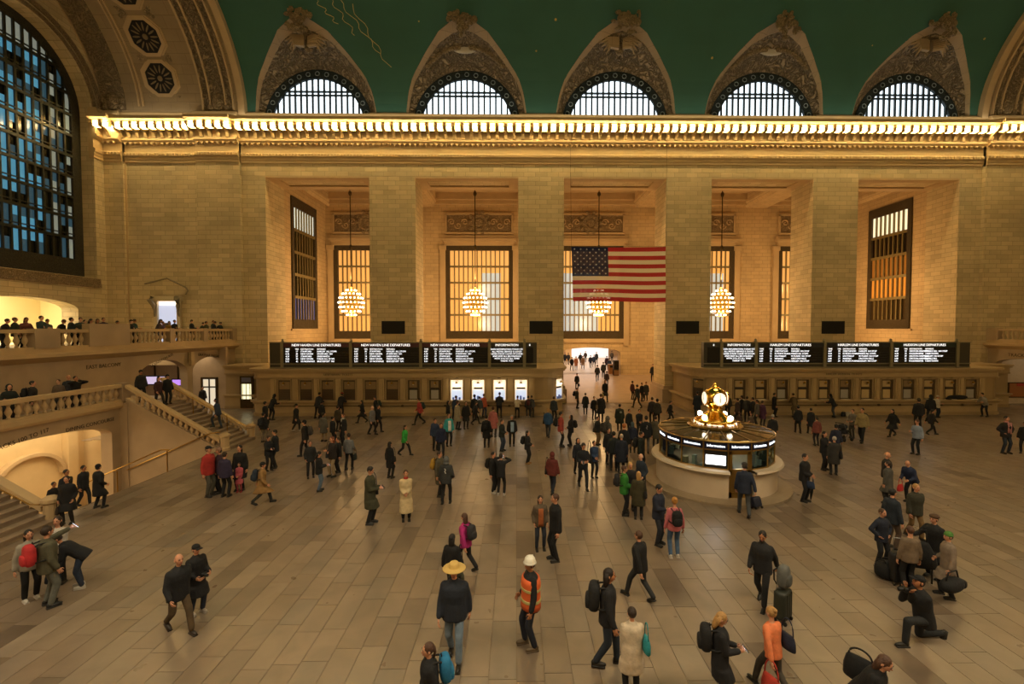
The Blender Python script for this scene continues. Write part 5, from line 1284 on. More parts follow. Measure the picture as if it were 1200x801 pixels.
    if st in ('short', 'long', 'bun', 'pony', 'curly', 'beard'):
        cut((0, -.016, .026), (.085, .101, .104))
        if st in ('long', 'curly'):
            w_ = .105 if st == 'curly' else .088
            loft(hb, [(V((0, -.055, -.24)), X, V((0, 1, 0)), .05, .03), (V((0, -.06, -.17)), X, V((0, 1, 0)), w_*.9, .05), (V((0, -.045, -.05)), X, V((0, 1, 0)), w_, .07), (V((0, -.03, .06)), X, V((0, 1, 0)), .084, .08)], 10)
        if st == 'bun': cut((0, -.09, .085), (.045, .045, .045), 8, 6)
        if st == 'pony': loft(hb, [(V((0, -.10, -.16)), X, V((0, 1, 0)), .015, .015), (V((0, -.12, -.06)), X, V((0, 1, 0)), .03, .028), (V((0, -.10, .03)), X, V((0, 1, 0)), .03, .03)], 8)
        if st == 'beard': hb.ball((0, .058, -.085), (.058, .05, .045), 8, 6)
    elif st == 'bald': hb.lathe([(.079, -.03), (.083, .0), (.08, .02)], 0, -.02, 12, a0=math.pi*.95, a1=math.pi*2.05)
    if st in ('beanie', 'cap', 'straw', 'hardhat', 'hood', 'beret'):
        hb.ball((0, -.02, -.0), (.083, .095, .085), 12, 6)
    m_h = hairm(hcx if st in ('short', 'long', 'bun', 'pony', 'curly', 'beard', 'bald') else '1c1510')
    ho = hb.build(nm, m_h, ob, smooth=True); ho.matrix_local = HM
    if st in ('beanie', 'cap', 'straw', 'hardhat', 'hood', 'beret'):
        k = MB()
        if st == 'beanie': k.ball((0, -.012, .05), (.09, .105, .095), 14, 9); k.lathe([(.094, .02), (.098, .045), (.092, .065)], 0, -.01, 14); nm = 'beanie'
        if st == 'beret': k.ball((0, -.02, .075), (.115, .12, .06), 14, 8); nm = 'beret'
        if st == 'cap': k.ball((0, -.012, .058), (.088, .103, .075), 14, 9); k.box(-.065, .065, .06, .165, .05, .062); nm = 'cap'
        if st == 'straw': k.lathe([(.20, .05), (.19, .038), (.10, .055), (.092, .07), (.09, .13), (.07, .155), (.02, .145), (0, .142)], 0, -.01, 18); k.lathe([(.205, .047), (.2, .056), (.10, .066)], 0, -.01, 18); nm = 'straw_hat'
        if st == 'hardhat': k.lathe([(.135, .035), (.115, .05), (.112, .075), (.1, .12), (.07, .155), (.03, .17), (0, .172)], 0, .0, 18); k.box(-.012, .012, -.07, .07, .12, .17); nm = 'hard_hat'
        if st == 'hood': k.ball((0, -.035, .005), (.105, .105, .135), 14, 9); k.ball((0, -.05, -.12), (.12, .09, .06), 10, 6); nm = 'hood'
        o = k.build(nm, cloth(hcx) if st not in ('hardhat', 'straw') else mat(nm+hcx, hcx, .35 if st == 'hardhat' else .8), ob, smooth=True); o.matrix_local = HM
    ob['_pel'] = 1.0
    info = dict(ob=ob, M=Matrix.Translation(V(loc)) @ Matrix.Rotation(R(face)+math.pi, 4, 'Z') @ Matrix.Scale(s_, 4), arms=arms, nb=nb, up=up, fwd=fwd, pel=pel, hc=hc, HM=HM, label=label, lean=lean, width=width)
    del ob['_pel']
    return info
def run_jobs():
    dg = bpy.context.evaluated_depsgraph_get(); dg.update()
    done = []
    for o, cb in JOBS:
        me = bpy.data.meshes.new_from_object(o.evaluated_get(dg)); done.append((o, cb, me))
    for o, cb, me in done:
        d = o.data; bpy.data.objects.remove(o); bpy.data.meshes.remove(d)
        if not cb(me): bpy.data.meshes.remove(me)
    JOBS.clear()

# ================================================================== THINGS CARRIED
def supers(b, c, r, p=3.2, n=12, m=8):
    """rounded box"""
    f = lambda t: math.copysign(abs(t)**(2/p), t); s0 = len(b.v)
    b.ball((0, 0, 0), 1, n, m)
    for i in range(s0, len(b.v)):
        x, y, z = b.v[i]; h = math.hypot(x, y) or 1; b.v[i] = (c[0]+r[0]*f(x/h)*f(h), c[1]+r[1]*f(y/h)*f(h), c[2]+r[2]*f(z))
BAGM = {}
def bag_thing(kind, colour, M, label, cat, group=None, parts=(), var=0):
    t = link(kind, None); tag(t, label, cat, group); t.matrix_world = M; t.matrix_local = M
    for nm, fn, m_, sm in parts:
        key = (kind, nm, m_.name, var)
        if key not in BAGM: b = MB(); fn(b); BAGM[key] = b.mesh(nm, m_, sm)
        link(nm, BAGM[key], t)
    return t
def on_person(I, p): return I['M'] @ p
def basis_on(I, p, tilt=True, rz=0.0):
    up = I['up'] if tilt else V((0, 0, 1)); fw = I['fwd'] if tilt else V((0, 1, 0)); L = Matrix((V((1, 0, 0)), fw, up)).transposed().to_4x4(); L.translation = p
    return I['M'] @ L @ Matrix.Rotation(rz, 4, 'Z')
def backpack(I, c, label=None, big=1.0):
    M = basis_on(I, I['pel']+I['up']*.30-I['fwd']*(.245*I['width'])); m_ = cloth(c); g = big; kw = I['width']-.03
    def straps(b):
        for s in (-1, 1): b.tube([(x_, y_*kw, z_) for x_, y_, z_ in [(s*.09, .03, .16), (s*.095, .09, .195), (s*.10, .17, .205), (s*.105, .28, .19), (s*.11, .335, .13), (s*.12, .36, .05), (s*.135, .345, -.02), (s*.18, .29, -.09), (s*.18, .17, -.14), (s*.12, .05, -.16)]], .017, 5)
    return bag_thing('backpack', c, M, label or ('backpack worn by '+I['label']), 'backpack', None,
        (('pack_body', lambda b: supers(b, (0, -.095*(g-1), 0), (.15*g, .095*g, .22*g)), m_, True), ('front_pocket', lambda b: supers(b, (0, -.085*g-.095*(g-1), -.07*g), (.115*g, .05*g, .11*g)), m_, True), ('shoulder_straps', straps, cloth('1a1a1a'), True), ('top_loop', lambda b: b.tube([(-.03, .05, .21*g), (0, .05, .25*g), (.03, .05, .21*g)], .01, 4), cloth('1a1a1a'), True)), (g, round(kw, 2)))
def handbag(I, c, side=1, where='hip', label=None, size=1.0, kind='handbag'):
    j, e, w = I['arms'][0 if side < 0 else 1]
    if where == 'hand': p = w+V((0, 0, -.34*size)); hh = .26
    elif where == 'hip': p = I['pel']+V((side*.24, 0, .02)); hh = .45
    else: p = I['pel']+V((side*.25, -.10, .18)); hh = .3 if size < 1.3 else .12
    L = Matrix.Translation(p) @ Matrix.Rotation(R(90), 4, 'Z') @ Matrix.Scale(size, 4)
    def body(b):
        f = lambda z, rx, ry: (V((0, 0, z)), V((1, 0, 0)), V((0, 1, 0)), rx, ry)
        loft(b, [f(-.14, .15, .05), (f(-.12, .17, .07)), f(0, .165, .07), f(.1, .14, .045), f(.13, .12, .02)], 12)
    def strap(b): b.tube([(.115*math.cos(R(t_)), 0, .1+hh*max(0, math.sin(R(t_)))**.8) for t_ in range(180, -1, -15)], .011, 5)
    return bag_thing(kind, c, I['M'] @ L, label or (kind.replace('_', ' ')+' carried by '+I['label']), 'bag', None, (('bag_body', body, cloth(c), True), ('strap_%s' % where, strap, cloth(c), True)))
def suitcase(p, rz, c, label, h=.6, w=.4, pull=.35, tilt=0):
    t = thing('suitcase', label, 'suitcase', p, rz); m_ = mat('case_'+c, c, .5, noise=.1)
    def mk(nm, fn, m2, sm=False): b = MB(); fn(b); o = b.build(nm, m2, t, smooth=sm); return o
    mk('shell', lambda b: supers(b, (0, 0, .07+h/2), (w/2, .13, h/2), 6, 16, 10), m_, True)
    def ribs(b):
        for x in (-.28, 0, .28): b.box(x*w-.012, x*w+.012, -.135, .135, .12, h+.02)
    mk('ribs', ribs, m_)
    mk('handle', lambda b: b.tube([(-.1, .09, h+.02), (-.1, .09, h+.07+pull), (.1, .09, h+.07+pull), (.1, .09, h+.02)], .012, 6), mat('case_handle', '8a8a8a', .3, .9))
    for x in (-1, 1):
        for y in (-1, 1): mk('wheel', lambda b: (b.lathe([(.01, -.015), (.045, -.015), (.045, .015), (.01, .015)], n=10), b.xf(Matrix.Translation((x*w*.38, y*.1, .045)) @ Matrix.Rotation(R(90), 4, 'Y'))), mat('rubber', '101010', .7))
    if tilt: t.rotation_euler = (R(tilt), 0, rz)
    return t
def phone_in(I, hand=1, lit=True):
    j, e, w = I['arms'][0 if hand < 0 else 1]; d = (w-e).normalized(); p = w+d*.10+V((-.03*hand, .02, .02))
    L = Matrix.Translation(p) @ Matrix.Rotation(R(38), 4, 'X')
    return bag_thing('mobile_phone', 'k', I['M'] @ L, 'mobile phone held by '+I['label'], 'phone', None, (('phone_case', lambda b: b.box(-.037, .037, -.005, .005, -.075, .075), mat('phone_black', '0b0b0c', .3), False), ('phone_screen', lambda b: b.box(-.033, .033, -.007, -.005, -.07, .07), mat('phone_screen', 'cfe4ff', .3, emit=(.7, .85, 1), es=2.2 if lit else .3), False)))
def camera_in(I, big=True):
    w = (I['arms'][0][2]+I['arms'][1][2])*.5; L = Matrix.Translation(w+V((0, .07, .03)))
    return bag_thing('camera', 'k', I['M'] @ L, 'black camera held by '+I['label'], 'camera', None, (('camera_body', lambda b: supers(b, (0, 0, 0), (.07, .035, .05), 4), mat('camera_black', '0d0d0d', .5), True), ('lens', lambda b: (b.lathe([(.03, 0), (.035, .03), (.038, .12), (.03, .13), (0, .125)], n=12), b.xf(Matrix.Rotation(R(-90), 4, 'X'))), mat('camera_black', '0d0d0d', .5), True)))
def umbrella(p, M, label, open_=False, c='0f0f10'):
    t = link('umbrella', None); tag(t, label, 'umbrella'); t.matrix_local = M; m_ = cloth(c)
    b = MB(); b.lathe([(.008, 0), (.02, .04), (.05, .3), (.045, .5), (.015, .62)], n=10); b.build('folded_canopy', m_, t, smooth=True)
    b = MB(); b.tube([(0, 0, .6), (0, 0, .78), (.02, 0, .84), (.06, 0, .85), (.08, 0, .81)], .012, 6); b.build('crook_handle', mat('umbrella_handle', '2a1c10', .4), t, smooth=True)
    return t
# ================================================================== THE CROWD
K, N_, CH_, GY_, OL, BR, TN, WH_ = '131315', '1a2137', '2a2a2d', '6e6e72', '34372a', '4a3526', 'a08458', 'cfc4b2'
JE, DJ, KH = '3e5068', '222a38', '6b5636'
BLK, DBR, BRN, BLN, GRH, AUB = '15110e', '2a1c12', '4a3020', 'a8804a', '9a948c', '6e3a1e'
def ramp_z(y): return 0.0 if y < 37.5 else min(1.03, (y-37.5)/12.36*1.03)
def put(px, yt, yf, face, pose, top, bottom, hair, label, skin=0, width=1.0, h=None, z=None, **kw):
    if yf is None: yf = (yt-105.3)/.726
    zz = 0.0
    if z is not None: zz = z
    p = onZ(px, yf, zz)
    if z is None and p[1] > 37.5:
        for _ in range(12): zz = ramp_z(p[1]); p = onZ(px, yf, zz)
    lim = DT-.26-(.52 if pose == 'lean' else .34)
    if z is None and lim < p[1] < 37.3 and (p[0] < 2.6 or p[0] > 13.6): zz = 0.0; p = onY(px, yf, lim)
    if h is None:
        q = onY(px, yt, p[1]); h = min(1.88, max(1.52, q[2]-zz))
    hp = yf-yt; res = 0 if hp > 60 else (1 if hp > 34 else 2)
    return person((p[0], p[1], zz), face, h, pose, top, bottom, hair, label, skin, width, res, **kw)
J, S, C, L_ = (lambda c: ('jacket', c)), (lambda c: ('sweater', c)), (lambda c: ('coat', c)), (lambda c: ('long', c))
bp, hb = backpack, handbag
# ---- nearest rows
a = put(533, 659, 773, 0, 'stroll', J('1d2430'), '66788a', ('straw', 'c8a860'), 'person in straw hat, dark jacket and pale jeans', width=1.14); bp(a, '3a3c2c')
a = put(622, 653, 757, -75, 'stand2', J('131315'), '1c2230', ('hardhat', 'e6e2d4'), 'worker in white hard hat and orange safety vest', 1, 1.1, shoes='5a4a34')
def vest(I):
    ob = I['ob']; pel, up, fwd, w = I['pel'], I['up'], I['fwd'], I['width']; X = V((1, 0, 0))
    def shell(h0, h1, e, name, m_):
        b = MB(); prof = [(-.13, .165, .125), (.05, .158, .122), (.17, .150, .112), (.32, .172, .122), (.42, .176, .112), (.47, .14, .1)]
        hs = [p[0] for p in prof]; rs = []
        for k in range(8):
            h = h0+(h1-h0)*k/7; rs.append((pel+up*h, X, fwd, float(np.interp(h, hs, [p[1] for p in prof]))*w+e, float(np.interp(h, hs, [p[2] for p in prof]))*w+e))
        loft(b, rs, 16); b.build(name, m_, ob, smooth=True)
    shell(-.12, .46, .056, 'safety_vest', mat('vest_orange', 'd2602c', .7)); shell(.02, .075, .063, 'reflective_band', mat('vest_lime', 'b9b070', .4)); shell(.24, .295, .063, 'reflective_band', mat('vest_lime', 'b9b070', .4))
vest(a)
a = put(740, 711, 816, 180, 'front', ('coat', 'c4b49c'), '121214', ('short', DBR), 'woman seen from behind in cream knit coat and black leggings', width=1.05); hb(a, '1f7f86', 1, 'side', 'teal shoulder bag on the woman in the cream knit coat')
a = put(711, 665, 779, 80, 'stroll', J('17171a'), '1e2733', ('curly', '1d120c'), 'curly-haired person in black leather jacket and slim dark jeans', 1, .92); bp(a, '17181a', None, 1.15)
a = put(750, 620, 702, -140, 'walk', J('101012'), '242628', ('short', BRN), 'man in black jacket striding away across the open floor', 0, 1.08)
a = put(843, 723, 822, 75, 'phone', C('141417'), '18191c', ('long', BLN), 'blonde woman in black coat looking at a lit phone'); bp(a, '141416', None, 1.15); phone_in(a)
a = put(893, 619, 707, -40, 'pull', J('1c1d20'), '111113', ('beard', BLK), 'bearded man in dark blazer pulling a suitcase', 1, 1.05)
p = onZ(917, 727); suitcase((p[0], p[1], 0), R(40), '23271f', 'dark green hard-shell suitcase pulled by the bearded man', .62, .42, .3)
t = thing('backpack', 'grey backpack riding on top of the dark green suitcase', 'backpack', (p[0]+.02, p[1]+.02, .95), R(40))
for nm, fn, m_ in (('pack_body', lambda b: supers(b, (0, 0, 0), (.16, .11, .24)), cloth('5c5e5c')), ('front_pocket', lambda b: supers(b, (0, -.1, -.06), (.12, .05, .12)), cloth('4a4c4a')), ('shoulder_straps', lambda b: [b.tube([(s*.09, .1, .17), (s*.1, .16, .1), (s*.1, .15, -.1), (s*.09, .1, -.18)], .016, 5) for s in (-1, 1)], cloth('1a1a1a'))): b = MB(); fn(b); b.build(nm, m_, t, smooth=True)
a = put(905, 718, 812, -160, 'walk', S('d97a4c'), '3c372f', ('bun', BLN), 'woman in orange sweatshirt walking away with a red bag'); hb(a, 'a83324', -1, 'hand', 'big red shopping bag held by the woman in the orange sweatshirt', 1.3, 'shopping_bag'); hb(a, '1b2034', 1, 'side', 'dark navy tote held by the woman in the orange sweatshirt', 1.1, 'tote_bag')
a = put(1008, 750, 872, 35, 'stoop', J('0f0f11'), '131315', ('long', BRN), 'brown-haired woman in black jacket at the bottom edge', width=1.05); hb(a, '0d0d0e', -1, 'side', 'large black bag of the brown-haired woman at the bottom edge', 1.5)
a = put(505, 757, 868, -70, 'stroll', J('121316'), '1b1e26', ('pony', BRN), 'man with tied-back hair and blue rucksack at the bottom edge', width=1.05); bp(a, '1f6d9a', None, 1.1)
a = put(1082, 690, 752, -92, 'kneel', J('0f1012'), '1a1d20', ('cap', '0d0d0f'), 'photographer in black kneeling on one knee with a camera', 1, 1.0, 1.78); camera_in(a)
# ---- middle ground
a = put(546, 605, 668, -125, 'walk', J('a0216b'), '141416', ('long', BRN), 'person in magenta jacket with a grey backpack'); bp(a, '2c2c30')
a = put(530, 631, 702, 165, 'stand', J('111113'), '141416', ('long', BLK), 'long-haired woman in black jacket just behind the straw hat'); hb(a, '121214', 1, 'hip')
a = put(633, 580, 643, 5, 'pockets', J('55493a'), DJ, ('long', DBR), 'woman in rust sweater and open olive jacket facing a suited man')
def panel(I, c, name='sweater_front'):
    b = MB(); pel, up, fwd, w = I['pel'], I['up'], I['fwd'], I['width']
    b.grid(lambda u, v: pel+up*(-.1+.55*v)+V((1, 0, 0))*((u-.5)*.16*w)+fwd*((.142+.012*math.sin(math.pi*v)-.02*v)*w+.03), 4, 6)
    o = b.build(name, cloth(c), I['ob'], smooth=True); s = o.modifiers.new('t', 'SOLIDIFY'); s.thickness = .012
panel(a, 'a05a30')
a = put(651, 578, 656, -75, 'stand', ('jacket', '0f0f11'), '0f0f11', ('short', BRN), 'tall man in black suit facing the woman in the rust sweater', 0, 1.06)
a = put(647, 529, 578, 150, 'stroll', J('5e2520'), '1b2230', ('hood', '5e2520'), 'person in maroon hooded jacket and navy jeans', width=1.12); hb(a, '161618', -1, 'hip')
a = put(771, 567, 637, 40, 'phone1', J('1b2133'), '22262e', ('short', BLK), 'dark-haired man in navy jacket holding a paper near the booth', 0, 1.05)
a = put(790, 582, 653, 178, 'stand', S('b5636a'), '3f5878', ('bun', 'b5803c'), 'woman in pink sweatshirt, blue jeans and black backpack', shoes='b9b0a4'); bp(a, '0f0f11')
a = put(748, 552, 608, 165, 'stand', C('38341f'), '141416', ('long', BLN), 'blonde woman in long olive coat seen from behind', width=1.1); hb(a, '1a1614', 1, 'hip')
a = put(731, 545, 603, 80, 'front', J('2f7a2c'), '161618', ('short', BRN), 'person in bright green jacket with dark grey backpack by the booth'); bp(a, '232428')
a = put(738, 541, 597, 0, 'stand', J('18181a'), '161618', ('long', 'c29a5c'), 'fair-haired woman in black between the green jacket and olive coat')
a = put(751, 531, 583, -60, 'pockets', J('1f2a38'), '1a1c22', ('bald', GRH), 'bald man in slate blue jacket close to the booth counter', 3, 1.08)
a = put(751, 505, 552, 60, 'stand', J('1c231c'), '1a1d22', ('short', BLK), 'person with dark pack standing right against the booth ledge'); bp(a, '161816')
a = put(683, 517, 571, 5, 'walkph', J('141821'), '16181d', ('short', BLK), 'man in dark navy hoodie walking forward mid-hall'); phone_in(a, 1, False)
a = put(677, 513, 556, 10, 'stroll', J('181d29'), '15171c', ('hood', '181d29'), 'hooded person half hidden behind the man in the dark navy hoodie')
a = put(696, 516, 559, 15, 'front', J('25395a'), '14161a', ('short', DBR), 'person in blue jacket with a large dark bag, hands together'); hb(a, '17191f', 1, 'hip', None, 1.5)
a = put(434, 546, 613, 85, 'phone', C('373826'), '1b1e22', ('short', BLK), 'man in olive parka staring at his phone alone', 0, 1.04, shoes='2a2a2c'); phone_in(a, 1, False); hb(a, '17181a', -1, 'hip', 'black messenger bag on the man in the olive parka')
a = put(476, 550, 609, 15, 'front', L_('c0ad86'), '121214', ('short', BRN), 'woman in long cream overcoat and black boots')
b = MB(); b.lathe([(.06, -.03), (.085, .0), (.07, .05)], n=12); o = b.build('scarf', cloth('a02c22'), a['ob'], smooth=True); o.location = a['nb']+V((0, .02, .02))
a = put(523, 534, 590, 175, 'stand2', J('2e3134'), '141416', ('hood', '5c6062'), 'person in charcoal jacket with pale print seen from behind', 0, 1.06)
b = MB(); b.tube([(-.02, 0, .12), (.03, 0, .07), (-.01, 0, .02), (.03, 0, -.06)], .012, 4); o = b.build('back_print', mat('print_white', 'd8d8d8', .7), a['ob']); o.location = a['pel']+V((0, -.185, .3))
a = put(515, 528, 581, 70, 'stand', C('4a4638'), '17181b', ('short', DBR), 'person in khaki coat wearing a mustard backpack'); bp(a, 'a5812f')
a = put(457, 518, 560, 150, 'stand', C('0e0e10'), '141416', ('long', BLK), 'woman in long black coat alone on the open floor'); hb(a, '101012', 1, 'hip')
a = put(474, 497, 533, 75, 'walk', J('2c9a3e'), '141418', ('long', DBR), 'woman in vivid green jacket striding past the ticket windows')
a = put(618, 506, 543, 70, 'front', J('1d1f22'), '16171a', ('long', BLK), 'woman in dark jacket and tan boots looking down', shoes='8a6a3c'); bp(a, '15161a')
a = put(578, 529, 577, 60, 'stand', J('121214'), '131316', ('short', BLK), 'person in black with black rucksack beside one raising a phone', shoes='aaa59c'); bp(a, '0e0e10')
a = put(587, 531, 580, 165, 'photo', J('15161b'), '131316', ('short', DBR), 'person in black raising a glowing phone for a photo', shoes='a8a29a'); phone_in(a, 1)
a = put(570, 486, 524, 170, 'stand', C('121214'), '17181b', ('short', BLK), 'person in black coat with black pack beside the pink coat'); bp(a, '101013')
a = put(578, 476, 512, 160, 'stand', C('a5605c'), '33302c', ('short', BRN), 'person in dusty pink coat near the lit ticket windows')
a = put(588, 491, 528, 60, 'front', J('1b2220'), '2f3b4e', ('short', DBR), 'boyish person in dark green top and loose jeans')
a = put(600, 486, 522, 5, 'stand', J('121316'), '131418', ('short', GRH), 'man in dark suit with open pale blue shirt facing forward', 0, 1.12); panel(a, '8fa6bf', 'shirt_front')
a = put(642, 478, 512, 165, 'stroll', J('23466e'), '2c313a', ('short', BLN), 'person in royal blue jacket near the passage', width=1.08); hb(a, '17191d', -1, 'hip')
a = put(649, 464, 494, 150, 'stand', J('2a3138'), '1b1f26', ('short', BRN), 'person in slate jacket waiting at the curved corner ticket window')
a = put(657, 482, 523, 85, 'stand', J('a04138'), '15161a', ('short', BLK), 'person in brick red jacket with a black pack'); bp(a, '121316')
a = put(669, 486, 522, -75, 'front', J('17181b'), '15171b', ('hood', '17181b'), 'hooded person in black with a round black rucksack'); bp(a, '141416')
a = put(606, 463, 489, 170, 'lean', S('c5b59c'), '16171a', ('short', DBR), 'person in cream top buying at the last lit ticket window')
a = put(619, 465, 489, 178, 'stand', J('2a2a2c'), '2b2e33', ('short', BLK), 'person with red-trimmed backpack queuing beside the cream top', shoes='b0aca4'); bp(a, '4a181a')
a = put(623, 466, 488, 160, 'stand', J('3b3d42'), '24262b', ('short', DBR), 'grey-clad person partly behind the red-trimmed backpack')
a = put(585, 459, 488, 175, 'lean', J('141517'), '16171a', ('short', BLK), 'person in black leaning on the counter with arms spread')
a = put(567, 461, 489, 150, 'stand', J('b4583a'), '2a3a52', ('short', BRN), 'person in orange-red top at the second lit ticket window')
a = put(556, 462, 492, 170, 'stand', J('15171b'), '17191d', ('beanie', '15171b'), 'person in black cap bending toward the second lit window')
a = put(562, 465, 490, 178, 'stand', J('3c4348'), 'b5ab96', ('short', DBR), 'person in grey jacket and pale trousers in the ticket line')
a = put(533, 463, 492, 170, 'lean', J('1b2a44'), '1b1d22', ('short', DBR), 'person in navy jacket leaning at the first lit ticket window')
a = put(525, 474, 497, 120, 'stand', J('131316'), '141519', ('long', BLK), 'black-haired person standing apart behind the grey coat queue')
a = put(536, 469, 503, 130, 'stand', C('8f8672'), '16171b', ('short', BRN), 'person in pale grey-beige long coat walking in the queue')
a = put(546, 470, 502, 20, 'stand', C('131316'), '16171b', ('short', BLK), 'person in knee-length black coat beside the beige coat')
a = put(557, 472, 497, 110, 'walk', J('171a1f'), '15171b', ('short', DBR), 'person in black stepping wide through the ticket queue')
a = put(510, 490, 527, 30, 'stand', J('24324e'), '17191e', ('short', BLK), 'person in navy with blue rucksack beside the turquoise jacket'); bp(a, '1f4f8a')
a = put(517, 495, 535, 15, 'stroll', J('1b2340'), '15171c', ('short', DBR), 'person in dark indigo top stepping toward the open floor')
a = put(526, 484, 522, 25, 'stand', J('2f96a0'), '17191e', ('short', BRN), 'person in turquoise jacket over white shirt'); panel(a, 'd8d8d4', 'shirt_front')
a = put(492, 465, 497, -75, 'walk', J('a03a34'), '17181b', ('short', DBR), 'person in red vest top walking with a dark green pack'); bp(a, '1f3030')
a = put(441, 463, 493, -70, 'walk', J('16191a'), '15171a', ('short', BLK), 'person in black with green pack walking along the counter'); bp(a, '26332c')
a = put(425, 469, 495, -80, 'walk', C('131315'), '141517', ('long', BLK), 'woman in black coat hurrying along the ticket counter')
a = put(436, 475, 509, 70, 'stroll', J('6a6a70'), '15161a', ('bald', GRH), 'bald person in grey jacket walking with a companion', 3)
a = put(443, 474, 506, 75, 'stroll', J('17181c'), '15161a', ('short', DBR), 'companion in black beside the bald grey-jacketed walker')
a = put(347, 473, 505, 85, 'stroll', C('131214'), '141416', ('beanie', '17140f'), 'person in black coat and hat alone before the shuttered windows', shoes='8a857c')
a = put(358, 492, 534, -85, 'stroll', J('18191a'), '131417', ('beanie', '100f10'), 'person in black hat with dark grey backpack walking east'); bp(a, '3c3836')
a = put(364, 516, 559, 30, 'pockets', J('1a1e22'), '131417', ('short', BRN), 'man in dark jacket with brown hair in the tight group', 0, 1.06)
a = put(374, 531, 575, 110, 'phone', J('131517'), '54687e', ('long', BLK), 'person in black jacket and light jeans holding up a phone'); phone_in(a, 1, False)
a = put(390, 511, 558, -30, 'fold', J('241e1c'), '8a785c', ('long', AUB), 'red-haired woman in dark jacket and beige trousers'); hb(a, '25333c', 1, 'hip')
a = put(397, 513, 553, -50, 'stand', J('161719'), '141518', ('short', DBR), 'person in black close behind the red-haired woman')
a = put(409, 507, 550, 178, 'stand2', S('66686c'), '131418', ('short', DBR), 'man in grey sweater and black trousers holding a dark bag', 0, 1.08); hb(a, '1d2524', 1, 'hand', 'dark holdall held by the man in the grey sweater', 1.05)
a = put(379, 483, 517, 172, 'stand', C('56554f'), '86755a', ('short', BLK), 'person in grey coat and beige trousers facing the ticket counter')
a = put(390, 490, 521, 140, 'stand', J('131417'), '15161a', ('short', BLK), 'person in black squeezed behind the grey coat')
a = put(396, 475, 506, 160, 'stand', J('3a3022'), '17181b', ('short', DBR), 'person in brown jacket facing the ticket counter')
a = put(403, 484, 521, -40, 'stand', J('17181b'), '15161a', ('short', BRN), 'person with white scarf in the crowded group')
b = MB(); b.lathe([(.06, -.04), (.095, -.01), (.07, .05)], n=12); b.box(-.05, .02, .09, .13, -.4, 0); o = b.build('scarf', cloth('c0b8a8'), a['ob'], smooth=True); o.location = a['nb']+V((0, .02, .02))
a = put(372, 459, 488, 170, 'lean', J('25262a'), '15161a', ('short', BLK), 'person with pale sleeves leaning on the shuttered ticket counter')
a = put(377, 471, 497, 170, 'stand', J('121315'), '141518', ('short', BLK), 'person in black standing behind the leaning pale-sleeved one')
a = put(399, 459, 488, 175, 'lean', J('1e1a1b'), '17181b', ('cap', '8a2a22'), 'person in red cap at the shuttered ticket counter')
a = put(318, 461, 492, 150, 'lean', J('111214'), '131416', ('hood', '111214'), 'hooded person in black leaning on the counter corner')
a = put(311, 470, 504, 140, 'stand', J('17181b'), '131416', ('short', BLK), 'person in dark coat beside the one leaning on the counter corner')
a = put(309, 483, 518, 170, 'stand', J('15161a'), '6d6456', ('short', BLK), 'person in black with dark blue pack near the stair foot'); bp(a, '171c26')
a = put(315, 510, 551, 60, 'phone', J('14161a'), '15161b', ('short', DBR), 'person looking at a lit phone beside a taller companion'); phone_in(a, 1)
a = put(323, 503, 548, -65, 'front', J('14171c'), '14161a', ('short', BLK), 'tall person in black bowing over a companion with a phone', 0, 1.05)
a = put(307, 541, 590, 110, 'walk', C('8a6a3e'), '2a2d2e', ('beanie', '14110f'), 'person in tan coat walking with a navy backpack'); bp(a, '1f2c3c', None, 1.1)
# ---- family by the stairs
a = put(245, 522, 581, 80, 'stand', J('9c2a26'), '4c4a40', ('cap', '1a1a1c'), 'man in red jacket and dark cap by the stair foot', 0, 1.1)
a = put(258, 524, 577, -40, 'stand', J('3a2530'), '16171b', ('beanie', '8a6a5a'), 'person in plum top facing the man in the red jacket')
a = put(264, 529, 582, 175, 'stand', J('2c2540'), '131418', ('short', DBR), 'person in dark purple coat seen from behind by the stairs', 0, 1.08)
a = put(282, 521, 574, 0, 'stand', C('0f0f11'), '131417', ('long', BLK), 'woman in wide black coat standing over a child in pink', 0, 1.14)
a = put(281, 543, 576, 10, 'front', C('b0525e'), '8a3a44', ('long', DBR), 'small child in pink coat and rosy leggings', 0, .95, 1.12, shoes='8a2a34'); hb(a, '4a3050', 1, 'hip', None, .8)
# ---- near the well and stairs
a = put(210, 645, 739, 60, 'walk', J('14161b'), '4e3f2a', ('bald', GRH), 'bald man in black jacket and brown trousers walking', 0, 1.14, shoes='241a12')
a = put(231, 641, 718, 65, 'carry', C('0f0f12'), '1b2434', ('cap', '0f0f11'), 'person in black cap and coat carrying a camera', 0, 1.06, shoes='9a9286'); camera_in(a)
a = put(36, 620, 702, 60, 'stand', J('8a8478'), '121215', ('long', BLK), 'long-haired woman in pale jacket beside the selfie taker', shoes='b8b4ac')
a = put(57, 616, 710, 150, 'selfie', J('4c4a38'), '5a5c56', ('short', DBR), 'man in olive top holding a phone out for a selfie', 0, 1.06, shoes='1a1a1c'); bp(a, 'b02a2e', None, 1.05); phone_in(a, -1, False)
a = put(70, 604, 682, 20, 'front', S('b5aea4'), '2a2c30', ('long', DBR), 'young woman in white top in the middle of the selfie group')
a = put(97, 613, 687, -60, 'bend', J('14161a'), '1e2a3e', ('short', DBR), 'person in black jacket bending over a bag', 0, 1.05, shoes='a8a49a'); hb(a, '1c2736', -1, 'hand')
a = put(80, 557, 613, 20, 'pockets', C('0e0e10'), '1b1714', ('short', BLK), 'woman in black coat with brown handbag by the well', 0, 1.05); hb(a, '2c2018', 1, 'hand')
a = put(116, 545, 595, 160, 'stand2', C('101012'), '131417', ('beanie', '0f0d0c'), 'person in long black coat heading down the well ramp', 0, 1.1)
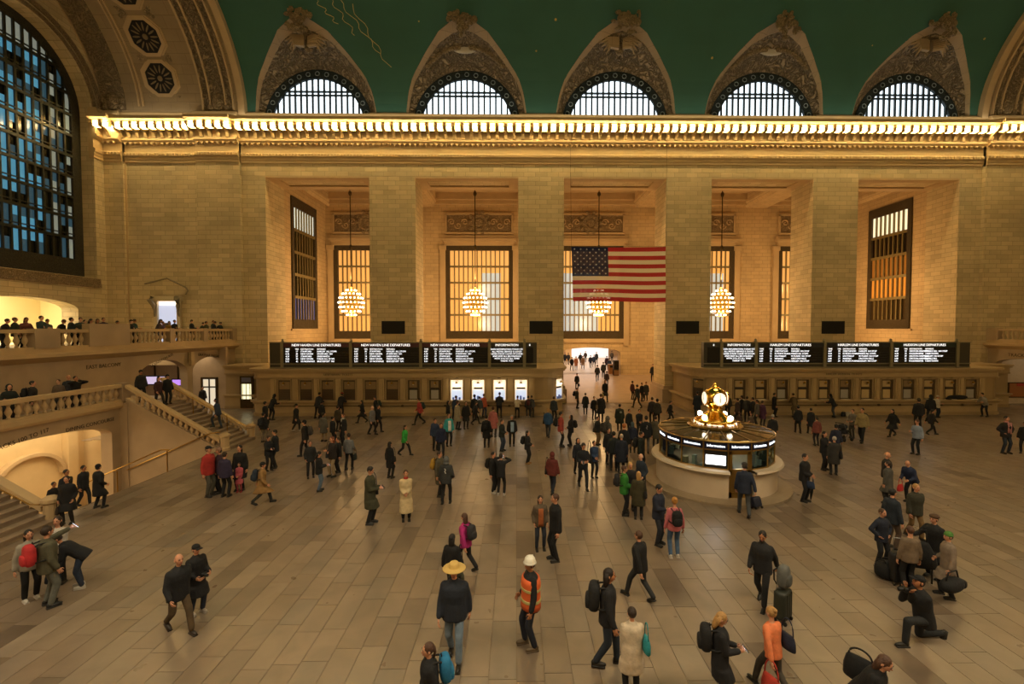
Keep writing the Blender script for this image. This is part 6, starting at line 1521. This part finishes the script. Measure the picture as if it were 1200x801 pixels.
def well(px, yt, x, face, pose, top, bottom, hair, label):
    z = (x+15.1)*.427; p = onX(px, yt, x); return person((x, p[1], z), face, min(1.85, max(1.55, p[2]-z)), pose, top, bottom, hair, label, 1, 1.0, 1)
well(76, 548, -17.2, 80, 'walk', J('1d2026'), '16171b', ('short', BLK), 'suited man climbing out of the dining concourse well')
well(97, 549, -16.3, 85, 'stroll', J('15161a'), '141518', ('short', BLK), 'short-haired person in black walking up beside the suited man')
well(62, 568, -18.4, 75, 'walk', J('17181b'), '141518', ('short', BLK), 'person low on the well ramp, mostly hidden by the rail')
# ---- landing, stairs and passage under the balcony
def at(px, X, z, face, pose, top, bottom, hair, label, h=1.72, res=1, **kw):
    p = onX(px, 400, X); return person((X, min(p[1], 36.85), z), face, h, pose, top, bottom, hair, label, rnd.choice((0, 0, 1, 3)), 1.0, res, **kw)
at(7, -21.0, ZLAND, 60, 'rail', J('17201d'), '15161a', ('hood', '17201d'), 'hooded person hunched at the landing rail')
a = at(36, -20.9, ZLAND, 120, 'stand', J('131418'), '15161a', ('short', BLK), 'person with a dark pack at the landing rail'); bp(a, '121317')
at(67, -21.2, ZLAND, 20, 'stand', J('5a4c40'), '2a2a2c', ('short', BRN), 'person in pale brown top on the landing', 1.62)
at(79, -21.7, ZLAND, 50, 'stand', J('2a2f38'), '15161a', ('bald', GRH), 'balding man on the landing beside the photographer')
a = at(87, -20.9, ZLAND, 70, 'photo', J('101114'), '15161a', ('short', BLK), 'photographer in black on the landing raising a camera'); camera_in(a)
at(164, -20.3, ZLAND, 60, 'stand', J('1d1f22'), '15161a', ('beanie', '1a1a1c'), 'person at the stair head behind the pedestal')
def sp(px, yf, z, yt, face, pose, top, bottom, hair, label): p = onZ(px, yf, z); return person((p[0], p[1], z), face, min(1.85, max(1.55, onY(px, yt, p[1])[2]-z)), pose, top, bottom, hair, label, 0, 1.0, 1)
sp(186, 475, ZLAND, 443, 70, 'walk', J('3a2022'), '15161a', ('long', BLK), 'person in dark red top starting down the stairs')
sp(197, 473, ZLAND, 440, 60, 'stand', J('121316'), '141518', ('beanie', '121316'), 'person in black at the top of the stairs')
p = onY(268, 514, 24.3); x = -15.9; z_ = ZLAND*(5/14)
person((x, 24.3, z_), -70, 1.62, 'stairs', J('26344a'), '26303e', ('long', BLK), 'woman in denim blue climbing the marble stairs', 0, 1.0, 1)
p = onY(248, 468, 35.0); person((-23.85, 34.7, 0), 60, 1.75, 'stand', J('121214'), '121214', ('short', BLK), 'dark figure in the bright doorway under the east balcony', 0, 1.0, 2)
# ---- balcony crowd
bal = [(2.5, 'K', 'dark'), (18, '20241f', 'hunched'), (29, '6a3a36', 'rust'), (49, '2a3a3a', 'teal'), (56, '4a4d4c', 'grey'), (68, '17181b', 'leaning'), (84, '1e2a30', 'slate'), (94, '38423a', 'sage'),
       (100, '2a2a2e', 'charcoal'), (107, '7a5a56', 'dusty pink'), (114, '202028', 'inky'), (122, '2c2440', 'purple'), (134, '201a26', 'plum'), (154, '17181a', 'black'), (158, '1f3a34', 'bottle green'),
       (184, '4a3a34', 'cocoa'), (191, '5a4460', 'mauve'), (197, '8a6a2c', 'ochre'), (205, '161a22', 'navy'), (225, '15171b', 'jet black'), (235, '23302c', 'spruce'), (242, '31362c', 'moss'), (249, '191b1e', 'soot'),
       (254, '1f3f38', 'pine'), (259, '1c2a28', 'deep teal'), (269, '22242a', 'gunmetal')]
for k, (px, c, w_) in enumerate(bal):
    if c == 'K': c = K
    X = XB-.62-.42*(k % 3); pose = ('rail', 'stand2', 'rail', 'fold', 'phone')[k % 5]
    if px == 68: pose = 'stoop'
    lab = {'leaning': 'person leaning far over the balcony rail', 'dark': 'first dark-clothed person at the frame edge on the balcony', 'hunched': 'hunched person in dark olive on the balcony before the bright store'}.get(w_, 'balcony onlooker in %s clothing at the stone rail' % w_)
    at(px, X, 5.05, 90+rnd.uniform(-50, 40), pose, J(c), '1b1c20', (rnd.choice(('short', 'short', 'long', 'beanie')), rnd.choice((BLK, DBR, BRN))) if k % 4 else ('short', BLK), lab, 1.60+.05*(k % 4), 1 if px < 150 else 2, group='onlookers on the east balcony')
# ---- centre cluster between passage and booth
a = put(726, 473, 505, 170, 'stand', C('1e2620'), '141518', ('short', BLK), 'broad person in dark green coat with a round pale badge', 0, 1.2)
b = MB(); b.lathe([(0, .01), (.07, .0)], n=12); b.xf(Matrix.Rotation(R(90), 4, 'X')); o = b.build('badge', mat('badge_pale', '8a8a80', .6), a['ob']); o.location = a['pel']+V((.06, -.215, .33))
put(737, 479, 510, 20, 'stand', J('191c20'), '141518', ('short', DBR), 'person in black behind the round-badge coat')
put(749, 479, 512, 0, 'front', J('15171b'), '15161a', ('short', BLK), 'person in black facing the camera between passage and booth')
a = put(757, 481, 531, 172, 'stand', J('101114'), '5a554e', ('short', BLK), 'person in black jacket with white print and grey trousers', 0, 1.1)
b = MB(); b.tube([(0, 0, .1), (.03, 0, .05), (-.02, 0, 0), (.02, 0, -.06)], .02, 4); o = b.build('back_print', mat('print_grey', '8a8a8a', .7), a['ob']); o.location = a['pel']+V((0, -.19, .3))
a = put(700, 491, 521, 40, 'stand', J('17181c'), '7a6140', ('short', DBR), 'person in black jacket over a tan skirt'); hb(a, '121316', 1, 'hip')
a = put(712, 487, 530, 120, 'stand', J('4c4a44'), '17181c', ('hood', '55524a'), 'person in taupe hooded jacket with a rucksack'); bp(a, '35312c', None, 1.1)
put(731, 496, 541, 150, 'stand', J('17191d'), '15161a', ('short', 'a05a24'), 'ginger-haired person in black in the centre crowd')
put(741, 494, 530, 160, 'stand', J('192034'), '15161a', ('hood', '3a4a52'), 'person in navy jacket with white hem in the centre crowd')
a = put(768, 487, 524, 150, 'stand', C('4a4536'), '2a2a2a', ('short', BLK), 'person in grey-olive coat beside the booth roof', 0, 1.1)
put(764, 465, 497, 170, 'stand', J('231f20'), '17181b', ('short', DBR), 'person in dark brown near the second pier plinth')
put(770, 467, 498, 160, 'stand', J('2e2b24'), '17181b', ('beanie', '17181b'), 'person in dark olive beside the one in dark brown')
put(713, 501, 543, 10, 'stand', J('121316'), '131418', ('short', DBR), 'thin person in black at the near side of the centre crowd')
put(719, 505, 551, 170, 'stand', J('1a2226'), '15171b', ('short', BLK), 'person in dark teal beside the grey-haired man')
put(728, 508, 554, 176, 'stand', C('192030'), '14161b', ('short', GRH), 'grey-haired man in long navy coat seen from behind', 0, 1.08)
a = put(785, 469, 496, 75, 'walk', J('141519'), '141518', ('short', DBR), 'man in dark suit striding behind the booth')
put(741, 446, 468, 120, 'stand', J('4a2626'), '17181b', ('short', BLK), 'person in dark red among those waiting by the passage wall')
a = put(747, 445, 478, -150, 'walk', J('23282c'), '141518', ('short', DBR), 'person striding out from the group by the passage wall')
put(752, 448, 470, 30, 'stand', J('14151a'), '15161a', ('short', BLK), 'person in black among those waiting by the passage wall')
put(757, 447, 469, -30, 'stand', C('3c3a34'), '17181b', ('short', BRN), 'person in grey-brown coat nearest the passage side door')
put(765, 426, 447, -20, 'stand', J('121318'), '131418', ('short', BLK), 'guard in dark uniform standing against the passage wall', z=.75)
# ---- people in the passage and the far hall
a = put(676, 454, 478, 60, "stand", J("16171b"), "141518", ("short", BLK), "person with a square black pack at the passage mouth"); bp(a, "121316")
a = put(676, 437, 456, 0, 'stroll', J('141519'), '15161a', ('short', DBR), 'man in dark suit walking down the passage with a case'); hb(a, '101114', -1, 'hand', None, 1.1)
put(686, 460, 485, 175, 'stand', C('121316'), '131417', ('short', BLK), 'person in black coat seen from behind at the passage mouth')
put(696, 464, 491, 10, 'stand', J('15161a'), '131417', ('short', DBR), 'person in black beside the tall open coat')
a = put(704, 461, 494, 178, 'stand', C('16161a'), '141518', ('short', BRN), 'tall person in open dark coat at the passage mouth', 0, 1.12); hb(a, '6a5c48', -1, 'hip')
a = put(709, 444, 470, 5, 'walk', C('121316'), '131417', ('long', BLK), 'woman in black coat walking out of the passage'); hb(a, '8a7a4a', 1, 'hand')
put(711, 436, 453, 175, 'stand', J('3a3034'), '17181b', ('short', BLK), 'person with pale collar following up the passage')
far = [(662, 415, 427, '17181b'), (666, 414, 427, '26201c'), (670, 418, 434, '121316'), (675, 414, 433, 'b0714a'), (680, 415, 427, '17191d'), (683, 416, 432, '8a6a4a'), (686, 415, 424, '3a2a20'), (692, 417, 431, '1a2030'), (696, 418, 430, '2c3a50'), (699, 414, 426, '26282c'), (700, 423, 443, '17181b'), (707, 419, 441, '1b1d22'), (711, 418, 433, '3a2030'), (714, 418, 436, '2a3a58'), (717, 416, 424, '4a4030')]
words_ = ('black', 'dark brown', 'jet black', 'apricot', 'inky', 'beige', 'chestnut', 'navy', 'denim', 'charcoal', 'black and white', 'graphite', 'maroon', 'blue', 'khaki')
for (px, yt, yf, c), w_ in zip(far, words_):
    p = onZ(px, yf, 1.03); p = p if p[1] > 52 else onZ(px, yf, 1.03)
    y = min(max(p[1], 46), 76); q = onY(px, yf, y)
    person((q[0], y, ramp_z(y)), rnd.choice((0, 180, 170, 10)), 1.72, rnd.choice(('walk', 'walk2', 'stroll')), (('coat' if w_ in ('apricot', 'beige') else 'jacket'), c), '17181b', ('short', rnd.choice((BLK, DBR, BRN))), 'distant walker in %s clothing seen through the passage arch' % w_, 0, 1.0, 2, group='walkers in the far passage')
# ---- around and beyond the booth
a = put(872, 541, 604, 165, 'pullr', J('1b2438'), '3c4044', ('cap', '3a342c'), 'man in navy jacket passing the booth door', 0, 1.1); 
p = onZ(887, 596); t = suitcase((p[0], p[1], 0), R(20), '1a2238', 'small navy wheeled bag pulled past the booth door', .34, .36, .45, -18)
a = put(942, 531, 587, 30, 'front', J('131315'), '16171a', ('short', BLK), 'man in black jacket standing with a folded umbrella', 0, 1.08)
umbrella(None, Matrix.Translation(V((onZ(950, 586)[0], onZ(950, 586)[1], .01))) @ Matrix.Rotation(R(5), 4, 'Y'), 'folded black umbrella beside the man in the black jacket'); hb(a, '23324e', 1, 'hand', 'blue folded coat bag held by the man with the umbrella', .9)
put(965, 505, 550, 20, 'fold', J('141416'), '131417', ('long', BLK), 'woman in black jacket facing outward beside a patterned coat')
a = put(977, 511, 556, 160, 'stand', C('2c2a28'), '141518', ('short', GRH), 'woman in patterned dark coat with a black bag', 0, 1.1); hb(a, '121214', 1, 'hip', None, 1.2)
put(979, 497, 536, 150, 'stand', J('1c2238'), '15161a', ('cap', '14161f'), 'man in navy jacket and cap behind the patterned coat')
put(957, 488, 522, 178, 'stand', J('6e3a34'), '1a1d26', ('short', BLK), 'person in rust and grey hooded top seen from behind')
put(935, 475, 507, 165, 'stroll', J('15171c'), '141518', ('short', BLK), 'person in black jacket walking toward the shuttered windows')
put(950, 478, 508, 170, 'stroll', C('191a1d'), '141518', ('short', DBR), 'person in dark coat walking beside the black jacket')
put(905, 485, 522, 172, 'stand', C('17181c'), '141518', ('short', GRH), 'person in dark coat just past the booth roof edge')
put(907, 460, 488, 80, 'stand', C('121317'), '131417', ('short', BLK), 'person in black reading at the unlit ticket window')
put(931, 460, 488, 170, 'lean', C('5a4a30'), '4a4030', ('short', DBR), 'person in tan-brown coat leaning at the unlit windows')
a = put(977, 461, 488, -150, 'lean', J('15171c'), '2c3038', ('hood', '15171c'), 'person in hooded black top leaning on the counter with bags')
for dx, c, lab in ((10, '17181b', 'black bag set down beside the person leaning on the counter'), (15, '9a948a', 'pale carrier bag set down by the counter'), (20, 'a89c8a', 'second cream carrier bag set down by the counter')):
    p = onZ(977+dx, 487.2); bag_thing('carrier_bag', c, Matrix.Translation(V((p[0], p[1]-.1, .17))), lab, 'bag', None, (('bag_body', lambda b: loft(b, [(V((0, 0, z)), V((1, 0, 0)), V((0, 1, 0)), r1, r2) for z, r1, r2 in ((-.17, .16, .09), (-.1, .17, .1), (.08, .15, .07), (.14, .13, .02))], 10), cloth(c), True), ('bag_handle', lambda b: b.tube([(-.06, 0, .13), (-.04, 0, .22), (.04, 0, .22), (.06, 0, .13)], .01, 4), cloth(c), True)))
put(893, 469, 499, 120, 'stand', C('45243e'), '1b1c22', ('short', DBR), 'person in plum purple coat beyond the booth')
put(817, 458, 489, 170, 'stand', C('17202c'), '2a2622', ('short', BLK), 'person in dark blue coat behind the golden clock')
put(853, 461, 489, 175, 'stand', J('2e2c26'), '17181b', ('short', DBR), 'person in brown-black jacket seen beside the clock globe')
for px, yt, c, lab in ((864, 466, '33241f', 'person in russet among the line behind the booth'), (869, 463, '15161a', 'person in black at the front of the line behind the booth'), (875, 464, '2c2a28', 'person in dark grey among the line behind the booth'), (882, 465, '17181c', 'person with a pale scarf in the line behind the booth'), (887, 468, '4c4844', 'person in ash grey in the line behind the booth')):
    put(px, yt, None, rnd.uniform(100, 250), 'stand', J(c), '17181b', ('short', DBR), lab)
put(866, 483, 507, 120, 'stand', J('3a2a28'), '2a2a2c', ('short', BRN), 'short person low behind the booth roof', h=1.25)
put(880, 486, 507, -60, 'front', J('55463a'), '2a2a2c', ('short', BRN), 'child-sized person in brown behind the booth roof', h=1.2)
a = put(999, 479, 513, -70, 'carry', J('6a6258'), '3a3834', ('short', BRN), 'person in grey-beige top pushing a stroller')
a = put(1010, 477, 518, -60, 'stroll', J('8a7a52'), '131417', ('short', BLK), 'person in yellow-beige top with black pack beside the stroller'); bp(a, '131417')
p = onZ(989, 516)
stl = thing('stroller', 'dark folding stroller pushed beside the yellow-beige top', 'stroller', (p[0], p[1], 0), R(-70))
def mk(nm, fn, m_): b = MB(); fn(b); return b.build(nm, m_, stl, smooth=True)
for x in (-.22, .22):
    for y in (-.3, .3): mk('wheel', lambda b: (b.lathe([(.02, -.025), (.11, -.025), (.11, .025), (.02, .025)], n=12), b.xf(Matrix.Translation((x, y, .11)) @ Matrix.Rotation(R(90), 4, 'Y'))), mat('rubber', '101010', .7))
    mk('frame_side', lambda b: b.tube([(x, .3, .12), (x, -.1, .6), (x, -.38, 1.0)], .018, 6), mat('stroller_frame', '55575a', .4, .7)); mk('frame_leg', lambda b: b.tube([(x, -.3, .12), (x, .05, .5)], .018, 6), mat('stroller_frame', '55575a', .4, .7))
mk('seat', lambda b: supers(b, (0, 0, .5), (.2, .22, .12), 4), cloth('1b1d22')); mk('hood', lambda b: supers(b, (0, -.1, .78), (.21, .2, .14), 2.6), cloth('23262c')); mk('handlebar', lambda b: b.tube([(-.22, -.38, 1.0), (.22, -.38, 1.0)], .02, 6), cloth('17181b'))
put(1046, 478, 511, -80, 'walk', C('101113'), '121316', ('long', BLK), 'woman in black walking alone past the unlit windows')
put(1074, 491, 532, -75, 'phone1', S('7d8aa0'), '14161a', ('short', BRN), 'man in pale blue shirt and dark trousers holding a phone', 0, 1.1)
put(1076, 465, 502, 160, 'stand', J('17181b'), '141518', ('beanie', '4a4338'), 'person in black with knit hat by the unlit windows', 0, 1.1)
put(1090, 462, 494, 150, 'stand', J('121316'), '1a1d24', ('hood', '121316'), 'hooded person in black beside the white jacket')
put(1098, 463, 489, 10, 'fold', J('b5aa98'), '1e2836', ('cap', 'b5aa98'), 'person in white jacket by the unlit windows')
put(1091, 479, 509, 80, 'walk', J('121316'), '131417', ('short', BLK), 'person in black taking a long stride by the unlit windows')
put(1154, 459, 482, -80, 'lean', J('8a8478'), '14161a', ('short', DBR), 'person in pale top at the far corner ticket window')
b = MB(); supers(b, (0, 0, 0), (.75, .14, .16), 2.4); p = onY(1122, 465, 31.85); b.ball((-.6, 0, -.1), (.2, .14, .12), 8, 5)
tag(b.build('folded_coat', cloth('101114'), None, smooth=True, loc=(p[0], 31.86, 1.26)), 'black coat lying on the ledge of the last unlit window', 'coat')
a = put(1178, 487, 531, 0, 'hips', J('141519'), '1c2634', ('short', BLK), 'man in dark jacket and pink scarf standing alone', 0, 1.12)
b = MB(); b.box(-.1, -.02, .13, .165, -.5, .02); b.box(.01, .08, .13, .17, -.45, .02); b.lathe([(.07, -.02), (.1, .02), (.075, .06)], n=12); o = b.build('scarf', cloth('b07a78'), a['ob'], smooth=True); o.location = a['nb']
put(1200, 494, 531, -60, 'stand', J('131417'), '131417', ('short', BLK), 'dark figure cut by the picture edge past the pink scarf')
a = put(1038, 529, 582, 40, 'stand', J('15171a'), '131417', ('bald', GRH), 'older man in black behind the woman in the grey coat', 0, 1.08)
a = put(1040, 541, 590, -150, 'stand', C('45443f'), '17181b', ('short', DBR), 'woman in speckled grey coat with a black bag', 0, 1.08); hb(a, '121316', 1, 'hand')
a = put(1068, 536, 588, -70, 'stoop', J('1a2440'), '131417', ('bald', BRN), 'stooping man in navy jacket with a red bag', 0, 1.12); hb(a, 'b5282c', 1, 'hand')
put(1071, 566, 630, 0, 'stroll', J('2c2c20'), '6a5230', ('short', BLN), 'stout man in olive jacket, white shirt and tan trousers', 0, 1.22)
a = put(1044, 572, 643, 100, 'stand', J('1c2530'), '4a3a2e', ('short', BLK), 'person in dark denim jacket with a checked bundle', 0, 1.06)
put(1032, 596, 663, 10, 'hips', J('171e2e'), '131519', ('short', BRN), 'boy in navy tracksuit with white stripes, hands on hips', 0, .96)
put(1065, 616, 692, 170, 'stand', S('6a5a48'), '121316', ('short', BRN), 'woman in taupe sweater and wide black trousers from behind', 0, 1.08)
put(1095, 602, 676, -75, 'point', C('131416'), '17181b', ('beret', '4a3420'), 'woman in black coat and brown beret reaching out', 0, 1.08)
a = put(1110, 626, 699, -110, 'stand2', C('7a6b5c'), '1b1e24', ('beanie', '4a7a34'), 'person in beige coat and green patterned beanie', 0, 1.04)
p = onZ(1127, 664); t = thing('duffel_bag', 'black duffel bag hanging beside the beige coat', 'bag', (a['M'] @ (a['arms'][0][2]+V((-.12, .0, -.32))))[:], R(20))
for nm, fn in (('bag_body', lambda b: supers(b, (0, 0, 0), (.34, .15, .15), 2.6, 14, 8)), ('carry_strap', lambda b: b.tube([(-.22, 0, .13), (-.15, 0, .3), (.15, 0, .3), (.22, 0, .13)], .016, 5)), ('end_pocket', lambda b: supers(b, (.3, 0, -.02), (.08, .12, .1)))): b = MB(); fn(b); b.build(nm, cloth('101113'), t, smooth=True)
p = onZ(1038, 676); t = thing('backpack', 'black backpack lying on the floor in front of the tracksuit boy', 'backpack', (p[0], p[1], .2), R(25))
for nm, fn in (('pack_body', lambda b: supers(b, (0, 0, 0), (.26, .2, .2))), ('front_pocket', lambda b: supers(b, (0, -.17, -.05), (.18, .07, .12))), ('shoulder_straps', lambda b: [b.tube([(s*.1, -.05, .17), (s*.12, -.02, .26), (s*.12, .12, .22), (s*.1, .17, .1)], .018, 5) for s in (-1, 1)])): b = MB(); fn(b); b.build(nm, cloth('0f1012'), t, smooth=True)
p = onZ(1054, 684); suitcase((p[0], p[1], 0), R(-15), '121315', 'upright black suitcase beside the woman in the taupe sweater', .72, .42, .3)
p = onZ(1080, 682); t = thing('garment_bag', 'wide black garment bag held between the taupe sweater and the beret', 'bag', (p[0], p[1], 0), R(-20))
for nm, fn in (('bag_body', lambda b: loft(b, [(V((0, 0, z)), V((1, 0, 0)), V((0, 1, 0)), r1, r2) for z, r1, r2 in ((.36, .3, .05), (.4, .34, .08), (.7, .26, .1), (.95, .14, .06), (1.0, .1, .03))], 12)), ('carry_strap', lambda b: b.tube([(-.08, 0, .97), (-.06, 0, 1.3), (.06, 0, 1.3), (.08, 0, .97)], .014, 5)), ('base_feet', lambda b: [b.tube([(s*.2, 0, .0), (s*.2, 0, .4)], .02, 5) for s in (-1, 1)])): b = MB(); fn(b); b.build(nm, cloth('101112'), t, smooth=True)
run_jobs()
